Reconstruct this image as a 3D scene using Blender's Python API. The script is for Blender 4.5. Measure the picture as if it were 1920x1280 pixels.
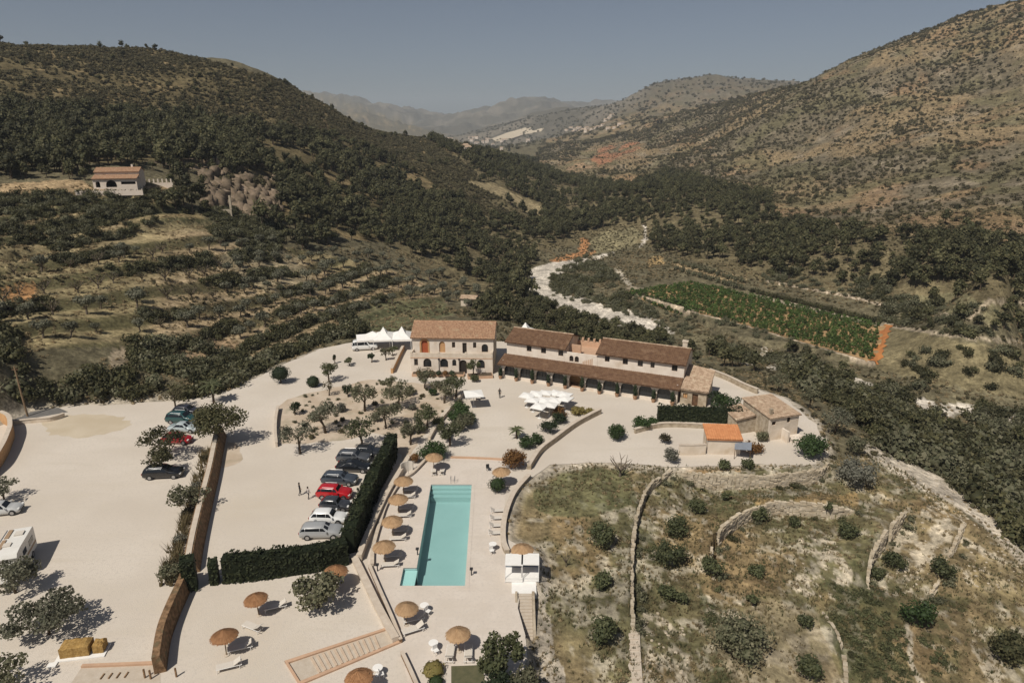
import bpy, bmesh, math, random
import numpy as np
from mathutils import Vector, Matrix
for _o in list(bpy.data.objects): bpy.data.objects.remove(_o)
S = bpy.context.scene
COL = S.collection
R = math.radians
random.seed(7)

# ------------------------------------------------------------------ camera, sky, sun, exposure
HCAM = 44.0
F = 1280.0                    # focal length in pixels of the 1920 px wide photograph (24 mm full frame)
PITCH = R(17.6)
cam_d = bpy.data.cameras.new('camera'); cam_d.lens = 24.0; cam_d.sensor_width = 36.0
cam_d.clip_start = 1.0; cam_d.clip_end = 60000.0
cam = bpy.data.objects.new('camera', cam_d); COL.objects.link(cam)
cam.location = (0, 0, HCAM); cam.rotation_euler = (math.pi/2 - PITCH, 0, 0)
S.camera = cam

SUN_EL = R(53); SUN_H = (-0.60, -0.80)      # where the sun stands: behind the camera, to the left
w = bpy.data.worlds.new('World'); S.world = w; w.use_nodes = True
nt = w.node_tree; nt.nodes.clear()
sky = nt.nodes.new('ShaderNodeTexSky'); sky.sky_type = 'NISHITA'; sky.sun_disc = False
sky.sun_elevation = SUN_EL; sky.sun_rotation = math.atan2(SUN_H[0], SUN_H[1]) % (2*math.pi)
sky.altitude = 100; sky.air_density = 0.72; sky.dust_density = 1.3; sky.ozone_density = 3.0
hs = nt.nodes.new('ShaderNodeHueSaturation'); hs.inputs['Saturation'].default_value = 0.72
bg = nt.nodes.new('ShaderNodeBackground'); bg.inputs['Strength'].default_value = 0.05
wo = nt.nodes.new('ShaderNodeOutputWorld')
nt.links.new(sky.outputs[0], hs.inputs['Color']); nt.links.new(hs.outputs[0], bg.inputs['Color'])
nt.links.new(bg.outputs[0], wo.inputs['Surface'])
sl = bpy.data.lights.new('sun', 'SUN'); sl.energy = 4.2; sl.angle = R(0.5); sl.color = (1.0, 0.94, 0.84)
so = bpy.data.objects.new('sun', sl); COL.objects.link(so)
ld = Vector((-SUN_H[0]*math.cos(SUN_EL), -SUN_H[1]*math.cos(SUN_EL), -math.sin(SUN_EL)))
so.rotation_euler = ld.to_track_quat('-Z', 'Y').to_euler(); so.location = (-60, -60, 150)
S.view_settings.view_transform = 'Standard'; S.view_settings.look = 'None'
S.view_settings.gamma = 1.0; S.view_settings.use_curve_mapping = False; S.view_settings.exposure = 0.0
try:
    S.cycles.max_bounces = 6; S.cycles.diffuse_bounces = 2; S.cycles.glossy_bounces = 2
    S.cycles.transmission_bounces = 4; S.cycles.volume_bounces = 0; S.cycles.transparent_max_bounces = 8
except Exception: pass

# ------------------------------------------------------------------ measuring: photo pixel -> point of the place
CP, SP = math.cos(PITCH), math.sin(PITCH)
def ray(px, py):
    u = (px-960.0)/F; v = (640.0-py)/F
    return u, CP + v*SP, -SP + v*CP
def P(px, py, z=0.0):
    dx, dy, dz = ray(px, py); t = (z-HCAM)/dz
    return Vector((dx*t, dy*t, z))
def PD(px, py, d):
    dx, dy, dz = ray(px, py); t = d/math.hypot(dx, dy)
    return Vector((dx*t, dy*t, HCAM+dz*t))
def proj(x, y, z):
    zc = y*CP - (z-HCAM)*SP; yc = y*SP + (z-HCAM)*CP
    zc = np.maximum(zc, 1e-3)
    return 960 + F*x/zc, 640 - F*yc/zc

# ------------------------------------------------------------------ noise in numpy
def _hash(i, j, s):
    n = (i.astype(np.int64)*374761393 + j.astype(np.int64)*668265263 + s*1274126177) & 0xffffffff
    n = ((n ^ (n >> 13))*1274126177) & 0xffffffff
    return ((n ^ (n >> 16)) & 0xffff)/65535.0
def vnoise(x, y, s=0):
    xi = np.floor(x); yi = np.floor(y); fx = x-xi; fy = y-yi
    fx = fx*fx*(3-2*fx); fy = fy*fy*(3-2*fy)
    xi = xi.astype(np.int64); yi = yi.astype(np.int64)
    a = _hash(xi, yi, s); b = _hash(xi+1, yi, s); c = _hash(xi, yi+1, s); d = _hash(xi+1, yi+1, s)
    return (a*(1-fx)+b*fx)*(1-fy) + (c*(1-fx)+d*fx)*fy
def fbm(x, y, s=0, o=4):
    t = 0; a = 0.5; n = 0
    for k in range(o):
        t = t + a*vnoise(x, y, s+k*17); n += a; a *= 0.5; x = x*2.03+3.1; y = y*2.03+1.7
    return t/n
def sstep(a, b, x):
    t = np.clip((x-a)/(b-a), 0, 1); return t*t*(3-2*t)
def inpoly(X, Y, poly):
    X = np.asarray(X, float); Y = np.asarray(Y, float)
    ins = np.zeros(X.shape, bool); n = len(poly)
    for i in range(n):
        x1, y1 = poly[i][0], poly[i][1]; x2, y2 = poly[(i+1) % n][0], poly[(i+1) % n][1]
        if y1 == y2: continue
        c = ((y1 > Y) != (y2 > Y)) & (X < (x2-x1)*(Y-y1)/(y2-y1)+x1)
        ins ^= c
    return ins
def linedist(X, Y, pts, closed=False):
    best = np.full(np.shape(X), 1e9); n = len(pts)
    side = np.zeros(np.shape(X)); par = np.zeros(np.shape(X))
    L = [0.0]
    for i in range(n-1): L.append(L[-1]+math.hypot(pts[i+1][0]-pts[i][0], pts[i+1][1]-pts[i][1]))
    for i in range(n if closed else n-1):
        ax, ay = pts[i][0], pts[i][1]; bx, by = pts[(i+1) % n][0], pts[(i+1) % n][1]
        ex, ey = bx-ax, by-ay; l2 = ex*ex+ey*ey+1e-9
        t = np.clip(((X-ax)*ex+(Y-ay)*ey)/l2, 0, 1)
        d = np.hypot(X-ax-t*ex, Y-ay-t*ey)
        m = d < best
        best = np.where(m, d, best); side = np.where(m, ex*(Y-ay)-ey*(X-ax), side)
        par = np.where(m, L[i]+t*math.sqrt(l2), par)
    return best, side, par, L[-1]
def smooth_line(pts, n=6):
    """Catmull-Rom through the points"""
    out = []; m = len(pts); dim = len(pts[0])
    for i in range(m-1):
        p0 = pts[max(i-1, 0)]; p1 = pts[i]; p2 = pts[i+1]; p3 = pts[min(i+2, m-1)]
        for k in range(n):
            t = k/n
            out.append(tuple(0.5*((2*p1[a])+(-p0[a]+p2[a])*t+(2*p0[a]-5*p1[a]+4*p2[a]-p3[a])*t*t+(-p0[a]+3*p1[a]-3*p2[a]+p3[a])*t**3) for a in range(dim)))
    out.append(tuple(pts[-1])); return out

# ------------------------------------------------------------------ materials
def mat(name, col, rough=0.85, col2=None, scale=6.0, amt=0.5, bump=0.0, bscale=30.0, metal=0.0, spec=0.3, tint=False, objrand=0.0, wear=None, detail=6.0, coords='Object', leaf=False, streak=None):
    m = bpy.data.materials.new(name); m.use_nodes = True; t = m.node_tree
    b = t.nodes['Principled BSDF']; b.inputs['Roughness'].default_value = rough; b.inputs['Metallic'].default_value = metal
    b.inputs['Specular IOR Level'].default_value = spec
    tc = t.nodes.new('ShaderNodeTexCoord'); out = None
    def rgb(c):
        n = t.nodes.new('ShaderNodeRGB'); n.outputs[0].default_value = (*c, 1); return n.outputs[0]
    def mix(fac, a, bb, mode='MIX'):
        n = t.nodes.new('ShaderNodeMix'); n.data_type = 'RGBA'; n.blend_type = mode
        if isinstance(fac, (int, float)): n.inputs[0].default_value = fac
        else: t.links.new(fac, n.inputs[0])
        t.links.new(a, n.inputs[6]); t.links.new(bb, n.inputs[7]); return n.outputs[2]
    def noise(s, det=detail):
        n = t.nodes.new('ShaderNodeTexNoise'); n.inputs['Scale'].default_value = s; n.inputs['Detail'].default_value = det
        t.links.new(tc.outputs[coords], n.inputs['Vector']); return n.outputs['Fac']
    def ramp(f, a, bb):
        n = t.nodes.new('ShaderNodeMapRange'); n.inputs[1].default_value = a; n.inputs[2].default_value = bb
        t.links.new(f, n.inputs[0]); return n.outputs[0]
    out = rgb(col)
    c2 = rgb(col2) if col2 else rgb(tuple(x*0.6 for x in col))
    if tint:
        a = t.nodes.new('ShaderNodeAttribute'); a.attribute_name = 'tint'
        out = mix(a.outputs['Fac'], out, c2)
    elif amt > 0:
        out = mix(ramp(noise(scale), 0.5-0.25/max(amt, .01)*0.5, 0.5+0.25/max(amt, .01)*0.5), out, c2)
    if wear:
        out = mix(ramp(noise(wear[1]), 0.56, 0.72), out, rgb(wear[0]))
    if streak:
        mp = t.nodes.new('ShaderNodeMapping'); mp.inputs['Rotation'].default_value = (0, 0, streak[1]); mp.inputs['Scale'].default_value = (.10, .55, 1); t.links.new(tc.outputs[coords], mp.inputs['Vector'])
        n = t.nodes.new('ShaderNodeTexNoise'); n.inputs['Scale'].default_value = 1.0; n.inputs['Detail'].default_value = 5; t.links.new(mp.outputs[0], n.inputs['Vector'])
        out = mix(ramp(n.outputs['Fac'], .52, .70), out, rgb(streak[0]))
        out = mix(ramp(noise(3.2, 8), .50, .72), out, rgb(tuple(c*.86 for c in col)))
    if objrand > 0:
        oi = t.nodes.new('ShaderNodeObjectInfo'); h = t.nodes.new('ShaderNodeHueSaturation')
        mr = t.nodes.new('ShaderNodeMapRange'); mr.inputs[3].default_value = 1-objrand; mr.inputs[4].default_value = 1+objrand
        t.links.new(oi.outputs['Random'], mr.inputs[0]); t.links.new(mr.outputs[0], h.inputs['Value'])
        t.links.new(out, h.inputs['Color']); out = h.outputs[0]
    t.links.new(out, b.inputs['Base Color'])
    if leaf:
        tl = t.nodes.new('ShaderNodeBsdfTranslucent'); mx = t.nodes.new('ShaderNodeMixShader'); mx.inputs[0].default_value = .34
        om = [n for n in t.nodes if n.type == 'OUTPUT_MATERIAL'][0]; t.links.new(out, tl.inputs['Color']); t.links.new(b.outputs[0], mx.inputs[1]); t.links.new(tl.outputs[0], mx.inputs[2]); t.links.new(mx.outputs[0], om.inputs['Surface'])
    if bump > 0:
        bn = t.nodes.new('ShaderNodeBump'); bn.inputs['Strength'].default_value = bump; bn.inputs['Distance'].default_value = 0.05
        t.links.new(noise(bscale, 4), bn.inputs['Height']); t.links.new(bn.outputs[0], b.inputs['Normal'])
    return m

# ------------------------------------------------------------------ objects
def tag(o, label=None, cat=None, group=None, kind=None):
    if label: o['label'] = label
    if cat: o['category'] = cat
    if group: o['group'] = group
    if kind: o['kind'] = kind
    return o
def thing(name, label, cat, loc=(0, 0, 0), rz=0.0, group=None):
    o = bpy.data.objects.new(name, None); COL.objects.link(o); o.empty_display_size = 0.3
    o.location = loc; o.rotation_euler = (0, 0, rz)
    return tag(o, label, cat, group)
class MB:
    """collects boxes, tubes, prisms as one mesh"""
    def __init__(s): s.v = []; s.f = []; s.m = []; s.sm = []
    def face(s, pts, m=0):
        k = len(s.v); s.v += [tuple(p) for p in pts]; s.f.append(tuple(range(k, k+len(pts)))); s.m.append(m)
    def add(s, V, Fc, m=0):
        k = len(s.v); s.v += [tuple(p) for p in V]
        for f in Fc: s.f.append(tuple(i+k for i in f)); s.m.append(m)
    def box(s, x0, y0, z0, x1, y1, z1, m=0, M=None):
        V = [(x0, y0, z0), (x1, y0, z0), (x1, y1, z0), (x0, y1, z0), (x0, y0, z1), (x1, y0, z1), (x1, y1, z1), (x0, y1, z1)]
        if M is not None: V = [tuple(M @ Vector(p)) for p in V]
        s.add(V, [(3, 2, 1, 0), (4, 5, 6, 7), (0, 1, 5, 4), (1, 2, 6, 5), (2, 3, 7, 6), (3, 0, 4, 7)], m)
    def tube(s, pts, rad, n=8, m=0, cap=True):
        rings = []; k0 = len(s.v)
        for i, p in enumerate(pts):
            p = Vector(p); a = Vector(pts[max(i-1, 0)]); b = Vector(pts[min(i+1, len(pts)-1)])
            d = (b-a).normalized() if (b-a).length > 1e-6 else Vector((0, 0, 1))
            u = d.cross(Vector((0, 0, 1)) if abs(d.z) < .9 else Vector((1, 0, 0))).normalized(); v = d.cross(u)
            r = rad[i] if isinstance(rad, (list, tuple)) else rad
            s.v += [tuple(p + u*(r*math.cos(2*math.pi*j/n)) + v*(r*math.sin(2*math.pi*j/n))) for j in range(n)]
        for i in range(len(pts)-1):
            for j in range(n):
                a = k0+i*n+j; b = k0+i*n+(j+1) % n; s.f.append((a, a+n, b+n, b)); s.m.append(m)
        if cap:
            s.f.append(tuple(k0+j for j in range(n))); s.m.append(m)
            e = k0+(len(pts)-1)*n; s.f.append(tuple(e+n-1-j for j in range(n))); s.m.append(m)
    def lathe(s, prof, n=24, c=(0, 0, 0), m=0, jit=None):
        k0 = len(s.v)
        for i, (r, z) in enumerate(prof):
            for j in range(n):
                rr = r*(1+(jit(i, j) if jit else 0)); a = 2*math.pi*j/n
                s.v.append((c[0]+rr*math.cos(a), c[1]+rr*math.sin(a), c[2]+z))
        for i in range(len(prof)-1):
            for j in range(n):
                a = k0+i*n+j; b = k0+i*n+(j+1) % n; s.f.append((a, b, b+n, a+n)); s.m.append(m)
        s.f.append(tuple(k0+n-1-j for j in range(n))); s.m.append(m)
        e = k0+(len(prof)-1)*n; s.f.append(tuple(e+j for j in range(n))); s.m.append(m)
    def prism(s, poly, z0, z1, m=0, top=None):
        """poly: ccw list of (x,y)"""
        n = len(poly); k = len(s.v)
        s.v += [(p[0], p[1], z0) for p in poly] + [((top or poly)[i][0], (top or poly)[i][1], z1) for i in range(n)]
        s.f.append(tuple(k+n-1-i for i in range(n))); s.f.append(tuple(k+n+i for i in range(n))); s.m += [m, m]
        for i in range(n):
            j = (i+1) % n; s.f.append((k+i, k+j, k+n+j, k+n+i)); s.m.append(m)
    def mesh(s, name, mats, smooth=False):
        me = bpy.data.meshes.new(name); me.from_pydata(s.v, [], s.f)
        for x in (mats if isinstance(mats, (list, tuple)) else [mats]): me.materials.append(x)
        me.polygons.foreach_set('material_index', s.m)
        if smooth: me.polygons.foreach_set('use_smooth', [True]*len(s.f))
        me.update(); return me
    def build(s, name, mats, parent=None, smooth=False, loc=None, rz=0):
        return obj(name, s.mesh(name, mats, smooth), parent, loc, rz)
def obj(name, me, parent=None, loc=None, rz=0):
    o = bpy.data.objects.new(name, me); COL.objects.link(o)
    if parent: o.parent = parent
    if loc is not None: o.location = loc
    if rz: o.rotation_euler = (0, 0, rz)
    return o
def copy_tree(o, parent=None):
    c = o.copy(); COL.objects.link(c)
    if parent: c.parent = parent
    for ch in list(o.children): copy_tree(ch, c)
    return c
def np_mesh(name, V, Q, mats, mi=None, tint=None, smooth=False, loops=None):
    """V (n,3), Q (m,k) faces of one size, or a list of such arrays"""
    Qs = Q if isinstance(Q, list) else [Q]
    me = bpy.data.meshes.new(name)
    me.vertices.add(len(V)); me.vertices.foreach_set('co', np.ascontiguousarray(V, np.float32).ravel())
    lv = np.concatenate([q.ravel() for q in Qs]).astype(np.int32)
    tot = np.concatenate([np.full(len(q), q.shape[1], np.int32) for q in Qs])
    st = np.concatenate([[0], np.cumsum(tot)[:-1]]).astype(np.int32)
    me.loops.add(len(lv)); me.loops.foreach_set('vertex_index', lv)
    me.polygons.add(len(tot)); me.polygons.foreach_set('loop_start', st); me.polygons.foreach_set('loop_total', tot)
    for x in (mats if isinstance(mats, (list, tuple)) else [mats]): me.materials.append(x)
    if mi is not None: me.polygons.foreach_set('material_index', np.asarray(mi, np.int32))
    if smooth: me.polygons.foreach_set('use_smooth', np.ones(len(tot), bool))
    if tint is not None:
        a = me.attributes.new('tint', 'FLOAT', 'FACE'); a.data.foreach_set('value', np.asarray(tint, np.float32))
    me.update(calc_edges=True); return me
# ------------------------------------------------------------------ the valley: one height field
G = []      # (x, y, z) measured points
def gz(*a):
    for px, py, z in a: G.append(tuple(P(px, py, z)))
def gd(px, *a):
    for py, d in a: G.append(tuple(PD(px, py, d)))
def ga(*a):
    for azd, d, z in a: G.append((d*math.sin(R(azd)), d*math.cos(R(azd)), z))
gz((60,1200,0),(300,1000,0),(600,800,0),(700,1250,0),(900,760,0),(1000,720,0),(1200,740,0),(850,1000,0),(550,700,0),(1420,800,0),(0,900,0),(60,790,0))
gz((1050,900,-.4),(1050,1100,-1.0),(1080,1260,-1.4),(1180,880,-.1),(1160,1000,-1.0),(1160,1200,-1.8),(1280,950,-1.6),(1270,1100,-2.4),(1270,1260,-3.0),(1450,1050,-3.0),(1450,1250,-3.8),
   (1650,950,-2.8),(1550,850,-.3),(1600,900,-1.4),(1650,850,-1.8),(1780,930,-3.2),(1900,1030,-4.6),(1750,1100,-5.0),(1850,1250,-6.5),(1650,1200,-5.2),
   (1720,810,-9),(1850,890,-11.5),(1919,950,-12.5),(1600,750,-9),(1500,690,-9),(1400,650,-11),(1300,620,-13))
gz((860,588,-5),(980,590,-8),(1100,605,-13),(1240,610,-14),(1130,580,-14),(1020,550,-14),(1000,520,-14),(1080,490,-14),(1180,470,-14),(1430,680,-12.5),(1640,715,-12.5),(1800,770,-12.5),(1919,800,-12.5))
gz((1180,552,-10.5),(1400,600,-10),(1640,660,-10),(1640,610,-10),(1400,560,-10),(1300,505,-9),(1500,540,-8.5),(1750,600,-8.5),(1900,650,-9),(1900,560,-4),(1650,530,-5),(1200,430,-10),(1050,405,-10),(1000,450,-11))
gd(1900,(480,205),(400,310),(300,450),(235,540),(150,680),(26,860))
gd(1750,(480,235),(400,335),(300,480),(235,590),(150,740),(82,850))
gd(1600,(480,262),(400,360),(300,540),(235,660),(130,850))
gd(1500,(440,310),(400,385),(300,600),(235,730),(158,930))
gd(1300,(420,360),(330,600),(290,780),(250,1000),(212,1180))
gd(1200,(380,420),(330,620),(290,850),(240,1250))
gd(1100,(350,560),(320,780),(290,1000),(262,1400),(243,2000))
gd(1430,(152,2400)); gd(1320,(144,2500)); gd(1240,(155,2550)); gd(1180,(188,2650)); gd(1090,(206,2800)); gd(1040,(212,3600)); gd(1500,(156,2400))
gd(1000,(198,5600)); gd(960,(206,5600)); gd(900,(220,5700)); gd(850,(229,6300)); gd(790,(222,6300)); gd(700,(204,6300)); gd(640,(190,6300)); gd(560,(180,6500))
gd(980,(300,1000),(268,2200)); gd(880,(268,2600)); gd(800,(262,3200)); gd(1040,(262,2300)); gd(900,(258,4200)); gd(1000,(248,4200)); gd(760,(250,4300))
gd(0,(105,450),(200,370),(260,310),(330,255),(400,225),(450,200),(500,180),(550,165),(600,150),(650,139),(700,128))
gd(125,(106,470),(270,305),(345,245),(430,210),(550,168),(640,142))
gd(250,(109,485),(200,390),(270,305),(345,243),(380,233),(430,212),(500,184),(600,156),(680,138),(735,118))
gd(450,(121,490),(250,370),(320,282),(400,252),(430,230),(500,200),(560,180),(620,160),(680,142))
gd(560,(176,490),(300,340),(400,265),(480,225))
gd(625,(208,500)); gd(700,(253,515),(320,400),(420,290),(500,232),(560,203),(590,182))
gd(780,(268,535),(600,172))
gd(850,(273,560),(350,420),(450,300),(530,245))
gd(950,(330,540),(400,400),(480,315)); gd(1010,(400,430))
ga((-38,800,25),(-25,800,25),(-15,850,10),(-38,1500,5),(-25,1500,5),(-12,1400,-5),(-20,2500,5),(-35,2500,10),(-35,5000,60),(-22,4500,40),(-38,9000,60),(-20,9000,60),(0,9000,50),(20,9000,50),(38,9000,50),
   (-48,480,85),(-48,230,22),(-48,120,0),(-48,60,0),(-48,30,0),(-20,30,0),(0,30,-.5),(10,35,-2),(25,40,-5),(46,60,-8),(46,130,-13),(46,200,2),(46,400,40),(46,700,150),
   (36,1100,170),(44,1100,190),(28,1150,120),(18,1350,80),(36,1700,90),(24,1900,60),(36,3000,60),(20,3300,80),(12,3200,60),(44,3000,60),(44,6000,50),(15,5500,60))
G = np.array(G)
def _uv(x, y):
    d = np.hypot(x, y); return np.stack([np.clip(np.arctan2(x, y), -.86, .86)*1.9, np.log(np.maximum(d, 28.0))], -1)
_gu = _uv(G[:, 0], G[:, 1]); _gw = G[:, 2]/(np.hypot(G[:, 0], G[:, 1])+160.0)
def _phi(r): return np.where(r > 1e-9, r*r*np.log(np.maximum(r, 1e-9)), 0)
def _fit():
    n = len(G); K = _phi(np.linalg.norm(_gu[:, None]-_gu[None], axis=-1)) + np.eye(n)*2e-3
    Pm = np.hstack([np.ones((n, 1)), _gu]); A = np.zeros((n+3, n+3)); A[:n, :n] = K; A[:n, n:] = Pm; A[n:, :n] = Pm.T
    return np.linalg.solve(A, np.concatenate([_gw, np.zeros(3)]))
_gc = _fit()
def base_h(x, y):
    sh = np.shape(x); u = _uv(np.ravel(x), np.ravel(y)); out = np.empty(len(u))
    for i in range(0, len(u), 20000):
        uu = u[i:i+20000]; K = _phi(np.linalg.norm(uu[:, None]-_gu[None], axis=-1))
        out[i:i+20000] = K @ _gc[:len(G)] + _gc[len(G)] + uu @ _gc[len(G)+1:]
    return (out*(np.hypot(np.ravel(x), np.ravel(y))+160.0)).reshape(sh)

ESTATE_PX = [(-500,1500),(-500,830),(-150,808),(0,800),(60,772),(130,760),(250,757),(330,750),(430,733),(520,688),(600,654),(680,638),(765,626),(800,640),(960,640),(1000,655),(1300,690),(1400,722),(1470,745),(1530,795),(1550,835),(1530,870),
             (1400,872),(1250,874),(1180,868),(1100,866),(1035,872),(1000,890),(968,925),(950,965),(945,1010),(1004,1030),(1008,1099),(968,1101),(974,1150),(984,1200),(988,1300),(980,1500)]
ESTATE = [tuple(P(a, b)[:2]) for a, b in ESTATE_PX]
# retaining walls of the terraces: (photo line at about this height, drop, reach, side of the low ground)
WALLS_PX = {
 'w1': ([(1262,890),(1235,905),(1212,925),(1196,960),(1187,1000),(1183,1060),(1183,1120),(1186,1178)], -1.2, 1.1, 9),
 'w2': ([(1270,884),(1330,893),(1400,895),(1470,893),(1530,884),(1552,868)], -0.5, 2.3, 10),
 'w3': ([(1338,1075),(1330,1040),(1340,1008),(1368,982),(1400,962),(1450,946),(1510,946),(1560,950),(1606,948)], -2.0, 2.2, 11),
 'w4': ([(1628,1085),(1628,1052),(1642,1022),(1668,995),(1698,962)], -3.2, 2.5, 10),
 'w5': ([(1772,1045),(1790,1020),(1806,986)], -4.4, 1.7, 8),
 'w6': ([(1738,1118),(1750,1095),(1768,1074)], -4.8, 1.5, 8),
 'w7': ([(1540,1145),(1566,1180),(1580,1220),(1590,1290)], -4.0, 0.8, 8),
}
WALLS = {}
for k_, (pl, z_, drop, reach) in WALLS_PX.items():
    WALLS[k_] = (smooth_line([tuple(P(a, b, z_)[:2]) for a, b in pl], 5), drop, reach)
LOWSIDE = {'w1': (1230,1100), 'w2': (1400,930), 'w3': (1420,1050), 'w4': (1700,1040), 'w5': (1830,1050), 'w6': (1790,1120), 'w7': (1650,1200)}
TERR_L = [(-400,660),(-400,480),(0,480),(180,400),(430,440),(560,470),(700,500),(840,545),(830,590),(700,600),(600,650),(400,690),(200,650)]   # olive terraces, photo
TERR_U = [(-400,500),(-400,370),(0,360),(170,360),(330,380),(430,430),(180,420),(0,500)]
def terrace_coord(x, y, st):
    if st < 2:
        a = PD(170, 600, 155); b = PD(520, 515, 195); wd = 9.5
    else:
        a = PD(0, 500, 182); b = PD(420, 425, 214); wd = 8.5
    ex, ey = (b-a).x, (b-a).y; l = math.hypot(ex, ey); ex /= l; ey /= l
    return ((x-a.x)*-ey+(y-a.y)*ex)/wd + (fbm(x/34, y/34, 31, 2)-.5)*.8
AZ = np.radians(np.concatenate([np.linspace(-80, -46.6, 22), np.linspace(-46, 46, 548), np.linspace(46.6, 80, 22)])); NA = len(AZ)
DD = np.concatenate([np.arange(8, 24, 1.0), np.arange(24, 125, 0.36), np.arange(125, 300, 0.95), np.geomspace(300, 1150, 170), np.geomspace(1170, 9500, 110)])
ND = len(DD)
TX = np.outer(np.sin(AZ), DD); TY = np.outer(np.cos(AZ), DD)
_sx, _sy = P(982, 1106)[:2]
STAIRW = [(_sx-.75, _sy-.35), (_sx+.95, _sy-.35), (_sx+.95, _sy-6.2), (_sx-.75, _sy-6.2)]
def terrain_height(x, y):
    d = np.hypot(x, y); z = base_h(x, y)
    de, _, _, _ = linedist(x, y, ESTATE, True); ins = inpoly(x, y, ESTATE)
    sd = np.where(ins, -de, de)
    rough = sstep(6, 40, sd)
    hill = rough*sstep(230, 420, d)
    # gullies and knolls of the hills
    dm = np.minimum(d, 800.0)
    z = z + hill*((fbm(x/90, y/90, 3, 5)-.5)*0.050*dm*sstep(200, 600, d)*.8 + (fbm(x/22, y/22, 9, 3)-.5)*3.0)
    z = z + sstep(2000, 4500, d)*(fbm(x/900, y/900, 21, 5)-.5)*110
    pk = PD(985, 198, 5600); z = z + 18*np.exp(-((x-pk.x)/330)**2-((y-pk.y)/600)**2)
    for a_, b_, d_, h_, s_ in ((925, 215, 5500, 5, 260), (1035, 208, 4300, 40, 240), (700, 205, 6200, 0, 380), (640, 190, 6300, 10, 420)):
        q_ = PD(a_, b_, d_); z = z + h_*np.exp(-((x-q_.x)/s_)**2-((y-q_.y)/700)**2)
    z = z + sstep(3000, 4600, d)*(1-np.abs(fbm(x/520+4, y/700, 23, 5)*2-1))**2*110 - sstep(3000, 4600, d)*55
    z = z + rough*(fbm(x/9, y/9, 5, 3)-.5)*0.9
    px, py = proj(x, y, z)
    z = np.where(inpoly(px, py, [(1165,545),(1300,525),(1660,605),(1640,690),(1400,640)]), z*.15-10.1*.85, z)
    # stepped olive terraces on the left slope
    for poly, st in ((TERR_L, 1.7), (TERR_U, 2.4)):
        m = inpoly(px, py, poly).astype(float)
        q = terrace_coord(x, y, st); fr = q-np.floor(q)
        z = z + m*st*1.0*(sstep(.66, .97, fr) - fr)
    # dry stone terraces on the right
    for k, (pl, drop, reach) in WALLS.items():
        dl, s, par, L = linedist(x, y, pl)
        lx, ly = P(*LOWSIDE[k], -2)[:2]
        _, s0, _, _ = linedist(np.array([lx]), np.array([ly]), pl)
        low = (s*np.sign(s0[0]) > 0)
        end = sstep(0, 3, par)*sstep(0, 3, L-par)
        hi_bump = np.where(~low, .45*drop*(1-sstep(0, reach*.5, dl)), 0)
        z = z + end*(np.where(low, -drop*.55*(1-sstep(0, reach, dl)), hi_bump))
    z = z + (fbm(x/1.7, y/1.7, 41, 3)-.5)*.22*sstep(0.3, 3, sd)
    soft = np.where((x > 0) & (y < 95), 1.4, 5.0)
    b = sstep(0, 1, sd/soft)
    out = np.where(ins, -0.06, -0.06*(1-b)+z*b)
    return np.where(inpoly(x, y, STAIRW), np.minimum(out, -1.75), out)
TZ = terrain_height(TX, TY)
def azi(x, y): return np.clip(np.interp(np.arctan2(x, y), AZ, np.arange(NA)), 0, NA-1.001)
def H(x, y):
    x = np.asarray(x, float); y = np.asarray(y, float)
    a = azi(x, y); i = a.astype(int); fa = a-i
    d = np.hypot(x, y); j = np.clip(np.searchsorted(DD, d)-1, 0, ND-2); fd = np.clip((d-DD[j])/(DD[j+1]-DD[j]), 0, 1)
    return (TZ[i, j]*(1-fa)*(1-fd)+TZ[i+1, j]*fa*(1-fd)+TZ[i, j+1]*(1-fa)*fd+TZ[i+1, j+1]*fa*fd)
def A(px, py):
    """the point of the ground that the photo shows at this pixel"""
    dx, dy, dz = ray(px, py); n = math.hypot(dx, dy)
    t = DD/n; x = dx*t; y = dy*t; z = HCAM+dz*t
    below = np.nonzero(z < H(x, y))[0]
    if len(below) == 0: return PD(px, py, 900)
    k = max(below[0], 1); lo, hi = t[k-1], t[k]
    for _ in range(12):
        m = (lo+hi)/2
        if HCAM+dz*m < float(H(dx*m, dy*m)): hi = m
        else: lo = m
    return Vector((dx*hi, dy*hi, float(H(dx*hi, dy*hi))))
TPX, TPY = proj(TX, TY, TZ)
TAN = (TZ-HCAM)/DD[None, :]
RUNMAX = np.maximum.accumulate(TAN, axis=1)
def seen(x, y, z, hgt):
    """does anything of a plant of this height show over the ground in front of it"""
    a = azi(x, y).astype(int); d = np.hypot(x, y)
    j = np.clip(np.searchsorted(DD, d)-2, 0, ND-1)
    return (z+hgt-HCAM)/d > RUNMAX[a, j]-0.001

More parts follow.
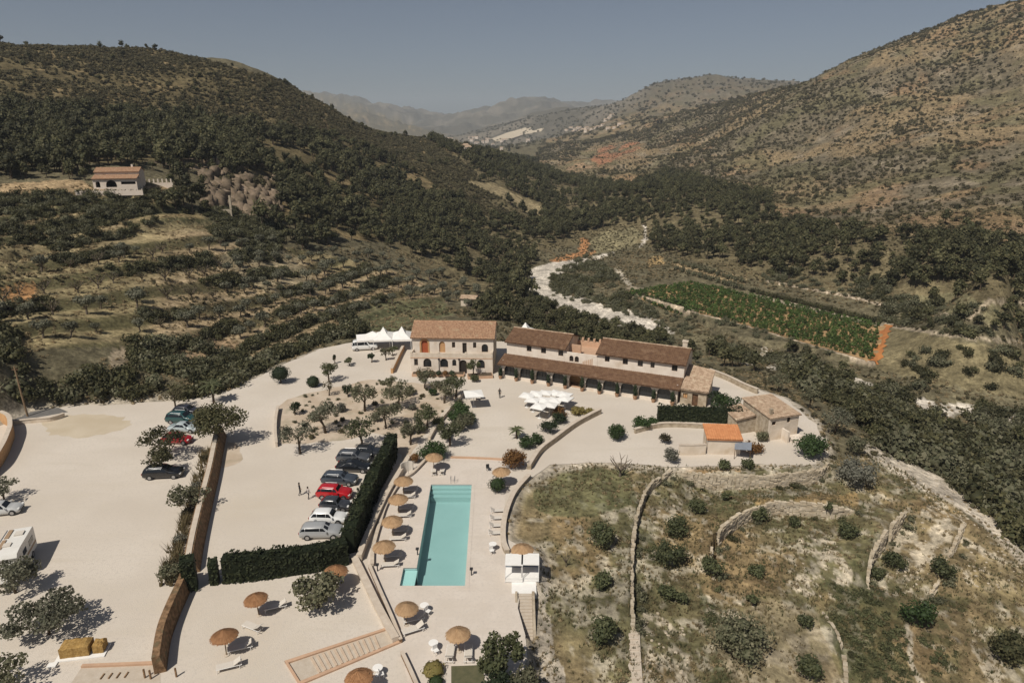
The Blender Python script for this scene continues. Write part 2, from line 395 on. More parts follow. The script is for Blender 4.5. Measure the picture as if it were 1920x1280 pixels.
# ---- what the ground is made of (its own colours), patch by patch
def lerp(c, new, m): return c*(1-m[..., None]) + np.array(new)*m[..., None]
def ground_colours():
    x, y, z = TX, TY, TZ; d = np.hypot(x, y)
    n1 = fbm(x/14, y/14, 51, 4); n2 = fbm(x/4, y/4, 61, 4); n3 = fbm(x/55, y/55, 71, 4)
    jx = TPX + (n2-.5)*34*np.clip(60/d*1.6, .25, 1.0); jy = TPY + (fbm(x/4+9, y/4, 66, 4)-.5)*26*np.clip(60/d*1.6, .25, 1.0)
    def M(poly, soft=None):
        return inpoly(jx, jy, poly).astype(float)
    c = np.empty(x.shape+(3,)); c[:] = (.125, .108, .066)
    hillR = M([(1040,430),(1000,300),(1060,200),(1200,120),(1400,100),(1960,-40),(2400,-100),(2400,520),(1960,500),(1650,470),(1450,420),(1250,340)])
    c = lerp(c, (.215, .160, .092), hillR)
    c = lerp(c, (.135, .112, .074), hillR*sstep(.45, .62, n3))
    c = lerp(c, (.23, .19, .135), hillR*sstep(.56, .70, n1)*.7); c = lerp(c, (.122, .108, .058), hillR*sstep(.50, .64, fbm(x/26, y/26, 141, 5))*.75); c = lerp(c, (.25, .155, .085), hillR*sstep(.62, .72, fbm(x/34+7, y/34, 151, 4))*.5)
    far = sstep(1600, 2600, d); c = lerp(c, (.105, .092, .068), far); c = lerp(c, (.17, .145, .11), far*sstep(.5, .62, fbm(x/160, y/160, 77, 4)))
    hillL = M([(-500,330),(-500,60),(300,90),(560,160),(880,270),(1030,400),(1000,470),(800,470),(560,430),(350,300)])
    c = lerp(c, (.115, .092, .048), hillL); c = lerp(c, (.20, .15, .08), hillL*sstep(.56, .68, n1))
    val = M([(860,280),(1000,300),(1200,350),(1440,370),(1450,425),(2300,480),(2300,640),(1650,560),(1400,520),(1180,450),(1000,470),(960,600),(860,560),(700,430),(800,400)])
    c = lerp(c, (.14, .115, .065), val)
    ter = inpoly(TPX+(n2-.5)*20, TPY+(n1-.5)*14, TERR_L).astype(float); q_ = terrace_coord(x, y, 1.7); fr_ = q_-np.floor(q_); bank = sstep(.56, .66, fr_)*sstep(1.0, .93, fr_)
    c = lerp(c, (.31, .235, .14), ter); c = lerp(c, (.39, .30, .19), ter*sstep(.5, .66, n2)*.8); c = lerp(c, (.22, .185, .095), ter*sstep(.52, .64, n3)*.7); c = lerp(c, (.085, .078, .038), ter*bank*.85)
    c = lerp(c, (.105, .108, .055), inpoly(jx, jy, [(640,610),(720,560),(830,560),(850,590),(760,610),(690,640)])*.8)
    c = lerp(c, (.30, .25, .16), M([(400,490),(470,450),(560,480),(600,545),(520,560)])*.7)
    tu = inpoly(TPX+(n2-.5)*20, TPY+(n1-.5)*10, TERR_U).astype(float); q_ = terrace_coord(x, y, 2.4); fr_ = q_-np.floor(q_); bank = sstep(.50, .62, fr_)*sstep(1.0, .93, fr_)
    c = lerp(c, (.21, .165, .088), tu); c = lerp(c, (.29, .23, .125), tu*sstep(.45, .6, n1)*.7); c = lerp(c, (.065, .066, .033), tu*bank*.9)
    c = lerp(c, (.29, .23, .13), M([(-300,470),(0,462),(160,430),(330,415),(440,425),(300,445),(0,505),(-300,520)])*.55)
    c = lerp(c, (.36, .2, .09), M([(0,535),(60,530),(70,565),(10,580)]))
    c = lerp(c, (.36, .29, .2), M([(205,690),(215,655),(245,655),(240,700),(185,725)]))
    c = lerp(c, (.33, .22, .13), M([(250,640),(400,620),(460,650),(420,680),(260,670)])*.5)
    # near the far house
    c = lerp(c, (.33, .24, .14), M([(0,345),(150,335),(175,350),(330,350),(330,362),(120,362),(0,362)]))
    c = lerp(c, (.3, .22, .16), M([(270,305),(400,290),(520,300),(500,312),(370,318)])*.7)
    rock = M([(375,330),(450,315),(520,340),(525,390),(470,415),(440,395),(390,385)]); c = lerp(c, (.34, .26, .19), rock*sstep(.42, .55, n2))
    c = lerp(c, (.30, .24, .14), M([(870,340),(930,345),(1020,390),(1010,410),(940,370)])*.8)
    c = lerp(c, (.25, .17, .11), M([(560,190),(600,215),(640,250),(590,240)])*.4)
    # red earth, river bed, tracks, vineyards
    red = M([(1105,300),(1130,276),(1165,268),(1198,266),(1208,276),(1165,292),(1120,312)]); c = lerp(c, (.30, .15, .085), red*sstep(.36, .46, fbm(x/18, y/18, 131, 4))); c = lerp(c, (.31, .21, .13), M([(1040,325),(1090,305),(1115,312),(1060,333)])*sstep(.4, .52, n1))
    c = lerp(c, (.40, .20, .09), M([(1030,488),(1085,470),(1090,445),(1105,450),(1100,475),(1120,470),(1100,480),(1040,496)]))
    c = lerp(c, (.22, .19, .11), M([(1105,455),(1130,435),(1190,425),(1205,440),(1180,465),(1120,475)]))
    bed = (.53, .475, .40)
    def MB_(poly): return inpoly(TPX+(n2-.5)*7, TPY+(n1-.5)*5, poly).astype(float)
    c = lerp(c, bed, MB_([(1265,622),(1240,634),(1185,624),(1130,609),(1075,592),(1035,572),(1000,562),(985,548),(988,520),(998,503),(1030,493),(1095,484),(1150,472),(1120,486),(1070,502),(1040,520),(1028,538),(1045,549),(1085,556),(1135,564),(1185,581),(1240,600)]))
    c = lerp(c, bed, MB_([(1203,421),(1213,427),(1215,445),(1203,463),(1199,464),(1208,443),(1207,430)]))
    c = lerp(c, (.42, .37, .29), MB_([(1150,502),(1160,505),(1188,535),(1182,540),(1165,525)]))
    c = lerp(c, bed, sstep(.42, .48, fbm(x/11, y/11, 88, 3))*M([(1395,655),(1450,665),(1560,690),(1660,730),(1760,755),(1919,770),(2300,820),(2300,850),(1919,800),(1760,785),(1640,745),(1540,710),(1440,690),(1390,680)]))
    c = lerp(c, (.15, .13, .075), M([(1280,610),(1420,655),(1500,680),(1420,690),(1300,650)])*.6)
    field = M([(1660,610),(1800,640),(2300,700),(2300,770),(1919,745),(1760,720),(1640,690)]); c = lerp(c, (.18, .15, .085), field)
    c = lerp(c, (.17, .15, .085), M([(1710,555),(1800,548),(1850,570),(1780,590),(1700,575)])); c = lerp(c, (.17, .15, .085), M([(1850,570),(1960,580),(1960,630),(1840,600)]))
    def TR(pts, wpx, colr, cc):
        dl, _, _, _ = linedist(TPX, TPY, pts); return lerp(cc, colr, (dl < wpx*(.7+.6*n1)).astype(float))
    c = TR([(1165,548),(1290,580),(1420,615),(1540,650),(1640,680)], 3.0, (.42, .34, .25), c)
    c = TR([(1180,540),(1290,552),(1400,572),(1530,592),(1640,605),(1760,625),(1900,640),(2100,660)], 3.6, (.34, .28, .2), c)
    c = TR([(1408,556),(1530,584),(1650,614)], 6.5, (.36, .30, .22), c)
    c = TR([(1440,527),(1520,542),(1590,555),(1690,580),(1790,592)], 2.6, (.42, .34, .25), c)
    c = TR([(1815,600),(1850,565),(1960,570)], 3.5, (.38, .31, .22), c)
    c = TR([(1430,652),(1520,690),(1600,712),(1650,735)], 3.2, (.45, .4, .32), c)
    c = lerp(c, (.36, .25, .12), M([(1215,485),(1240,480),(1245,495),(1215,500)])); c = lerp(c, (.35, .26, .15), M([(1260,490),(1400,520),(1395,540),(1265,505)]))
    # estate slopes on the right: dry grass, stones, green hollows
    est = inpoly(jx, jy, [(1000,900),(1100,860),(1560,860),(1640,840),(1920,1040),(2400,1400),(2400,2000),(960,2000),(980,1280),(1012,1050),(950,1010)]).astype(float)
    c = lerp(c, (.215, .166, .092), est); c = lerp(c, (.125, .118, .06), est*sstep(.42, .62, n1)*.85); c = lerp(c, (.255, .18, .095), est*sstep(.5, .68, fbm(x/7+5, y/7, 93, 4))*.7)
    speck = est*sstep(.56, .66, fbm(x/1.1, y/1.1, 97, 3)*.6+n1*.42); c = lerp(c, (.42, .37, .285), speck*.7)
    def PT(poly, col, th, s, sc):  # speckled patch
        nonlocal c
        c = lerp(c, col, M(poly)*.9*sstep(th+.01, th+.08, fbm(x/sc, y/sc, s, 3)))
    green = (.07, .078, .034)
    for g in ([(1005,920),(1060,880),(1180,880),(1190,940),(1080,970),(1010,960)],):
        c = lerp(c, (.11, .112, .055), M(g)*.75)
    for g in ([(1550,1090),(1600,1070),(1680,1120),(1720,1180),(1700,1290),(1600,1290),(1570,1180)], [(1330,1090),(1345,1180),(1400,1290),(1330,1290),(1310,1150)], [(1340,930),(1400,950),(1350,990),(1320,970)], [(1740,1180),(1800,1180),(1830,1290),(1750,1290)],
              [(1200,930),(1235,920),(1230,1060),(1200,1050)], [(1760,1120),(1850,1110),(1840,1150),(1780,1160)]):
        c = lerp(c, green, inpoly(TPX+(fbm(x/6, y/6, 161, 4)-.5)*130, TPY+(fbm(x/6+30, y/6, 163, 4)-.5)*110, g)*sstep(.3, .55, n2)*.6)
    st = (.47, .405, .305)
    PT([(1220,990),(1235,950),(1275,930),(1270,980)], st, .42, 101, 1.2); PT([(1210,1130),(1290,1180),(1290,1290),(1200,1290)], st, .47, 102, .9)
    PT([(1490,1010),(1560,1000),(1600,1090),(1550,1130),(1480,1100)], st, .5, 103, 1.1); PT([(1680,1000),(1760,930),(1800,1000),(1760,1060),(1690,1120),(1640,1110),(1680,1060)], st, .44, 104, 1.3)
    PT([(1560,870),(1640,870),(1640,900),(1580,910)], st, .5, 105, 1.0); PT([(1820,1180),(1880,1180),(1890,1290),(1830,1290)], st, .48, 106, 1.0); PT([(1330,1140),(1400,1130),(1420,1160),(1340,1170)], st, .45, 107, .9)
    PT([(1800,1000),(1890,1050),(1900,1110),(1810,1100)], st, .52, 108, 1.2); PT([(1300,880),(1540,880),(1540,905),(1290,905)], (.4,.35,.27), .42, 109, 1.5)
    c = lerp(c, (.28, .17, .07), M([(1290,868),(1400,872),(1390,884),(1290,884)])*.8); c = lerp(c, (.28, .19, .09), M([(1400,935),(1600,925),(1610,948),(1420,945)])*.75)
    c = lerp(c, (.30, .235, .125), M([(1790,1020),(1930,1080),(1930,1150),(1840,1100)])*.6)
    sand = (.47, .41, .33)
    dl, _, _, _ = linedist(TPX, TPY, [(1640,846),(1720,890),(1790,925),(1850,975),(1910,1035),(1990,1110)]); wob = (n2-.5)*26
    c = lerp(c, sand, sstep(22, 12, dl+wob)*.95)
    c = lerp(c, sand, M([(1010,1040),(1030,1060),(1035,1200),(1060,1290),(990,1290),(1000,1200)])*.85)
    c = TR([(1700,1172),(1708,1200),(1706,1235),(1718,1262),(1735,1290)], 5, (.43, .37, .28), c)
    c = lerp(c, (.30, .24, .155), M([(1330,1180),(1440,1120),(1540,1150),(1585,1290),(1380,1290)])*.55)
    # bank below the estate on the left, tan blended half over it
    c = lerp(c, (.26, .22, .15), M([(-300,690),(0,690),(120,740),(60,770),(-300,800)])*.5)
    # soft sand verge of the yards
    de, _, _, _ = linedist(x, y, ESTATE, True); verge = np.where(inpoly(x, y, ESTATE), 1, sstep(2.2, .4, de+ (n2-.5)*2))
    c = lerp(c, (.46, .40, .32), verge*np.where(TPY < 900, .9, .75))
    c *= (1 + (fbm(x/2.3, y/2.3, 111, 3)-.5)*.5)[..., None]
    return np.clip(c, .01, .8)
TC = ground_colours()

def ground_material():
    m = bpy.data.materials.new('soil'); m.use_nodes = True; t = m.node_tree; b = t.nodes['Principled BSDF']
    b.inputs['Roughness'].default_value = .95; b.inputs['Specular IOR Level'].default_value = .1
    a = t.nodes.new('ShaderNodeAttribute'); a.attribute_name = 'soil'
    g = t.nodes.new('ShaderNodeNewGeometry')
    def noise(s, det):
        n = t.nodes.new('ShaderNodeTexNoise'); n.inputs['Scale'].default_value = s; n.inputs['Detail'].default_value = det; n.inputs['Roughness'].default_value = .7
        t.links.new(g.outputs['Position'], n.inputs['Vector']); return n.outputs['Fac']
    def mr(f, a0, a1, b0, b1):
        n = t.nodes.new('ShaderNodeMapRange'); n.inputs[1].default_value = a0; n.inputs[2].default_value = a1; n.inputs[3].default_value = b0; n.inputs[4].default_value = b1
        t.links.new(f, n.inputs[0]); return n.outputs[0]
    h = t.nodes.new('ShaderNodeMix'); h.data_type = 'RGBA'; h.blend_type = 'MULTIPLY'; h.inputs[0].default_value = 1
    mu = t.nodes.new('ShaderNodeMath'); mu.operation = 'MULTIPLY'
    t.links.new(mr(noise(1.3, 8), .33, .67, .55, 1.5), mu.inputs[0]); m3 = t.nodes.new('ShaderNodeMath'); m3.operation = 'MULTIPLY'; t.links.new(mr(noise(.11, 7), .35, .65, .75, 1.22), m3.inputs[0]); t.links.new(mr(noise(.33, 6), .36, .64, .62, 1.38), m3.inputs[1]); t.links.new(m3.outputs[0], mu.inputs[1])
    cb = t.nodes.new('ShaderNodeCombineColor')
    for i in range(3): t.links.new(mu.outputs[0], cb.inputs[i])
    t.links.new(a.outputs['Color'], h.inputs[6]); t.links.new(cb.outputs[0], h.inputs[7]); t.links.new(h.outputs[2], b.inputs['Base Color'])
    bn = t.nodes.new('ShaderNodeBump'); bn.inputs['Strength'].default_value = .7; bn.inputs['Distance'].default_value = .35
    t.links.new(noise(1.1, 8), bn.inputs['Height']); t.links.new(bn.outputs[0], b.inputs['Normal'])
    return m
def build_terrain():
    V = np.stack([TX, TY, TZ], -1).reshape(-1, 3)
    i, j = np.meshgrid(np.arange(NA-1), np.arange(ND-1), indexing='ij'); k = (i*ND+j).ravel()
    Q = np.stack([k, k+1, k+1+ND, k+ND], -1)[:, ::-1]
    # the pool is dug into the ground
    me = np_mesh('terrain', V, POOL_CUT(Q, V), ground_material(), smooth=True)
    c = me.attributes.new('soil', 'FLOAT_COLOR', 'POINT')
    c.data.foreach_set('color', np.concatenate([TC.reshape(-1, 3), np.ones((len(V), 1))], 1).astype(np.float32).ravel())
    o = obj('terrain', me); tag(o, 'dry valley floor and scrubby hillsides around the estate', None, None, 'structure'); return o
POOL_PX = [(776,1098),(874,1098),(885,908),(808,908)]
def POOL_CUT(Q, V):
    pl = [tuple(P(a, b)[:2]) for a, b in [(740,1106),(882,1106),(892,902),(802,902),(775,1060),(748,1060)]]
    ctr = V[Q].mean(1); return Q[~inpoly(ctr[:, 0], ctr[:, 1], pl)]
terrain = build_terrain()
# ------------------------------------------------------------------ haze of the far valley
def build_haze():
    b = MB(); b.box(-9000, -400, -60, 9000, 11000, 430)
    m = bpy.data.materials.new('haze'); m.use_nodes = True; t = m.node_tree; t.nodes.clear()
    o = t.nodes.new('ShaderNodeOutputMaterial'); v = t.nodes.new('ShaderNodeVolumePrincipled')
    v.inputs['Color'].default_value = (.84, .92, 1.0, 1); v.inputs['Density'].default_value = HAZE; v.inputs['Anisotropy'].default_value = 0.0
    t.links.new(v.outputs[0], o.inputs['Volume'])
    ob = b.build('haze', m); tag(ob, 'thin blue summer haze filling the valley', None, None, 'stuff'); return ob
HAZE = 1.1e-4
build_haze()

# ------------------------------------------------------------------ foliage
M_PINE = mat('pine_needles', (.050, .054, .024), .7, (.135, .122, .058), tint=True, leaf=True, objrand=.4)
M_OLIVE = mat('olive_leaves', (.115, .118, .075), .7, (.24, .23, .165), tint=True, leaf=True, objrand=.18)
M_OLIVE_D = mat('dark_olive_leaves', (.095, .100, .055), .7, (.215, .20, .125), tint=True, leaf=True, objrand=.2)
M_FIG = mat('fig_leaves', (.060, .072, .032), .65, (.145, .15, .072), tint=True, leaf=True, objrand=.2)
M_GREEN = mat('garden_leaves', (.034, .058, .02), .6, (.075, .115, .038), tint=True, leaf=True, objrand=.2)
M_DEEP = mat('deep_green_leaves', (.022, .034, .016), .65, (.05, .066, .03), tint=True, leaf=True, objrand=.15)
M_SCRUB = mat('scrub_leaves', (.066, .060, .030), .8, (.165, .138, .075), tint=True, leaf=True, objrand=.5)
M_GREY = mat('grey_leaves', (.13, .128, .098), .8, (.24, .23, .185), tint=True, leaf=True, objrand=.15)
M_RUST = mat('rust_leaves', (.13, .06, .018), .7, (.26, .14, .05), tint=True, leaf=True, objrand=.1)
M_YELLOW = mat('yellow_leaves', (.2, .17, .05), .7, (.36, .28, .11), tint=True, leaf=True)
M_VINE = mat('vine_leaves', (.045, .085, .018), .65, (.11, .15, .045), tint=True, leaf=True, objrand=.35)
M_HEDGE = mat('cypress_leaves', (.014, .021, .009), .75, (.055, .064, .027), tint=True, leaf=True, objrand=.1)
M_BARK = mat('bark', (.12, .085, .055), .9, (.06, .045, .03), 8, .8, bump=.5)
M_BARK_G = mat('grey_bark', (.2, .16, .12), .9, (.1, .08, .06), 8, .8, bump=.5)
M_DRY = mat('dry_grass', (.30, .235, .13), .9, (.17, .14, .07), tint=True, leaf=True, objrand=.3)
M_TUFT = mat('green_tuft', (.085, .095, .04), .9, (.16, .15, .075), tint=True, leaf=True, objrand=.3)

def ico(sub=1):
    bm = bmesh.new(); bmesh.ops.create_icosphere(bm, subdivisions=sub, radius=1)
    V = np.array([v.co[:] for v in bm.verts]); Fc = np.array([[v.index for v in f.verts] for f in bm.faces]); bm.free(); return V, Fc
ICO1, ICO2 = ico(1), ico(2)
def leaves(rng, lobes, n, size, out=.55, lo=.72, hi=1.06, aspect=1.0, up=0.0):
    """n leaf-clump quads spread through the shells of the lobes (x,y,z,rx,ry,rz)"""
    L = np.array(lobes, float); vol = (L[:, 3]*L[:, 4]*L[:, 5])**.67; idx = rng.choice(len(L), n, p=vol/vol.sum()); l = L[idx]
    u = rng.normal(size=(n, 3)); u /= np.linalg.norm(u, axis=1)[:, None]
    r = rng.uniform(lo, hi, (n, 1)) * (1 + .22*np.sin(u[:, :1]*5+idx[:, None])*np.cos(u[:, 1:2]*6+idx[:, None]*2))
    c = l[:, :3] + u*l[:, 3:6]*r
    nr = u*out + rng.normal(size=(n, 3))*(1-out)*.8; nr[:, 2] += up; nr /= np.linalg.norm(nr, axis=1)[:, None]
    t = np.cross(nr, rng.normal(size=(n, 3))); t /= np.linalg.norm(t, axis=1)[:, None]; b = np.cross(nr, t)
    s = size*rng.uniform(.6, 1.35, (n, 1))
    V = np.stack([c-t*s*aspect-b*s*.3, c+t*s*.2*aspect-b*s, c+t*s*aspect+b*s*.3, c-t*s*.2*aspect+b*s], 1).reshape(-1, 3)
    Q = np.arange(n*4).reshape(-1, 4)
    return V, Q, rng.uniform(0, 1, n)
def core(rng, lobes, k=.74, ic=ICO1):
    V0, F0 = ic; Vs = []; Fs = []; n = 0
    for l in lobes:
        j = 1 + rng.uniform(-.14, .14, (len(V0), 1))
        Vs.append(V0*np.array(l[3:6])*k*j + np.array(l[:3])); Fs.append(F0+n); n += len(V0)
    return np.concatenate(Vs), np.concatenate(Fs)
def crown_mesh(name, material, lobes, n, size, seed, k=.74, ic=ICO1, trunk=None, bark=None, **kw):
    """leaf clumps round a solid leafy core; with trunk: (points, radii) joined in"""
    rng = np.random.default_rng(seed)
    V, Q, t = leaves(rng, lobes, n, size, **kw); parts_v = [V]; q = [Q]; mi = [np.zeros(len(Q), int)]; ti = [t]; nv = len(V)
    if k > 0:
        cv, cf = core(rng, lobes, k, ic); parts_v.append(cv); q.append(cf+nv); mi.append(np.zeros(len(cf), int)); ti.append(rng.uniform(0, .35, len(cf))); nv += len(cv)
    if trunk:
        b = MB()
        for pts, rad in trunk: b.tube(pts, rad, 5, 0, False)
        tv = np.array(b.v); tq = np.array(b.f); parts_v.append(tv); q.append(tq+nv); mi.append(np.ones(len(tq), int)); ti.append(np.zeros(len(tq)))
    # triangles and quads go in separate runs
    order = sorted(range(len(q)), key=lambda i: i)
    return np_mesh(name, np.concatenate(parts_v), [q[i] for i in order], [material, bark or M_BARK], np.concatenate([mi[i] for i in order]), np.concatenate([ti[i] for i in order]))
def pine_lobes(rng, h, r):
    L = []; k = rng.integers(4, 7)
    for i in range(k):
        a = rng.uniform(0, 6.3); d = r*rng.uniform(.15, .62); z = h*rng.uniform(.46, .86); rr = r*rng.uniform(.38, .62)*(1.25-.5*z/h)
        L.append((d*math.cos(a), d*math.sin(a), z, rr, rr, rr*rng.uniform(.6, .85)))
    L.append((0, 0, h*.72, r*.6, r*.6, h*.27)); return L
def round_lobes(rng, zc, r, rz, k=6, spread=.55, part=.55):
    L = [(0, 0, zc, r*.72, r*.72, rz*.72)]
    for i in range(k):
        a = rng.uniform(0, 6.3); e = rng.uniform(-.5, .9)
        L.append((r*spread*math.cos(a)*math.cos(e), r*spread*math.sin(a)*math.cos(e), zc+rz*spread*math.sin(e), r*part*rng.uniform(.7, 1.15), r*part*rng.uniform(.7, 1.15), rz*part*rng.uniform(.7, 1.1)))
    return L
def trunk_mb(h, r, rng, limbs=4, spread=1.0, lean=.15, top=.9):
    b = MB(); ax, ay = rng.uniform(-lean, lean, 2)*h
    pts = [(0, 0, -.25), (ax*.2, ay*.2, h*.25), (ax*.7, ay*.7, h*.5), (ax, ay, h*.68)]
    b.tube(pts, [r*1.35, r, r*.85, r*.6], 8)
    for i in range(limbs):
        a = 6.283*i/limbs+rng.uniform(-.5, .5); z0 = h*rng.uniform(.34, .6); f = z0/(h*.68)
        s = Vector((ax*f, ay*f, z0)); e = Vector((ax+spread*math.cos(a), ay+spread*math.sin(a), h*rng.uniform(top-.15, top+.1)))
        m = s.lerp(e, .5)+Vector((0, 0, -.06*h)); b.tube([s, m, e], [r*.6, r*.4, r*.15], 6)
    return b
_rng = np.random.default_rng(11)
PINES = []
for k in range(7):
    h = _rng.uniform(5.0, 7.5); r = h*_rng.uniform(.36, .46)
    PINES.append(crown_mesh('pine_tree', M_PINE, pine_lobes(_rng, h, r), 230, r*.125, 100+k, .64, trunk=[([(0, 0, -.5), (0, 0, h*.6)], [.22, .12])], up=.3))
def mass(name, label, protos, pts, mats, seed=1):
    """one object of uncountable copies: a cloud of points that carries them (pts = list of (x,y,z,scale); protos = objects of the scene)"""
    rng = np.random.default_rng(seed); pts = np.array(pts, float); n = len(pts); me = bpy.data.meshes.new(name); me.vertices.add(n); me.vertices.foreach_set('co', pts[:, :3].astype(np.float32).ravel())
    for nm, ty, val in (('size', 'FLOAT', pts[:, 3]), ('turn', 'FLOAT', rng.uniform(0, 6.283, n)), ('tall', 'FLOAT', rng.uniform(.82, 1.2, n)), ('pick', 'INT', rng.integers(0, len(protos), n))):
        a = me.attributes.new(nm, ty, 'POINT'); a.data.foreach_set('value', np.asarray(val, np.int32 if ty == 'INT' else np.float32))
    for m_ in mats: me.materials.append(m_)
    ng = bpy.data.node_groups.new(name, 'GeometryNodeTree'); ng.interface.new_socket('Geometry', in_out='INPUT', socket_type='NodeSocketGeometry'); ng.interface.new_socket('Geometry', in_out='OUTPUT', socket_type='NodeSocketGeometry')
    N = ng.nodes; Lk = ng.links; gi = N.new('NodeGroupInput'); go = N.new('NodeGroupOutput'); ip = N.new('GeometryNodeInstanceOnPoints'); jn = N.new('GeometryNodeJoinGeometry')
    def attr(nm, ty):
        a = N.new('GeometryNodeInputNamedAttribute'); a.data_type = ty; a.inputs['Name'].default_value = nm; return a.outputs['Attribute']
    for p in reversed(protos):
        oi = N.new('GeometryNodeObjectInfo'); oi.transform_space = 'ORIGINAL'; oi.inputs['Object'].default_value = p; gt = N.new('GeometryNodeGeometryToInstance'); Lk.new(oi.outputs['Geometry'], gt.inputs[0]); Lk.new(gt.outputs[0], jn.inputs[0])
    ip.inputs['Pick Instance'].default_value = True; Lk.new(gi.outputs[0], ip.inputs['Points']); Lk.new(jn.outputs[0], ip.inputs['Instance']); Lk.new(attr('pick', 'INT'), ip.inputs['Instance Index'])
    cr = N.new('ShaderNodeCombineXYZ'); Lk.new(attr('turn', 'FLOAT'), cr.inputs[2]); er = N.new('FunctionNodeEulerToRotation'); Lk.new(cr.outputs[0], er.inputs[0]); Lk.new(er.outputs[0], ip.inputs['Rotation'])
    cs = N.new('ShaderNodeCombineXYZ'); sz = attr('size', 'FLOAT'); mu = N.new('ShaderNodeMath'); mu.operation = 'MULTIPLY'; Lk.new(sz, mu.inputs[0]); Lk.new(attr('tall', 'FLOAT'), mu.inputs[1]); Lk.new(sz, cs.inputs[0]); Lk.new(sz, cs.inputs[1]); Lk.new(mu.outputs[0], cs.inputs[2]); Lk.new(cs.outputs[0], ip.inputs['Scale'])
    Lk.new(ip.outputs[0], go.inputs[0]); o = obj(name, me); md = o.modifiers.new('copies', 'NODES'); md.node_group = ng; tag(o, label, None, None, 'stuff'); return o
def scatter(n, seed, dlo, dhi, region, minpx=0, avoid=None, az=(-44, 44)):
    """random ground points, even over the ground, kept where region(px,py,x,y) says so"""
    rng = np.random.default_rng(seed); d = np.sqrt(rng.uniform(dlo**2, dhi**2, n)); a = np.radians(rng.uniform(az[0], az[1], n))
    x = d*np.sin(a); y = d*np.cos(a); z = H(x, y); px, py = proj(x, y, z)
    k = region(px, py, x, y, z, rng) & seen(x, y, z, 2.5) & (px > -160) & (px < 2080) & (py < 1420)
    return x[k], y[k], z[k], px[k], py[k], rng
def individuals_and_rest(name, label, cat, group, protos, mats, X, Y, Z, SC, nmax, mass_name, mass_label, seed, sink=.1):
    d = np.hypot(X, Y); px, py = proj(X, Y, Z); inside = (px > -10) & (px < 1930) & (py < 1290)
    vis = seen(X, Y, Z, 1.0) & inside
    order = np.argsort(-(SC/d)*vis); rng = np.random.default_rng(seed); first = order[:nmax]; rest = order[nmax:]; made = {}
    med = np.median(SC[first]) if len(first) else 1
    for n_, i in enumerate(first):
        k = n_ if n_ < len(protos) else rng.integers(len(protos)); o = obj(name, protos[k], None, (X[i], Y[i], Z[i]-sink), rng.uniform(0, 6.3)); made.setdefault(k, o); s = SC[i]
        o.scale = (s, s, s*rng.uniform(.85, 1.15)); tag(o, label(px[i], py[i], 'big' if s > med*1.12 else 'small' if s < med*.88 else 'middling') if callable(label) else label, cat, group)
    if len(rest): mass(mass_name, mass_label, [made[k] for k in sorted(made)], [(X[i], Y[i], Z[i]-sink, SC[i]) for i in rest], mats, seed)
    return [made[k] for k in sorted(made)]
FOREST = [[(-200,190),(150,215),(480,240),(640,262),(800,335),(880,395),(980,425),(1010,445),(1000,520),(960,560),(880,520),(840,500),(760,470),(640,455),(560,470),(470,420),(400,395),(330,385),(330,345),(-200,348)],
          [(860,280),(1000,300),(1060,335),(1180,350),(1250,322),(1440,370),(1460,425),(2100,475),(2100,545),(1900,548),(1640,540),(1450,520),(1400,500),(1270,480),(1215,470),(1225,435),(1190,420),(1090,435),(1010,465),(970,520),(900,450),(1000,420),(900,340)],
          [(880,600),(930,540),(985,530),(1000,570),(1060,595),(1130,612),(1240,640),(1250,668),(1130,650),(1000,640),(950,605)],
          [(780,250),(860,280),(1000,390),(960,350),(860,300)]]
NOFOR = [[(870,338),(930,343),(1025,392),(1010,412),(940,372)], [(375,328),(520,335),(528,395),(470,420),(390,390)], [(-60,341),(172,338),(180,318),(268,318),(275,338),(330,340),(330,365),(-60,368)]]
VF = [[(1164,540),(1290,518),(1400,534),(1680,600),(1646,694),(1400,643)], [(1660,610),(1919,650),(1919,745),(1640,690)]]
def anyin(px, py, polys):
    r = np.zeros(px.shape, bool)
    for p in polys: r |= inpoly(px, py, p)
    return r
def blocked(px, py): return anyin(px, py, NOFOR) | inpoly(px, py, [(988,545),(995,505),(1030,492),(1120,475),(1215,418),(1222,450),(1120,490),(1040,545),(1262,605),(1250,636),(1130,610)]) | anyin(px, py, VF)
def rg_forest(px, py, x, y, z, rng):
    f = fbm(x/40, y/40, 201, 3); return anyin(px, py, FOREST) & ~blocked(px, py) & (rng.uniform(size=px.shape) < .12+2.1*(f-.29)+.5*((py < 325) & (px < 480)))
x, y, z, px, py, rng = scatter(170000, 5, 120, 1200, rg_forest, az=(-40, 40))
print('forest', len(x))
k = min(len(x), 9500)
sc = rng.uniform(.55, 1.2, len(x))**1.0*np.where(py > 560, .75, 1.0)*np.where(x < -60, 1.05, .9)
def lb_pine(px, py, s):
    z_ = 'on the hill foot below the villa at the left' if px < 450 else 'between the houses and the dry river' if py > 560 and px > 860 else 'in the dense wood left of the dry river bend' if px < 1010 else 'at the foot of the dry hillside on the right' if px > 1240 else 'in the valley floor beyond the dry river bend'
    return {'big': 'tall broad dark pine ', 'small': 'low dark pine ', 'middling': 'dark green pine '}[s]+z_
PINE_OBJ = individuals_and_rest('pine_tree', lb_pine, 'tree', 'pines of the valley wood',
                     PINES, [M_PINE, M_BARK], x[:k], y[:k], z[:k], sc[:k], 300, 'pine_wood', 'dense pine wood covering the hill foot and valley floor', 31, .2)

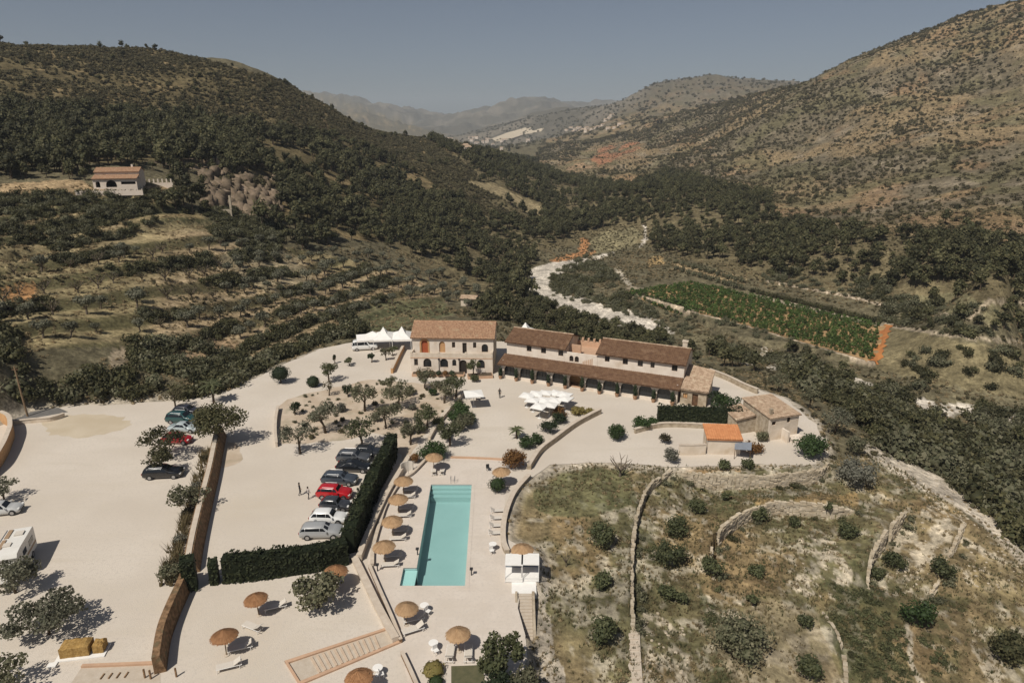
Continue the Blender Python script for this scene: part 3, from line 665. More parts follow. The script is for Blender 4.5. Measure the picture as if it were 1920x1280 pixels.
# scrub of the hills
SCRUB = []
for k in range(6):
    L = [(rr_[0]*.5, rr_[1]*.5, .55+rr_[2]*.15, .6, .6, .5) for rr_ in _rng.uniform(-1, 1, (3, 3))]
    SCRUB.append(crown_mesh('hill_shrub', M_SCRUB, L, 44, .19, 300+k, .8, (ICO1[0], ICO1[1]) if k < 0 else (np.array([(1,0,0),(-.5,.86,0),(-.5,-.86,0),(0,0,1),(0,0,-.8)], float), np.array([(0,1,3),(1,2,3),(2,0,3)])), up=.25))
HILLR = [(1000,300),(1060,200),(1200,120),(1400,100),(1960,-40),(2400,-100),(2400,520),(1960,500),(1650,470),(1450,420),(1250,340),(1030,430)]
HILLL = [(-500,330),(-500,60),(300,90),(560,160),(880,270),(1030,400),(1000,470),(800,470),(560,430),(350,300)]
def rg_r(px, py, x, y, z, rng):
    f = fbm(x/60, y/60, 211, 4); return inpoly(px, py, HILLR) & ~anyin(px, py, FOREST) & (rng.uniform(size=px.shape) < .15+1.9*(f-.32)) & ~inpoly(px, py, [(1040,325),(1120,268),(1215,262),(1215,300),(1090,325)])
x, y, z, px, py, rng = scatter(60000, 6, 220, 1300, rg_r, az=(2, 42))
print('scrub right', len(x)); k = min(len(x), 14000)
def lb_scrub(px, py, s): return {'big': 'large dark shrub', 'small': 'tiny dark shrub', 'middling': 'low dark shrub'}[s]+(' on the upper dry hillside at the right' if py < 250 else ' dotting the lower dry hillside near the right edge' if px > 1600 else ' dotting the dry hillside above the pine wood')
SCRUB_OBJ = individuals_and_rest('hill_shrub', lb_scrub, 'shrub', 'shrubs dotting the right hillside', SCRUB, [M_SCRUB, M_BARK],
                     x[:k], y[:k], z[:k], (rng.uniform(.5, 1.3, len(x))**1.5+.25)[:k]*(.8+np.hypot(x, y)[:k]/1500), 300, 'hill_scrub', 'scrub bushes dotted over the dry hillside on the right', 32)
def rg_r2(px, py, x, y, z, rng): return inpoly(px, py, HILLR) & ~anyin(px, py, FOREST)
x, y, z, px, py, rng = scatter(60000, 56, 220, 1200, rg_r2, az=(2, 42)); k = min(len(x), 17000)
mass('hill_tussocks', 'small tussocks and low herbs between the shrubs of the dry hillside on the right', SCRUB_OBJ, [(x[i], y[i], z[i]-.1, s_) for i, s_ in zip(range(k), rng.uniform(.22, .62, k)*(.8+np.hypot(x, y)[:k]/1200))], [M_SCRUB, M_BARK], 57)
def rg_l(px, py, x, y, z, rng):
    f = fbm(x/45, y/45, 221, 4); return inpoly(px, py, HILLL) & ~anyin(px, py, FOREST) & ~anyin(px, py, NOFOR) & (rng.uniform(size=px.shape) < .35+1.9*(f-.34))
x, y, z, px, py, rng = scatter(110000, 7, 230, 700, rg_l, az=(-42, 4))
print('scrub left', len(x)); k = min(len(x), 21000)
mass('hill_scrub', 'thick dark scrub covering the hill on the left', SCRUB_OBJ, [(x[i], y[i], z[i]-.1, s) for i, s in zip(range(k), rng.uniform(.5, 1.55, k))], [M_SCRUB, M_BARK], 33)
def rg_lp(px, py, x, y, z, rng): return inpoly(px, py, HILLL) & ~anyin(px, py, FOREST) & ~anyin(px, py, NOFOR)
x, y, z, px, py, rng = scatter(1500, 8, 230, 620, rg_lp, az=(-42, 4)); k = min(len(x), 110)
individuals_and_rest('hill_pine', lambda px, py, s: {'big': 'dark pine', 'small': 'tiny dark pine', 'middling': 'small dark pine'}[s]+(' near the skyline of the scrubby left hill' if py < 150 else ' halfway up the scrubby left hill above the villa' if px < 500 else ' on the long scrubby spur falling towards the valley'), 'tree', 'lone pines on the left hill', PINES, [M_PINE, M_BARK], x[:k], y[:k], z[:k], rng.uniform(.45, .85, len(x))[:k], 300, 'x', 'x', 34)
def rg_rp(px, py, x, y, z, rng): return inpoly(px, py, HILLR) & ~anyin(px, py, FOREST) & ((py > 280+.05*(px-1000)) | (rng.uniform(size=px.shape) < .25))
x, y, z, px, py, rng = scatter(420, 9, 240, 1300, rg_rp, az=(2, 42)); k = min(len(x), 150)
individuals_and_rest('hill_tree', 'dark pine standing alone on the dry hillside on the right', 'tree', 'lone pines on the right hillside', PINES, [M_PINE, M_BARK], x[:k], y[:k], z[:k], rng.uniform(.5, .95, len(x))[:k], 300, 'x', 'x', 35)
# far slopes and valley: scrub and trees as one far mass
def rg_far(px, py, x, y, z, rng): return (rng.uniform(size=px.shape) < .5) & (px > 620) & (px < 1560)
x, y, z, px, py, rng = scatter(9000, 10, 1150, 3300, rg_far, az=(-12, 24)); k = min(len(x), 1500)
mass('far_scrub', 'trees and scrub of the far valley', SCRUB_OBJ, [(x[i], y[i], z[i]-.3, s) for i, s in zip(range(k), rng.uniform(3.0, 6.5, k))], [M_PINE, M_BARK], 36)

# olive groves on the terraces of the left slope
OLIVES = []
for k in range(5):
    L = round_lobes(_rng, 2.55, 1.7, 1.15, 6)
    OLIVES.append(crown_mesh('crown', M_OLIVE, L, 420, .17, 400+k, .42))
OLTRUNK = [trunk_mb(2.4, .17, _rng, 4, .8).mesh('trunk', M_BARK_G) for k in range(4)]
BARE = []
for k in range(3):
    b = MB(); rg = np.random.default_rng(60+k)
    b.tube([(0, 0, -.3), (.05, 0, .7)], [.16, .12], 6)
    for i in range(7):
        a = 6.28*i/7+rg.uniform(-.3, .3); p1 = Vector((.05, 0, .7)); p2 = p1+Vector((.8*math.cos(a), .8*math.sin(a), .8*rg.uniform(.6, 1.3)))
        p3 = p2+Vector((.5*math.cos(a+.5), .5*math.sin(a+.5), .7)); b.tube([p1, p2, p3], [.09, .06, .02], 5)
        b.tube([p2, p2+Vector((.6*math.cos(a-.8), .6*math.sin(a-.8), .5))], [.05, .015], 5)
    BARE.append(b.mesh('trunk', M_BARK_G))
BARECROWN = [crown_mesh('crown', M_SCRUB, round_lobes(_rng, 1.75, 1.2, .75, 5), 70, .13, 440+k, 0) for k in range(3)]
def place_tree(name, label, cat, group, p, crown, trunk, s, sz=None, rz=None, rng=_rng):
    t = thing(name, label, cat, p, rng.uniform(0, 6.3) if rz is None else rz, group); t.scale = (s, s, sz or s)
    if trunk is not None: obj('trunk', trunk, t)
    obj('crown', crown, t); return t
def rg_ol(px, py, x, y, z, rng):
    q = terrace_coord(x, y, 1.7); fr = q-np.floor(q)
    return inpoly(px, py, [(-60,640),(-60,530),(150,480),(440,440),(560,470),(700,480),(830,520),(900,550),(880,580),(780,560),(700,580),(560,620),(420,650),(250,640)]) & (fr > .1) & (fr < .55)
x, y, z, px, py, rng = scatter(7000, 12, 130, 300, rg_ol, az=(-40, 0))
keep = []
for i in range(len(x)):
    if all((x[i]-x[j])**2+(y[i]-y[j])**2 > 17 for j in keep): keep.append(i)
print('olives', len(keep))
for i in keep[:190]:
    bare = px[i] < 420 and rng.uniform() < .55
    if bare: place_tree('almond_tree', 'small bare-limbed tree with thin brown foliage on the terraces at the left', 'tree', 'thin trees of the left terraces', (x[i], y[i], z[i]-.1), BARECROWN[rng.integers(3)], BARE[rng.integers(3)], rng.uniform(.8, 1.35))
    else: place_tree('olive_tree', ('grey green olive tree ' + ('in the close olive grove beside the wood' if px[i] > 620 else 'on the stepped terraces above the marquees' if px[i] > 430 else 'among the almond trees at the far left')), 'tree', 'olive trees of the left terraces', (x[i], y[i], z[i]-.1), OLIVES[rng.integers(5)], OLTRUNK[rng.integers(4)], rng.uniform(.62, 1.2))
# shrubs along the terrace banks
BUSH = [crown_mesh('bank_shrub', M_PINE, [(-.5, 0, .5, .8, .7, .65), (.5, .2, .55, .8, .7, .7), (0, -.3, .7, .7, .6, .6)], 230, .115, 460+k, .5) for k in range(4)]
BUSH_O = [crown_mesh('grey_shrub', M_OLIVE_D, [(-.5, 0, .5, .8, .7, .65), (.5, .2, .55, .8, .7, .7), (0, -.3, .7, .7, .6, .6)], 230, .115, 470+k, .5) for k in range(4)]
def rg_bk(px, py, x, y, z, rng):
    q = terrace_coord(x, y, 1.7); fr = q-np.floor(q); f = fbm(x/16, y/16, 231, 3)
    m1 = inpoly(px, py, TERR_L) & (fr > .64) & (fr < .95) & (f > .50) & ~inpoly(px, py, [(660,660),(700,570),(820,540),(860,600)])
    q2 = terrace_coord(x, y, 2.4); fr2 = q2-np.floor(q2)
    m2 = inpoly(px, py, TERR_U) & (fr2 > .62) & (fr2 < .93) & (f > .34+.1*(py > 430))
    m3 = inpoly(px, py, [(-60,362),(330,362),(330,395),(-60,405)]) & (f > .45) | inpoly(px, py, [(300,390),(440,390),(560,440),(540,500),(440,460)]) & (f > .4)
    return m1 | m2 | m3
x, y, z, px, py, rng = scatter(26000, 13, 120, 330, rg_bk, az=(-42, 0)); k = min(len(x), 2600); print('bank', len(x))
individuals_and_rest('bank_shrub', lambda px, py, s: {'big': 'broad dark shrub', 'small': 'small dark shrub', 'middling': 'dark green shrub'}[s]+(' in the terrace banks just below the villa' if py < 440 else ' in a long terrace bank among the almond trees at the left' if px < 330 else ' in a terrace bank among the olive trees'), 'shrub', 'shrubs of the left terrace banks', BUSH+BUSH_O[:2], [M_PINE, M_BARK], x[:k], y[:k], z[:k], rng.uniform(.6, 1.45, len(x))[:k], 300, 'bank_scrub', 'scrub filling the terrace banks of the left slope', 37)
# gully below the yard on the left
def rg_g(px, py, x, y, z, rng):
    f = fbm(x/8, y/8, 241, 3)
    return (inpoly(px, py, [(60,755),(90,720),(240,690),(250,640),(370,640),(400,665),(480,685),(560,640),(660,595),(690,622),(600,648),(520,678),(440,722),(385,744),(255,752)]) & (f > .36)) | (inpoly(px, py, [(0,690),(250,690),(100,750),(0,760)]) & (f > .6)) | (inpoly(px, py, [(-100,600),(30,610),(30,680),(-100,700)]) & (f > .42))
x, y, z, px, py, rng = scatter(9000, 14, 100, 190, rg_g, az=(-42, 0)); k = min(len(x), 330); print('gully', len(x))
individuals_and_rest('gully_shrub', lambda px, py, s: {'big': 'large dense shrub', 'small': 'small dense shrub', 'middling': 'dense dark shrub'}[s]+(' in the gully near the utility pole' if px < 160 else ' in the gully beyond the edge of the left car park' if px < 330 else ' in the gully behind the palm tree' if px < 450 else ' on the bank leading up to the marquees'), 'shrub', 'shrubs of the gully beside the yard', BUSH+BUSH_O[:2], [M_PINE, M_BARK], x[:k], y[:k], z[:k], rng.uniform(1.1, 2.3, len(x))[:k], 300, 'gully_scrub', 'scrub filling the gully below the yard', 38, .2)
# river bank and the slope below the estate on the right
BANK_R = [(1480,672),(1560,712),(1640,758),(1760,802),(2060,860),(2060,1130),(1930,1040),(1860,965),(1760,890),(1660,845),(1600,800),(1530,745),(1480,700)]
def rg_b(px, py, x, y, z, rng):
    f = fbm(x/14, y/14, 251, 3); f2 = fbm(x/8, y/8, 252, 3)
    a = inpoly(px, py, BANK_R) & (f > .33)
    b = inpoly(px, py, [(1270,615),(1330,615),(1420,650),(1520,690),(1640,720),(1800,750),(2060,800),(2060,860),(1700,780),(1520,720),(1400,690),(1290,665)]) & (f2 > .56)
    c_ = inpoly(px, py, [(1030,520),(1120,490),(1160,520),(1180,560),(1240,600),(1300,625),(1240,600),(1100,560),(1040,545)]) & (f2 > .42)
    e = inpoly(px, py, [(1660,560),(2060,560),(2060,660),(1760,625),(1650,600)]) & (f > .52)
    g = inpoly(px, py, [(1440,500),(1700,530),(1720,590),(1600,560),(1440,530)]) & (f2 > .55)
    return a | b | c_ | e | g
x, y, z, px, py, rng = scatter(34000, 15, 70, 330, rg_b, az=(0, 44)); print('bankr', len(x)); k = min(len(x), 3600)
individuals_and_rest('riverside_shrub', lambda px, py, s: {'big': 'large olive green shrub', 'small': 'small olive green shrub', 'middling': 'dense olive green shrub'}[s]+(' in the thicket below the rocky path' if px > 1640 and py > 780 else ' behind the stone house' if px > 1400 and py > 690 else ' beside the bed of the dry river'), 'shrub', 'shrubs of the river bank', BUSH+BUSH_O, [M_PINE, M_BARK], x[:k], y[:k], z[:k], (rng.uniform(.62, 1.5, len(x))**2.0*np.where(inpoly(px, py, BANK_R), 1.25, .8))[:k], 300, 'riverside_scrub', 'thicket along the dry river bank', 39, .2)
def rg_bt(px, py, x, y, z, rng):
    return inpoly(px, py, [(1440,640),(1520,670),(1640,730),(1760,790),(2000,860),(2000,1000),(1800,900),(1640,830),(1560,760),(1500,700)]) | inpoly(px, py, [(1270,640),(1420,680),(1440,700),(1300,680)]) | inpoly(px, py, [(1660,545),(1919,560),(1919,650),(1700,610)])
x, y, z, px, py, rng = scatter(500, 16, 80, 260, rg_bt, az=(0, 44)); k = min(len(x), 70)
individuals_and_rest('riverside_pine', lambda px, py, s: {'big': 'tall dark tree', 'small': 'small dark tree', 'middling': 'dark tree'}[s]+(' in the thicket below the rocky path' if px > 1640 and py > 780 else ' near the tracks beyond the vineyard' if py < 650 and px > 1600 else ' rising behind the stone houses'), 'tree', 'trees of the river bank', PINES, [M_PINE, M_BARK], x[:k], y[:k], z[:k], rng.uniform(.5, .8, len(x))[:k], 300, 'x', 'x', 40)

def rg_bp(px, py, x, y, z, rng): return inpoly(px, py, BANK_R) & (fbm(x/10, y/10, 255, 3) > .47)
x, y, z, px, py, rng = scatter(9000, 63, 70, 260, rg_bp, az=(0, 44)); k = min(len(x), 420)
mass('thicket_trees', 'small trees of the thicket between the estate and the dry river', PINE_OBJ, [(x[i], y[i], z[i]-.3, s_) for i, s_ in zip(range(k), rng.uniform(.3, .62, k))], [M_PINE, M_BARK], 64)
for i, (a_, b_, s_) in enumerate([(322,352,.9),(338,345,1.2),(352,366,1.25),(368,372,1.1),(345,385,1.2),(330,392,1.0),(362,398,1.1),(386,402,.95),(306,398,.9),(382,352,.8),(402,322,.7),(432,318,.8),(455,322,.8)]):
    p = A(a_, b_); o = obj('pine_tree', PINES[i % 7], None, p-Vector((0, 0, .3)), i); o.scale = (s_, s_, s_); tag(o, 'dark pine in the clump between the villa and the rocky outcrop' if i < 9 else 'dark pine on the ledge by the small white house above the outcrop', 'tree', 'pines beside the villa and outcrop')
def rg_oc(px, py, x, y, z, rng): return inpoly(px, py, NOFOR[1]) & (fbm(x/9, y/9, 257, 3) > .54)
x, y, z, px, py, rng = scatter(16000, 65, 200, 330, rg_oc, az=(-36, -14)); k = min(len(x), 260)
mass('outcrop_scrub', 'scrub clinging to the rocky outcrop on the left hill', SCRUB_OBJ, [(x[i], y[i], z[i]-.1, s_) for i, s_ in zip(range(k), rng.uniform(.5, 1.6, k))], [M_SCRUB, M_BARK], 66)
# low scrub and herbs of the valley floor, the river edges and the left slope: nobody could count them
def rg_low(px, py, x, y, z, rng):
    f = fbm(x/13, y/13, 261, 3); ok = ~anyin(px, py, VF) & ~inpoly(x, y, ESTATE)
    bed_ = inpoly(px, py, [(988,545),(995,505),(1030,492),(1090,488),(1040,520),(1040,550),(1130,566),(1235,600),(1255,616),(1240,632),(1130,604),(1000,556)])
    return ok & ~bed_ & (f > .36) & (((px > 900) & (py > 420) & (py < 860)) | ((px < 900) & (py > 380) & (py < 700) & (f > .56)))
x, y, z, px, py, rng = scatter(52000, 58, 90, 420, rg_low, az=(-43, 43)); k = min(len(x), 14000); print('low', len(x))
mass('low_scrub', 'low scrub and dry herbs of the valley floor and terraces', SCRUB_OBJ, [(x[i], y[i], z[i]-.08, s_) for i, s_ in zip(range(k), rng.uniform(.2, .75, k)**1.2)], [M_SCRUB, M_BARK], 59)
def rg_edge(px, py, x, y, z, rng):
    dl, _, _, _ = linedist(px, py, [(985,545),(1000,560),(1075,590),(1130,607),(1200,630),(1250,640)]); d2, _, _, _ = linedist(px, py, [(1100,486),(1040,520),(1045,548),(1130,566),(1235,600),(1290,622)])
    d3, _, _, _ = linedist(px, py, [(1170,560),(1290,592),(1420,626),(1540,662),(1640,694)]); d4, _, _, _ = linedist(px, py, [(1440,520),(1540,535),(1700,570),(1800,585),(1900,600)])
    return (dl < 9) | (d2 < 10) | ((d3 < 9) & (rng.uniform(size=px.shape) < .5)) | ((d4 < 12) & (rng.uniform(size=px.shape) < .6))
x, y, z, px, py, rng = scatter(26000, 60, 120, 380, rg_edge, az=(0, 43)); k = min(len(x), 420)
individuals_and_rest('riverbank_bush', lambda px, py, s: {'big': 'broad grey green bush', 'small': 'small grey green bush', 'middling': 'grey green bush'}[s]+(' on the edge of the pale dry river bed' if px < 1260 else ' along the bank and tracks round the vineyard'), 'bush', 'bushes along the river bed and tracks', BUSH_O, [M_OLIVE_D, M_BARK], x[:k], y[:k], z[:k], rng.uniform(.6, 1.3, len(x))[:k], 300, 'riverbank_scrub', 'scrub along the river bed and tracks', 61)
M_DRYB = mat('dry_herbs', (.25, .19, .105), .9, (.38, .30, .18), tint=True, leaf=True, objrand=.35)
DRYB = [crown_mesh('dry_tussock', M_DRYB, [(0, 0, .3, .5, .5, .35), (.35, .2, .25, .4, .4, .3)], 60, .12, 480+k, .45, (np.array([(1,0,0),(-.5,.86,0),(-.5,-.86,0),(0,0,1),(0,0,-.8)], float), np.array([(0,1,3),(1,2,3),(2,0,3)])), up=.3) for k in range(3)]
M_TUFTG = mat('rank_green', (.065, .074, .032), .8, (.15, .148, .072), tint=True, leaf=True, objrand=.3)
GREENB = [crown_mesh('green_clump', M_TUFTG, [(0, 0, .35, .6, .6, .42), (.4, .2, .3, .5, .5, .36)], 80, .12, 490+k, .45, (np.array([(1,0,0),(-.5,.86,0),(-.5,-.86,0),(0,0,1),(0,0,-.8)], float), np.array([(0,1,3),(1,2,3),(2,0,3)])), up=.3) for k in range(3)]
def rg_dry(px, py, x, y, z, rng):
    return ~anyin(px, py, VF) & ~inpoly(x, y, ESTATE) & ~anyin(px, py, FOREST) & (fbm(x/7, y/7, 271, 3) > .45) & (py > 330) & ~((px > 980) & (py < 640) & inpoly(px, py, [(985,545),(995,500),(1100,485),(1050,550),(1260,612),(1245,636),(1000,560)]))
x, y, z, px, py, rng = scatter(90000, 66, 45, 330, rg_dry, az=(-43, 43)); k = min(len(x), 15000); print('dry', len(x))
individuals_and_rest('dry_tussock', lambda px, py, s: {'big': 'broad tan tussock', 'small': 'small tan tussock', 'middling': 'tan dry tussock'}[s]+(' on the grass terraces near the bottom edge' if py > 1100 else ' on the grass terraces below the houses' if px > 950 and py > 860 else ' on the slopes beyond the estate'), 'grass tuft', 'dry tussocks of the grass terraces', DRYB, [M_DRYB, M_BARK], x[:k], y[:k], z[:k], (rng.uniform(.25, .75, len(x))**1.3)[:k]*np.where(py[:k] > 850, .75, 1.15), 120, 'dry_tussocks', 'dry tan tussocks scattered over the terraces and slopes', 67, .03)
def rg_gh(px, py, x, y, z, rng):
    f = fbm(x/5, y/5, 281, 3)
    px = px+(fbm(x/5, y/5, 283, 3)-.5)*110; py = py+(fbm(x/5+9, y/5, 285, 3)-.5)*90
    return (f > .50) & ~inpoly(x, y, ESTATE) & (inpoly(px, py, [(1560,1085),(1610,1080),(1690,1130),(1720,1190),(1700,1320),(1600,1320),(1575,1180)]) | inpoly(px, py, [(1325,1100),(1345,1180),(1400,1320),(1340,1320),(1310,1150)]) | inpoly(px, py, [(1740,1180),(1800,1180),(1830,1320),(1750,1320)]) | inpoly(px, py, [(1205,930),(1235,920),(1228,1050),(1200,1040)]))
x, y, z, px, py, rng = scatter(30000, 71, 40, 90, rg_gh, az=(4, 44)); k = min(len(x), 380); print('green', len(x))
individuals_and_rest('green_clump', lambda px, py, s: {'big': 'broad leafy green clump', 'small': 'small leafy green clump', 'middling': 'leafy green clump'}[s]+(' in the bright green hollow at the lower right' if px > 1500 else ' in the green strip beside the brown terrace' if px > 1290 else ' in the green strip along the long terrace wall'), 'plant', 'green clumps of the terrace hollows', GREENB, [M_TUFTG, M_BARK], x[:k], y[:k], z[:k], (rng.uniform(.25, .8, len(x))**1.4)[:k], 150, 'green_growth', 'rank green growth filling the hollows of the terraces', 72, .03)
# green growth at the foot of the terrace walls
X_, Y_, S_ = [], [], []
for k_, (pl, drop, reach) in WALLS.items():
    rgk = np.random.default_rng(len(k_)+int(drop*100)+ord(k_[1])); lx, ly = P(*LOWSIDE[k_], -2)[:2]; _, s0, _, _ = linedist(np.array([lx]), np.array([ly]), pl); sg = np.sign(s0[0])
    for i in range(len(pl)-1):
        if rgk.uniform() < .42:
            a = Vector(pl[i]).lerp(Vector(pl[i+1]), rgk.uniform()); e = (Vector(pl[i+1])-Vector(pl[i])).normalized(); q = a+Vector((-e.y, e.x))*sg*rgk.uniform(.5, 1.3); X_.append(q.x); Y_.append(q.y); S_.append(rgk.uniform(.3, .75))
X_, Y_, S_ = np.array(X_), np.array(Y_), np.array(S_)
individuals_and_rest('wall_shrub', lambda px, py, s: {'big': 'leafy shrub', 'small': 'small weed clump', 'middling': 'low green shrub'}[s]+(' at the foot of the long wall between the grass terraces' if px < 1260 else ' at the foot of the curved or upper terrace wall' if px < 1600 else ' at the foot of a stone wall on the far right terraces'), 'shrub', 'shrubs at the foot of the terrace walls', BUSH_O+BUSH[:2], [M_PINE, M_BARK], X_, Y_, H(X_, Y_), S_, 300, 'x', 'x', 62)
# ------------------------------------------------------------------ materials of the estate
from mathutils.geometry import tessellate_polygon
M_SAND = mat('pale_gravel', (.60, .535, .46), .95, (.54, .475, .40), .09, 1.0, bump=.5, bscale=9.0, wear=((.53, .46, .37), .05), streak=((.555, .49, .41), 1.1))
M_DECK = mat('pool_paving', (.62, .55, .48), .85, (.57, .50, .43), .5, .8, bump=.2, bscale=8, streak=((.56, .49, .415), .2))
M_BED = mat('garden_soil', (.53, .44, .345), .95, (.43, .34, .25), .35, 1.0, bump=.4, bscale=3, wear=((.33, .29, .21), .3))
M_TARMAC = mat('old_asphalt', (.17, .16, .15), .9, (.12, .115, .11), 1.2, .6)
M_PINK = mat('pink_paving', (.55, .36, .24), .85, (.46, .30, .20), 1.5, .7, bump=.2)
M_STEP = mat('step_stone', (.52, .45, .37), .85, (.45, .38, .30), 2.0, .6, bump=.2)
M_WHITE = mat('white_plaster', (.74, .66, .57), .9, (.64, .55, .46), .8, .7, bump=.15, bscale=9, wear=((.58, .48, .38), .5))
M_PLASTER = mat('cream_plaster', (.66, .57, .47), .9, (.56, .47, .37), .9, .8, bump=.2, bscale=9, wear=((.50, .40, .29), .6))
M_OCHRE = mat('ochre_plaster', (.55, .33, .16), .9, (.45, .25, .12), 1.2, .7)
M_STONE = mat('rubble_stone', (.44, .37, .28), .95, (.30, .24, .17), 1.6, 1.0, bump=.7, bscale=5)
M_STONE_P = mat('pale_wall_stone', (.52, .445, .34), .95, (.38, .315, .225), 1.2, 1.0, bump=.7, bscale=4, objrand=.12)
M_BROWN = mat('brown_wall_stone', (.27, .165, .09), .95, (.12, .07, .035), 2.6, 1.0, bump=1.0, bscale=7, wear=((.17, .14, .08), 1.3))
M_COPING = mat('coping_stone', (.58, .50, .41), .9, (.48, .40, .32), 1.5, .7, bump=.2)
M_TILE_A = mat('orange_roof_tile', (.43, .265, .165), .9, (.29, .165, .10), 2.6, 1.0, bump=.3, bscale=10, wear=((.42, .30, .19), .9))
M_TILE_B = mat('brown_roof_tile', (.165, .095, .055), .9, (.115, .062, .036), 1.8, 1.0, bump=.3, bscale=10, wear=((.21, .13, .08), .8))
M_TILE_OLD = mat('old_roof_tile', (.47, .35, .25), .95, (.31, .215, .145), 1.8, 1.0, bump=.5, bscale=6, wear=((.52, .42, .3), 1.0))
M_TILE_NEW = mat('bright_orange_tile', (.56, .25, .11), .85, (.46, .19, .08), 2.0, .8)
M_DARK = mat('painted_interior_shade', (.03, .024, .019), .9, amt=0)  # near-black colour that paints in the shade of rooms behind openings
M_GLASSW = mat('window_pane', (.02, .022, .024), .15, amt=0, spec=.5)
M_WOOD = mat('brown_wood', (.14, .075, .04), .8, (.08, .045, .025), 5, .8)
M_DOORO = mat('orange_door', (.42, .11, .04), .7, (.3, .07, .03), 5, .5)
M_STRAW = mat('straw_thatch', (.44, .29, .165), .95, (.31, .19, .10), tint=True, objrand=.06)
M_STRAW_D = mat('dark_straw_thatch', (.35, .185, .09), .95, (.23, .11, .05), tint=True, objrand=.06)
M_POLE = mat('weathered_pole', (.25, .17, .10), .85, (.18, .12, .07), 6, .6)
M_METAL = mat('white_metal', (.75, .73, .70), .5, amt=0)
M_SLING = mat('beige_sling', (.62, .57, .50), .8, (.55, .5, .44), 6, .5)
M_CLOTH = mat('white_canvas', (.82, .80, .77), .85, (.74, .72, .68), 1.5, .5)
M_DGREY = mat('dark_plastic', (.035, .035, .037), .5, amt=0)
M_RUBBER = mat('tyre_rubber', (.02, .02, .02), .8, amt=0)
M_RIM = mat('wheel_rim', (.45, .45, .46), .35, amt=0, metal=.8)
M_CARGLASS = mat('car_glass', (.012, .014, .016), .08, amt=0, spec=.6)
M_LAMP = mat('lamp_lens', (.7, .7, .68), .15, amt=0); M_TAIL = mat('tail_lens', (.25, .01, .01), .2, amt=0)
M_SLATE = mat('blue_grey_sheet', (.23, .25, .29), .5, (.18, .2, .23), 2, .6)
M_POOLT = mat('pool_plaster', (.46, .535, .535), .6, (.42, .50, .50), .5, .5)
def water_mat():
    m = bpy.data.materials.new('pool_water'); m.use_nodes = True; t = m.node_tree; t.nodes.clear()
    o = t.nodes.new('ShaderNodeOutputMaterial'); mx = t.nodes.new('ShaderNodeMixShader'); tr = t.nodes.new('ShaderNodeBsdfTransparent'); g = t.nodes.new('ShaderNodeBsdfGlossy')
    fr = t.nodes.new('ShaderNodeFresnel'); fr.inputs['IOR'].default_value = 1.33; tr.inputs['Color'].default_value = (.76, .94, .93, 1); g.inputs['Roughness'].default_value = .06
    n = t.nodes.new('ShaderNodeTexNoise'); n.inputs['Scale'].default_value = 1.6; n.inputs['Detail'].default_value = 3; b = t.nodes.new('ShaderNodeBump'); b.inputs['Strength'].default_value = .12; b.inputs['Distance'].default_value = .05
    tc = t.nodes.new('ShaderNodeTexCoord'); t.links.new(tc.outputs['Object'], n.inputs['Vector']); t.links.new(n.outputs['Fac'], b.inputs['Height']); t.links.new(b.outputs[0], g.inputs['Normal']); t.links.new(b.outputs[0], fr.inputs['Normal'])
    t.links.new(fr.outputs[0], mx.inputs[0]); t.links.new(tr.outputs[0], mx.inputs[1]); t.links.new(g.outputs[0], mx.inputs[2]); t.links.new(mx.outputs[0], o.inputs['Surface']); return m
M_WATER = water_mat()

# ------------------------------------------------------------------ flat sheets of the estate
def tess(outer, holes=()):
    loops = [[Vector((p[0], p[1], 0)) for p in outer]] + [[Vector((p[0], p[1], 0)) for p in h] for h in holes]
    pts = [p for l in loops for p in l]; return pts, tessellate_polygon(loops)
def sheet(name, pts, z, m, kind='structure', holes=(), label=None, parent=None):
    P2, T = tess(pts, holes); V = [(p.x, p.y, z) for p in P2]; Fc = []
    for t in T:
        a, b, c = [Vector(V[i]) for i in t]
        Fc.append(tuple(t) if (b-a).cross(c-a).z > 0 else tuple(reversed(t)))
    me = bpy.data.meshes.new(name); me.from_pydata(V, [], Fc); me.materials.append(m); o = obj(name, me, parent)
    if kind and not parent: tag(o, label, None, None, kind)
    return o
def W2(px, z=0): return [tuple(P(a, b, z)[:2]) for a, b in px]
def rough_edge(pts, amp, step, seed, closed=True):
    rg = np.random.default_rng(seed); out = []; n = len(pts)
    for i in range(n if closed else n-1):
        a = Vector(pts[i]); b = Vector(pts[(i+1) % n]); L = (b-a).length; k = max(1, int(L/step)); nx = Vector((-(b-a).y, (b-a).x))/max(L, 1e-6)
        for j in range(k): out.append(tuple(a.lerp(b, j/k)+nx*rg.uniform(-amp, amp)))
    return out
PX0, PX1, PY0, PY1 = -9.85, -4.72, 57.8, 78.0          # the pool
STX0, STY1 = -11.25, 60.7
POOL = [(PX0, PY0), (PX1, PY0), (PX1, PY1), (PX0-.55, PY1)]
POOLS = [(STX0, PY0), (PX1, PY0), (PX1-.45, PY1), (PX0-.55, PY1), (PX0-.08, STY1), (STX0-.06, STY1)]
est = rough_edge(ESTATE, .35, 1.6, 3)
sheet('gravel_yard', est, 0.0, M_SAND, holes=[POOLS], label='pale gravel yard, car parks and plaza of the estate')
deck = W2([(842,858),(968,862),(948,930),(940,1000),(945,1040),(960,1100),(985,1190),(984,1300),(770,1300),(748,1210),(690,1080),(690,1035),(745,890),(790,858)])
sheet('pool_deck', deck, 0.006, M_DECK, holes=[POOLS], label='smooth pale paving round the pool')
bed = rough_edge(W2([(522,765),(538,748),(570,738),(640,724),(690,712),(760,716),(830,722),(872,735),(850,752),(805,800),(775,842),(762,868),(745,846),(738,818),(700,812),(640,826),(560,832),(523,832)]), .3, 1.2, 5)
sheet('garden_bed', bed, 0.008, M_BED, label='sandy planted bed between the car park and the houses')
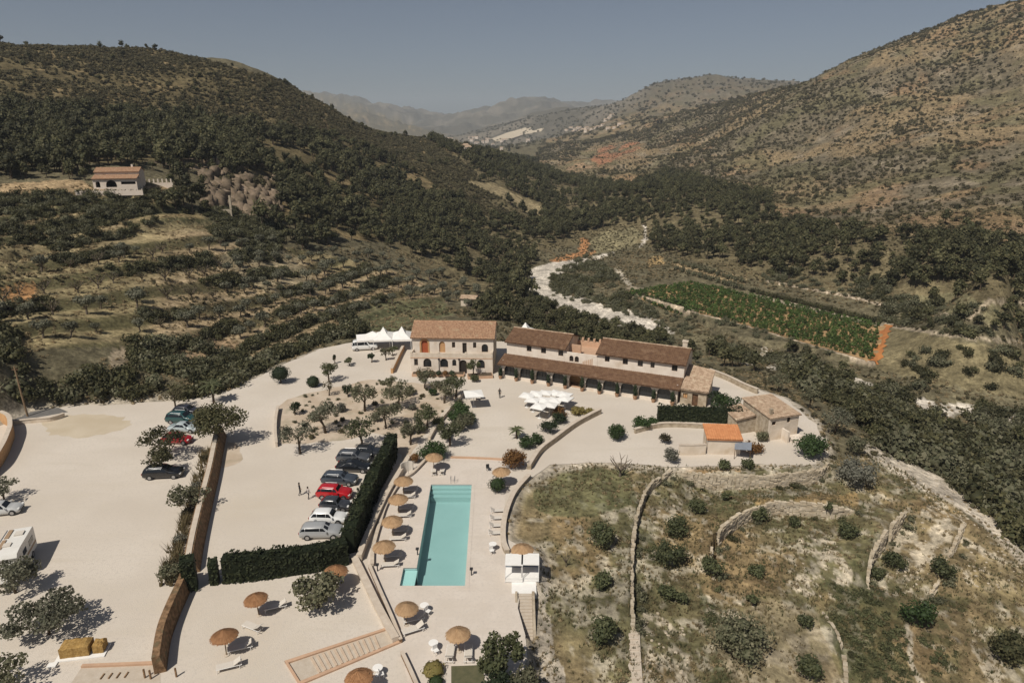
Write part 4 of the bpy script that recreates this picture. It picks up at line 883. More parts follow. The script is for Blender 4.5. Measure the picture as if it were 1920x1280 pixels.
sheet('road', W2([(-200,800),(-60,790),(30,766),(110,764),(128,772),(60,784),(-40,800),(-200,830)]), 0.008, M_TARMAC, label='old grey asphalt road end at the left')
sheet('sandy_patch', rough_edge(W2([(70,790),(110,778),(170,776),(230,783),(250,796),(210,810),(150,820),(95,815)]), .5, 1.0, 15), 0.007, mat('yellow_gravel', (.54, .46, .35), .95, (.48, .40, .29), .2, 1.0, bump=.4, bscale=8), label='faint yellowish sandy patch at the top of the left car park')
sheet('garden_lane', rough_edge(W2([(395,875),(402,838),(418,826),(446,830),(455,860),(440,872),(405,880)]), .25, .8, 8), 0.010, M_BED, label='sandy planting patch beside the long wall')
sheet('house_yard', rough_edge(W2([(1075,860),(1120,790),(1150,770),(1230,800),(1260,830),(1240,858),(1160,868)]), .3, 1.2, 9), 0.006, M_SAND, label='pale drive curving below the houses')
sheet('lawn_patch', W2([(846,1248),(905,1246),(912,1300),(846,1300)]), 0.014, mat('lawn', (.085, .085, .045), .95, (.12, .11, .06), 2, .8), label='small dull green lawn by the pool')

# the pool
def build_pool():
    t = thing('swimming_pool', 'long turquoise swimming pool with corner steps in pale paving', 'pool', (0, 0, 0))
    b = MB(); dp = -1.55; n = len(POOLS)
    main = [(PX0, PY0), (PX1, PY0), (PX1-.45, PY1), (PX0-.55, PY1)]
    b.face([(p[0], p[1], dp) for p in main])
    for i in range(n):
        p, q = POOLS[i], POOLS[(i+1) % n]; b.face([(p[0], p[1], 0.0), (p[0], p[1], dp), (q[0], q[1], dp), (q[0], q[1], 0.0)][::-1])
    b.build('basin', M_POOLT, t)
    s = MB()
    for k in range(4):
        o_ = .42*k; z = -.35-.3*k
        s.box(STX0+o_, PY0+o_*.0, dp, PX0-.02, STY1-o_, z)
    s.build('pool_steps', mat('step_tile', (.60, .70, .69), .6, amt=0), t)
    for k in range(3):
        s = MB(); s.box(PX0-.5+.05, PY1-.5-.6*k, dp, PX1-.46, PY1-.6*k+.09, -.30-.28*k); s.build('end_step', M_POOLT, t)
    c = MB()
    cx, cy = sum(p[0] for p in POOLS)/n, sum(p[1] for p in POOLS)/n
    def off(i):
        p0, p1, p2 = [Vector(POOLS[j % n]) for j in (i-1, i, i+1)]
        n1 = Vector(((p1-p0).y, -(p1-p0).x)).normalized(); n2 = Vector(((p2-p1).y, -(p2-p1).x)).normalized(); m_ = (n1+n2); m_ = m_/max(.2, m_.dot(n1)); return p1+m_*.42
    for i in range(n):
        p, q = Vector(POOLS[i]), Vector(POOLS[(i+1) % n]); P_, Q_ = off(i), off(i+1)
        c.face([(p.x, p.y, .035), (P_.x, P_.y, .035), (Q_.x, Q_.y, .035), (q.x, q.y, .035)]); c.face([(p.x, p.y, -.05), (p.x, p.y, .035), (q.x, q.y, .035), (q.x, q.y, -.05)])
        c.face([(P_.x, P_.y, .035), (P_.x, P_.y, 0), (Q_.x, Q_.y, 0), (Q_.x, Q_.y, .035)])
    c.build('coping', M_DECK, t)
    w_ = MB(); P2, T = tess(POOLS)
    for tr in T: w_.face([(P2[i].x, P2[i].y, -.14) for i in tr])
    me = w_.mesh('water', M_WATER); bm = bmesh.new(); bm.from_mesh(me); bmesh.ops.recalc_face_normals(bm, faces=bm.faces)
    for f in bm.faces:
        if f.normal.z < 0: f.normal_flip()
    bm.to_mesh(me); bm.free(); obj('water', me, t)
    return t
build_pool()

# ------------------------------------------------------------------ walls
def offset_line(pts, d):
    out = []; n = len(pts)
    for i in range(n):
        a = Vector(pts[max(i-1, 0)]); b = Vector(pts[min(i+1, n-1)]); e = (b-a).normalized(); out.append((pts[i][0]-e.y*d, pts[i][1]+e.x*d))
    return out
def band(b, pts, d0, d1, z0, z1, m=0, batter=0.0):
    """a wall of rectangular section along the line, from offset d0 to d1 (left positive); z as number or function(i)"""
    Z0 = z0 if callable(z0) else (lambda i: z0); Z1 = z1 if callable(z1) else (lambda i: z1)
    l0, l1 = offset_line(pts, d0), offset_line(pts, d1); lb = offset_line(pts, d0-batter); n = len(pts)
    for i in range(n-1):
        j = i+1
        A_ = [(*lb[i], Z0(i)), (*lb[j], Z0(j)), (*l0[j], Z1(j)), (*l0[i], Z1(i))]; B_ = [(*l1[j], Z0(j)), (*l1[i], Z0(i)), (*l1[i], Z1(i)), (*l1[j], Z1(j))]
        b.face(A_, m); b.face(B_, m); b.face([A_[3], A_[2], B_[3], B_[2]], m)
    for i, s in ((0, 1), (n-1, -1)):
        f = [(*lb[i], Z0(i)), (*l0[i], Z1(i)), (*l1[i], Z1(i)), (*l1[i], Z0(i))]; b.face(f[::s], m)
def wall(name, label, px, h, th, m, coping=None, cop_w=None, batter=0.0, z0=-.3, group=None, seg=6, cop_h=.09):
    pts = smooth_line(W2(px), seg); t = thing(name, label, 'wall', (0, 0, 0), 0, group)
    b = MB(); band(b, pts, -th/2, th/2, z0, h, 0, batter); b.build('masonry', m, t)
    if coping:
        cw = (cop_w or th+.12)/2; b = MB(); band(b, pts, -cw, cw, h+.002, h+cop_h); b.build('coping', coping, t)
    return t
def stones(b, pts, drop, zf, rg, th=.45, size=.42):
    """courses of uneven stones along a line; zf(x,y) top of the wall"""
    L = 0
    for i in range(len(pts)-1):
        a = Vector(pts[i]); c = Vector(pts[i+1]); l = (c-a).length; e = (c-a)/max(l, 1e-6); ang = math.atan2(e.y, e.x)
        k = max(1, int(l/size))
        for j in range(k):
            p = a.lerp(c, (j+.5)/k); zt = zf(p.x, p.y)
            z = zt-drop-.35; first = True
            if vnoise(np.array([p.x*.35]), np.array([p.y*.35]), 9)[0] > .86: continue
            zt -= .3*vnoise(np.array([p.x*.8]), np.array([p.y*.8]), 4)[0]
            while z < zt-.08:
                hh = size*rg.uniform(.5, .85); w_ = l/k*rg.uniform(.8, 1.12)*.5; t_ = th*rg.uniform(.8, 1.15)*.5
                M = Matrix.Translation((p.x+rg.uniform(-.07, .07), p.y+rg.uniform(-.07, .07), z)) @ Matrix.Rotation(ang+rg.uniform(-.12, .12), 4, 'Z') @ Matrix.Rotation(rg.uniform(-.1, .1), 4, 'X')
                b.box(-w_, -t_, 0, w_, t_, hh*1.05, 0, M); z += hh
for (k_, lab) in (('w1', 'long pale dry stone wall running towards the camera between the grass terraces'), ('w2', 'pale dry stone wall below the yard of the stone house'), ('w3', 'curved dry stone wall holding the middle grass terrace'),
                  ('w4', 'tall pale stone wall between the stony terraces at the right'), ('w5', 'short stone wall near the rocky path edge'), ('w6', 'small stone wall above the dark green tree at the right'), ('w7', 'low stone edge beside the bright green hollow')):
    pl, drop, reach = WALLS[k_]; rg = np.random.default_rng(sum(map(ord, k_)))
    t = thing('dry_stone_wall', lab, 'wall', (0, 0, 0), 0, 'dry stone walls of the terraces'); b = MB()
    lx, ly = P(*LOWSIDE[k_], -2)[:2]; _, s0, _, _ = linedist(np.array([lx]), np.array([ly]), pl); sg = -np.sign(s0[0])
    hi = offset_line(pl, sg*.9)
    def zf(x_, y_, hi=hi, pl=pl):
        i = min(range(len(pl)), key=lambda q: (pl[q][0]-x_)**2+(pl[q][1]-y_)**2); return float(H(*hi[i]))-.12
    stones(b, offset_line(pl, -sg*.1), drop*.78, zf, rg, .42, .40)
    tag(b.build('stone', M_STONE_P, t), None, None, None, 'stuff')
# car park wall with battered brown face
wall('long_wall', 'long brown stone wall with pale top dividing the two car parks', [(412,818),(405,850),(396,895),(385,940),(374,985),(364,1030),(356,1075)][::-1], 1.7, .8, M_BROWN, M_COPING, .55, .7)
wall('brown_wall', 'dark brown curving wall without coping, continuing the long wall to the bottom edge', [(354,1085),(342,1115),(322,1160),(306,1205),(297,1262)][::-1], 1.7, .6, M_BROWN, None, None, .4)
wall('curved_wall', 'curved ochre rendered wall at the left edge of the car park', [(-60,925),(-10,885),(8,860),(18,838),(24,818),(20,800),(5,792)], 1.9, .5, M_OCHRE, M_COPING, .6)
wall('road_wall', 'low pale wall between the road end and the car park', [(26,796),(60,792),(95,789),(121,781)], .6, .4, M_PLASTER, M_COPING)
wall('garden_wall', 'thin pale wall edging the sandy garden bed beside the lane', [(519,838),(517,815),(518,790),(522,768)], .7, .3, M_PLASTER, M_COPING)
wall('ramp_wall', 'curved pale wall between the tall hedge and the pool walk', [(768,862),(742,905),(720,945),(702,985),(686,1020),(674,1052)], .75, .5, M_PLASTER, M_COPING, .6)
wall('pool_border', 'curved low kerb wall behind the parasols left of the pool', [(800,862),(775,888),(752,905),(726,945),(712,985),(700,1030),(698,1062)], .3, .28, M_PLASTER, M_COPING)
wall('terrace_wall', 'straight pale wall dropping from the lower terrace to the pool deck', [(662,1046),(688,1100),(712,1150),(742,1205)], .55, .55, M_PLASTER, M_COPING, .7)
wall('deck_kerb', 'thin kerb wall parallel to the lower terrace wall by the pool', [(693,1065),(712,1110),(734,1160),(752,1205)], .4, .25, M_BROWN, M_COPING, .32)
wall('deck_kerb', 'thin kerb wall running down to the bottom edge beside the orange parasol', [(754,1228),(768,1258),(782,1290)], .4, .25, M_BROWN, M_COPING, .32)
wall('pool_wall', 'curved stone wall holding the pool deck above the grass on the right', [(992,895),(966,925),(951,958),(944,990),(944,1020),(951,1038)][::-1], .45, .5, M_STONE, M_COPING, .6, 0.0, -2.2)
wall('drive_wall', 'pale stone wall beside the curving drive below the white umbrellas', [(992,880),(1012,850),(1040,828),(1075,802),(1105,785),(1125,775)], .8, .55, M_STONE, M_COPING, .6)
wall('plaza_kerb', 'low pink kerb between the plaza and the pool deck', [(845,858),(880,859),(925,861),(962,864)], .22, .3, M_PINK)
wall('shed_wall', 'low pinkish wall to the left of the orange roofed shed', [(1272,852),(1300,852),(1322,851)], 1.5, .3, M_PLASTER, M_COPING)
wall('yard_wall', 'grey stone wall bounding the yard behind the orange roofed shed', [(1190,812),(1230,802),(1270,800),(1330,803),(1395,806)], .7, .4, M_STONE, M_COPING)
wall('planter_wall', 'narrow pale wall beside the curved garden path near the plaza', [(868,742),(842,772),(820,800),(805,826)], .6, .35, M_PLASTER, M_COPING)
wall('stair_wall', 'pale wall along the ramp at the left end of the arcade of the left house', [(735,700),(748,672),(757,655)], 1.0, .4, M_OCHRE, M_COPING)
wall('back_terrace_wall', 'broken stone wall with pale top on the terrace behind the houses', [(1330,700),(1362,712),(1395,728),(1420,738)], .9, .4, M_STONE, M_COPING)

# ------------------------------------------------------------------ hedges
def hedge(label, px, h, wd, seed, m=M_HEDGE, dens=26, leaf=.16):
    pts = smooth_line(W2(px), 8); rg = np.random.default_rng(seed); b = MB(); band(b, pts, -wd*.42, wd*.42, -.1, h*.95)
    Vc = np.array(b.v); Fc = np.array(b.f); Vs = [Vc]; Qs = [Fc]; ti = [np.zeros(len(Fc))+.1]; n0 = len(Vc)
    L = sum(math.dist(pts[i], pts[i+1]) for i in range(len(pts)-1)); n = int(L*(2*h+wd)*dens)
    l = np.array(pts); seg = np.r_[0, np.cumsum(np.hypot(*(l[1:]-l[:-1]).T))]; s = rg.uniform(0, seg[-1], n)
    cx = np.interp(s, seg, l[:, 0]); cy = np.interp(s, seg, l[:, 1]); e = np.stack([np.interp(s+.3, seg, l[:, 0])-np.interp(s-.3, seg, l[:, 0]), np.interp(s+.3, seg, l[:, 1])-np.interp(s-.3, seg, l[:, 1])], 1)
    e /= np.maximum(np.linalg.norm(e, axis=1)[:, None], 1e-6); nr = np.stack([-e[:, 1], e[:, 0]], 1)
    hv = h*(1+.17*(fbm(s/.8, s*0+seed, seed, 3)-.5)*2)
    f = rg.uniform(0, 2*h+wd, n); off = np.where(f < h, -wd/2, np.where(f < 2*h, wd/2, (f-2*h)-wd/2)); z = np.where(f < h, f/h*hv, np.where(f < 2*h, (f-h)/h*hv, hv))
    bulge = 1+.34*(fbm(s/1.1, z/1.1+off*3, seed+5, 3)-.5)*2
    c = np.stack([cx+nr[:, 0]*off*bulge, cy+nr[:, 1]*off*bulge, z+rg.uniform(-.12, .15, n)], 1)
    N = np.stack([nr[:, 0]*np.sign(off)*(f < 2*h), nr[:, 1]*np.sign(off)*(f < 2*h), (f >= 2*h)*1.0+.3], 1)+rg.normal(size=(n, 3))*.55; N /= np.linalg.norm(N, axis=1)[:, None]
    T = np.cross(N, rg.normal(size=(n, 3))); T /= np.linalg.norm(T, axis=1)[:, None]; B = np.cross(N, T); sz = leaf*rg.uniform(.6, 1.5, (n, 1))
    V = np.stack([c-T*sz, c-B*sz*.6, c+T*sz, c+B*sz*.6], 1).reshape(-1, 3); Vs.append(V); Qs.append(np.arange(n*4).reshape(-1, 4)+n0); ti.append(rg.uniform(0, 1, n))
    return tag(obj('hedge', np_mesh('hedge', np.concatenate(Vs), Qs, [m], None, np.concatenate(ti))), label, 'hedge')
hedge('tall dark clipped hedge beside the row of parked cars', [(737,848),(722,885),(700,928),(684,965),(668,1008),(655,1042)], 3.0, 1.5, 1)
hedge('tall dark hedge along the lower edge of the parking, ending at the gap', [(652,1052),(610,1063),(560,1071),(500,1079),(422,1086)], 2.8, 1.5, 2)
hedge('short dark hedge block left of the gap in the lower hedge', [(412,1089),(395,1092)], 2.6, 1.3, 3)
hedge('dark upright hedge clump standing on the long brown wall', [(372,1098),(345,1104)], 3.6, 1.6, 4)
hedge('dark green clipped hedge in front of the stone houses', [(1232,795),(1280,796),(1330,798),(1388,800)], 3.0, 1.4, 5)
hedge('bushy dark hedge by the white post near the stone house', [(1394,800),(1418,802)], 2.8, 1.6, 6, M_DEEP)
# fence posts along the lower hedge
for i, (a_, b_) in enumerate([(455,1088),(505,1084),(548,1078),(597,1072)]):
    b = MB(); p = P(a_, b_); b.tube([(0, 0, -.1), (0, 0, 2.0)], .04, 6); o = b.build('fence_post', M_METAL, None, False, p)
    tag(o, 'thin pale fence post in front of the lower hedge', 'post', 'fence posts along the lower hedge')
# ------------------------------------------------------------------ houses
def arch_poly(x, z, w_, h, n=10):
    """door or window outline, flat bottom and round head: x centre, z sill"""
    r = w_/2; zs = z+h-r; return [(x-r, z), (x+r, z)] + [(x+r*math.cos(a), zs+r*math.sin(a)) for a in [math.pi*i/n for i in range(0, n+1)]]
def rect_poly(x, z, w_, h): return [(x-w_/2, z), (x+w_/2, z), (x+w_/2, z+h), (x-w_/2, z+h)]
def facade(name, m, outer, holes, parent, M=None, thick=.35):
    """wall plate in x,z standing at y 0..thick with real openings; M places it"""
    P2, T = tess(outer, holes); b = MB(); M = M or Matrix.Identity(4); tr = lambda p: tuple(M @ Vector(p))
    V = [tr((p.x, 0, p.y)) for p in P2]+[tr((p.x, thick, p.y)) for p in P2]; n = len(P2); Fc = []
    for t in T:
        a, b_, c = [P2[i] for i in t]; ccw = (b_-a).cross(c-a).z > 0; f = tuple(t) if ccw else tuple(reversed(t))
        Fc.append(f); Fc.append(tuple(i+n for i in reversed(f)))
    k = 0
    for li, loop in enumerate([outer]+list(holes)):
        m_ = len(loop); area = sum(loop[i][0]*loop[(i+1) % m_][1]-loop[(i+1) % m_][0]*loop[i][1] for i in range(m_)); out = (area > 0) == (li == 0)
        for i in range(m_):
            a, c = k+i, k+(i+1) % m_; f = (a, a+n, c+n, c) if out else (c, c+n, a+n, a); Fc.append(f[::-1] if li == 0 else f[::-1])
        k += m_
    b.add(V, Fc); return b.build(name, m, parent)
def window(parent, poly, M, m_pane=None, name='window', frame=M_WOOD, depth=.16, fr=.07):
    """frame ring and pane set back in an opening"""
    cx = sum(p[0] for p in poly)/len(poly); cz = sum(p[1] for p in poly)/len(poly)
    xs = [p[0] for p in poly]; zs = [p[1] for p in poly]; sx = 1-2*fr/(max(xs)-min(xs)); sz = 1-2*fr/(max(zs)-min(zs)); cx = (max(xs)+min(xs))/2; cz = (max(zs)+min(zs))/2
    inner = [(cx+(p[0]-cx)*sx, cz+(p[1]-cz)*sz) for p in poly]; b = MB(); n = len(poly); tr = lambda x, y, z: tuple(M @ Vector((x, y, z)))
    for i in range(n):
        j = (i+1) % n; b.face([tr(poly[i][0], depth, poly[i][1]), tr(poly[j][0], depth, poly[j][1]), tr(inner[j][0], depth, inner[j][1]), tr(inner[i][0], depth, inner[i][1])])
        b.face([tr(inner[i][0], depth, inner[i][1]), tr(inner[j][0], depth, inner[j][1]), tr(inner[j][0], depth+.06, inner[j][1]), tr(inner[i][0], depth+.06, inner[i][1])])
    if len(poly) == 4 and name == 'window': b.add([tr(cx-.025, depth-.01, min(zs)), tr(cx+.025, depth-.01, min(zs)), tr(cx+.025, depth-.01, max(zs)), tr(cx-.025, depth-.01, max(zs))], [(0, 1, 2, 3)])
    f = b.build(name, frame, parent); p = MB(); p.face([tr(q[0], depth+.05, q[1]) for q in inner]); p.build('pane' if name == 'window' else 'door_leaf', m_pane or M_GLASSW, f); return f
def tiled_roof(parent, e0, e1, r0, r1, m, pitch=.32, name='roof', thick=.14):
    """slope from eave e0-e1 up to ridge r0-r1: slab with rows of round tiles on it (tiles are a sub-part)"""
    e0, e1, r0, r1 = map(Vector, (e0, e1, r0, r1)); nrm = (e1-e0).cross(r0-e0).normalized(); dn = -nrm*thick
    b = MB(); P8 = [e0+dn, e1+dn, r1+dn, r0+dn, e0, e1, r1, r0]; b.add(P8, [(3, 2, 1, 0), (4, 5, 6, 7), (0, 1, 5, 4), (1, 2, 6, 5), (2, 3, 7, 6), (3, 0, 4, 7)])
    s = b.build(name, m, parent); L = (e1-e0).length; S_ = ((r0-e0).length+(r1-e1).length)/2; nc = max(2, int(L/pitch)); nr = max(2, int(S_/.42)); n = 5
    U = np.linspace(0, nc, nc*n+1); prof = np.abs(np.sin(math.pi*U))**.7*.085+.012
    rg = np.random.default_rng(nc*7+nr); V = []; e0a, e1a, r0a, r1a, na = map(np.array, (e0, e1, r0, r1, nrm))
    rows = []
    for j in range(nr):
        for f_ in (0, 1):
            v = (j+f_*1.0)/nr; lift = .035 if f_ == 0 else 0.0
            u = U/nc; base = (e0a[None]*(1-u[:, None])+e1a[None]*u[:, None])*(1-v)+(r0a[None]*(1-u[:, None])+r1a[None]*u[:, None])*v
            jit = np.repeat(rg.uniform(-.012, .014, nc+1), n)[:len(U)]
            rows.append(base+na[None]*(prof+lift+jit+.01)[:, None])
    V = np.concatenate(rows); k = len(U); R_ = len(rows); i, j = np.meshgrid(np.arange(k-1), np.arange(R_-1), indexing='xy'); a = (j*k+i).ravel()
    Q = np.stack([a, a+1, a+k+1, a+k], -1); o = obj('roof_tile', np_mesh('roof_tile', V, Q, [m]), s); tag(o, None, None, None, 'stuff'); return s
def ridge_cap(parent, a, b_, m, r=.13):
    b = MB(); a = Vector(a); b_ = Vector(b_); k = max(1, int((b_-a).length/.45))
    for i in range(k): b.tube([a.lerp(b_, i/k), a.lerp(b_, (i+1.08)/k)], [r*1.08, r*.92], 7)
    return b.build('ridge_cap', m, parent)
I4 = Matrix.Identity(4)
def MT(x, y, z=0, rz=0): return Matrix.Translation((x, y, z)) @ Matrix.Rotation(rz, 4, 'Z')

# --- the left house: two storeys, terrace in front of the upper one
def house_left():
    t = thing('terrace_house', 'cream two storey house with terrace, round windows and orange tiled roof', 'house', (-18.75, 119.3, 0), R(-2.5))
    W = 15.2; SB = 2.3; D = 11.0
    low = [rect_poly(1.0, 1.5, .7, 1.3), arch_poly(3.1, 1.2, 1.5, 1.7), arch_poly(6.2, 1.2, 1.5, 1.7), arch_poly(8.1, 1.5, .75, 1.3), arch_poly(9.75, 0.02, 1.35, 2.7), arch_poly(13.0, 1.1, 1.5, 1.7)]
    facade('lower_wall', M_WHITE, [(0, -.2), (W, -.2), (W, 3.05), (0, 3.05)], low, t)
    for k, p in enumerate(low): window(t, p, I4, M_GLASSW if k != 4 else M_DARK, 'door' if k == 4 else 'window')
    b = MB(); b.box(0, .36, 2.85, W, SB+.2, 3.0); b.build('terrace_floor', M_STEP, t)
    b = MB(); b.box(0, .0, 3.052, W, .28, 3.95); b.box(0, .28, 3.052, .28, SB, 3.95); b.box(W-.28, .28, 3.052, W, SB, 3.95)
    for x_ in (0, 5.1, 10.1, W-.35): b.box(x_, -.03, 3.3, x_+.35, .31, 4.15)
    b.build('parapet', M_PLASTER, t)
    b = MB(); b.box(-.05, -.06, 2.95, W+.05, 0, 3.06); b.build('string_course', M_PINK, t)
    up = [arch_poly(2.3, 3.1, 1.25, 2.6), arch_poly(5.6, 3.3, 1.15, 2.2), rect_poly(7.75, 4.3, .6, 1.1), rect_poly(9.8, 3.1, .8, 2.2), rect_poly(11.7, 4.3, .6, 1.1), arch_poly(13.6, 3.5, 1.2, 1.6)]
    facade('upper_wall', M_WHITE, [(0, 3.0), (W, 3.0), (W, 6.25), (0, 6.25)], up, t, MT(0, SB))
    for k, p in enumerate(up): window(t, p, MT(0, SB), [M_DOORO, M_OCHRE, M_GLASSW, M_DARK, M_GLASSW, M_GLASSW][k], 'door' if k in (0, 1, 3) else 'window', [M_DOORO, M_PINK, M_WOOD, M_WOOD, M_WOOD, M_WOOD][k])
    b = MB()
    for k in (0,):
        a = arch_poly(2.3, 3.1, 1.25, 2.6); c = arch_poly(2.3, 3.1, 1.85, 2.95)
        for i in range(1, len(a)): b.face([(a[i][0], SB-.03, a[i][1]), (c[i][0], SB-.03, c[i][1]), (c[(i+1) % len(c)][0], SB-.03, c[(i+1) % len(c)][1]), (a[(i+1) % len(a)][0], SB-.03, a[(i+1) % len(a)][1])])
    b.build('door_surround', M_OCHRE, t)
    g = 8.15; ry = SB+4.2
    for nm, x_ in (('side_wall', 0), ('gable_wall', W)):
        b = MB(); x0, x1 = (x_, x_+.35) if x_ == 0 else (x_-.35, x_)
        pf = [(.36, -.2), (D, -.2), (D, 6.25), (ry, g-.15), (SB+.36, 6.25), (SB+.36, 2.84), (.36, 2.84)]
        P2, T = tess(pf)
        for xx, s in ((x0, 1), (x1, -1)):
            for q in T:
                a, b_, c = [P2[i] for i in q]; cw = (b_-a).cross(c-a).z > 0; f = list(q) if (cw == (s < 0)) else list(reversed(q)); b.face([(xx, P2[i].x, P2[i].y) for i in f])
        for i in range(len(pf)): a, c = pf[i], pf[(i+1) % len(pf)]; b.face([(x0, *a), (x1, *a), (x1, *c), (x0, *c)])
        b.build(nm, M_PLASTER if x_ else M_WHITE, t)
    b = MB(); b.box(.36, D-.35, -.2, W-.36, D, 6.25); b.build('back_wall', M_WHITE, t)
    ov = .45; sl = (g-6.25)/(ry-SB)
    tiled_roof(t, (-.3, SB-ov, 6.3-ov*sl+.12), (W+.3, SB-ov, 6.3-ov*sl+.12), (-.3, ry, g+.05), (W+.3, ry, g+.05), M_TILE_A)
    tiled_roof(t, (W+.3, D+ov, 6.3-ov*sl*.9+.12), (-.3, D+ov, 6.3-ov*sl*.9+.12), (W+.3, ry, g+.05), (-.3, ry, g+.05), M_TILE_A)
    ridge_cap(t, (-.3, ry, g+.1), (W+.3, ry, g+.1), M_TILE_A)
    for x_, z_ in ((5.25, .0), (9.0, .0)):
        b = MB(); b.tube([(x_, -.12, z_), (x_, -.12, 2.7)], .05, 6); b.box(x_-.14, -.26, 2.7, x_+.14, .02, 3.0); b.build('wall_lamp', M_DGREY, t)
    return t
house_left()

# --- the arcade house
def house_arcade():
    ang = math.atan2(-12.52, 28.96); t = thing('arcade_house', 'long cream house with brown tiled roofs and an arcade of ten dark arches', 'house', (-1.95, 117.08, 0), ang)
    L = 31.8; PD_ = 2.5
    ar = [arch_poly(1.7+3.1*k, .45 if k not in (4,) else .02, 2.35, 2.15 if k != 4 else 2.58, 12) for k in range(10)]
    facade('arcade_wall', M_WHITE, [(0, -.2), (L, -.2), (L, 2.95), (0, 2.95)], ar, t, I4, .45)
    b = MB(); b.box(.02, 2.55, -.2, L-.02, 2.9, 3.6); b.build('inner_wall', M_OCHRE, t)
    b = MB(); b.box(0, .46, -.1, L, 2.54, .04); b.build('arcade_floor', M_PINK, t)
    for x_ in (0, L-.3): b = MB(); b.box(x_, .46, -.2, x_+.3, 2.5, 3.2); b.build('end_wall', M_WHITE, t)
    for k in range(10):
        if k in (4,): continue
        b = MB(); x_ = 1.7+3.1*k; b.add([(x_-1.14, .2, .47), (x_+1.14, .2, .47), (x_+1.14, .2, 2.5), (x_-1.14, .2, 2.5)], [(0, 1, 2, 3)])
        P2, T = tess([(p[0], p[1]) for p in arch_poly(x_, .46, 2.3, 2.1, 12)]); g_ = MB()
        for q in T:
            a, b_, c = [P2[i] for i in q]; f = list(q) if (b_-a).cross(c-a).z > 0 else list(reversed(q)); g_.face([(P2[i].x, .3, P2[i].y) for i in f])
        w_ = g_.build('arch_glazing', M_GLASSW, t); fr = MB()
        for dx in (-.6, 0, .6): fr.box(x_+dx-.03, .24, .46, x_+dx+.03, .29, 2.3)
        fr.build('mullion', M_DGREY, w_)
    tiled_roof(t, (-.5, -.75, 2.72), (L+.4, -.75, 2.72), (-.5, 2.6, 3.72), (L+.4, 2.6, 3.72), M_TILE_B, name='arcade_roof')
    def block(s0, s1, wins, gable_x=None):
        hw = 6.2; rz = 7.7; D = 2.55; W = s1-s0
        ho = [rect_poly(x, z, w_, h) for x, z, w_, h in wins]
        facade('upper_wall', M_WHITE, [(s0, 3.6), (s1, 3.6), (s1, hw), (s0, hw)], ho, t, MT(0, D))
        for p in ho: window(t, p, MT(0, D))
        for x_ in (s0, s1-.35):
            b = MB(); pf = [(D+.36, -.2), (D+8, -.2), (D+8, hw), (D+4, rz-.1), (D+.36, hw)]
            for xx, s in ((x_, 1), (x_+.35, -1)): b.face([(xx, *p) for p in (pf[::-1] if s > 0 else pf)])
            for i in range(5): a, c = pf[i], pf[(i+1) % 5]; b.face([(x_, *a), (x_+.35, *a), (x_+.35, *c), (x_, *c)])
            b.build('gable_wall', M_PLASTER, t)
        b = MB(); b.box(s0+.36, D+7.65, -.2, s1-.36, D+8, hw); b.build('back_wall', M_WHITE, t)
        sl = 1.5/4
        tiled_roof(t, (s0-.3, D-.5, hw+.1-.5*sl), (s1+.3, D-.5, hw+.1-.5*sl), (s0-.3, D+4, rz), (s1+.3, D+4, rz), M_TILE_B)
        tiled_roof(t, (s1+.3, D+8.5, hw+.1-.5*sl), (s0-.3, D+8.5, hw+.1-.5*sl), (s1+.3, D+4, rz), (s0-.3, D+4, rz), M_TILE_B)
        ridge_cap(t, (s0-.3, D+4, rz+.06), (s1+.3, D+4, rz+.06), M_TILE_OLD)
    block(0, 11.2, [(4.4, 4.75, .95, 1.15), (7.2, 4.75, .95, 1.15), (9.9+.6, 4.7, .95, 1.25)])
    block(17.3, 32.2, [(19.0, 4.8, .85, 1.0), (22.2, 4.75, .9, 1.15), (24.8, 4.75, .9, 1.15), (26.9, 4.8, .7, 1.0), (30.6, 4.75, .95, 1.15)])
    # the middle: roof terrace with a parapet, small round openings and pink steps
    D = 2.55; sm = [arch_poly(12.5, 3.95, .75, 1.1), arch_poly(13.5, 3.95, .75, 1.1)]
    facade('terrace_front', M_WHITE, [(11.22, 3.6), (17.28, 3.6), (17.28, 5.6), (11.22, 5.6)], sm, t, MT(0, D))
    for p in sm: window(t, p, MT(0, D), M_DARK)
    b = MB(); b.box(11.22, D+.36, 4.5, 17.28, D+7.9, 4.6); b.build('terrace_floor', M_PINK, t)
    b = MB(); b.box(11.22, D+7.5, 4.6, 17.28, D+7.9, 5.6)
    for k in range(5): b.box(12.0+1.1*k, D+7.45, 5.6, 12.35+1.1*k, D+7.9, 6.2)
    b.box(11.5, D+2.5, 4.6, 13.4, D+2.8, 6.3); b.build('parapet', M_PINK, t)
    b = MB()
    for k in range(6): b.box(14.6+.32*k, D-.012, 3.75+.0*k, 14.8+.32*k, D-.004, 4.3+.14*k)
    b.build('tile_frieze', M_PINK, t)
    b = MB(); b.box(30.9, D+4.6, 6.8, 31.7, D+5.3, 8.6); b.box(30.8, D+4.5, 8.6, 31.8, D+5.4, 8.75); b.build('chimney', M_PLASTER, t)
    b = MB(); b.box(17.0, D+3.0, 5.6, 17.7, D+3.6, 7.4); b.build('chimney', M_PLASTER, t)
    # stone annexe on the right end
    x0, x1 = 32.22, 36.4
    an = [rect_poly(33.0, 1.1, .75, .9), rect_poly(34.6, .02, .95, 2.1)]
    facade('annexe_wall', M_STONE, [(x0, -.2), (x1, -.2), (x1, 2.75), (x0, 2.75)], an, t, MT(0, .3))
    window(t, an[0], MT(0, .3), M_OCHRE); window(t, an[1], MT(0, .3), M_WOOD, 'door')
    b = MB(); b.box(x1-.4, .66, -.2, x1, 7.5, 2.75); b.box(x0, 7.1, -.2, x1-.41, 7.5, 4.0); b.build('annexe_side_wall', M_STONE, t)
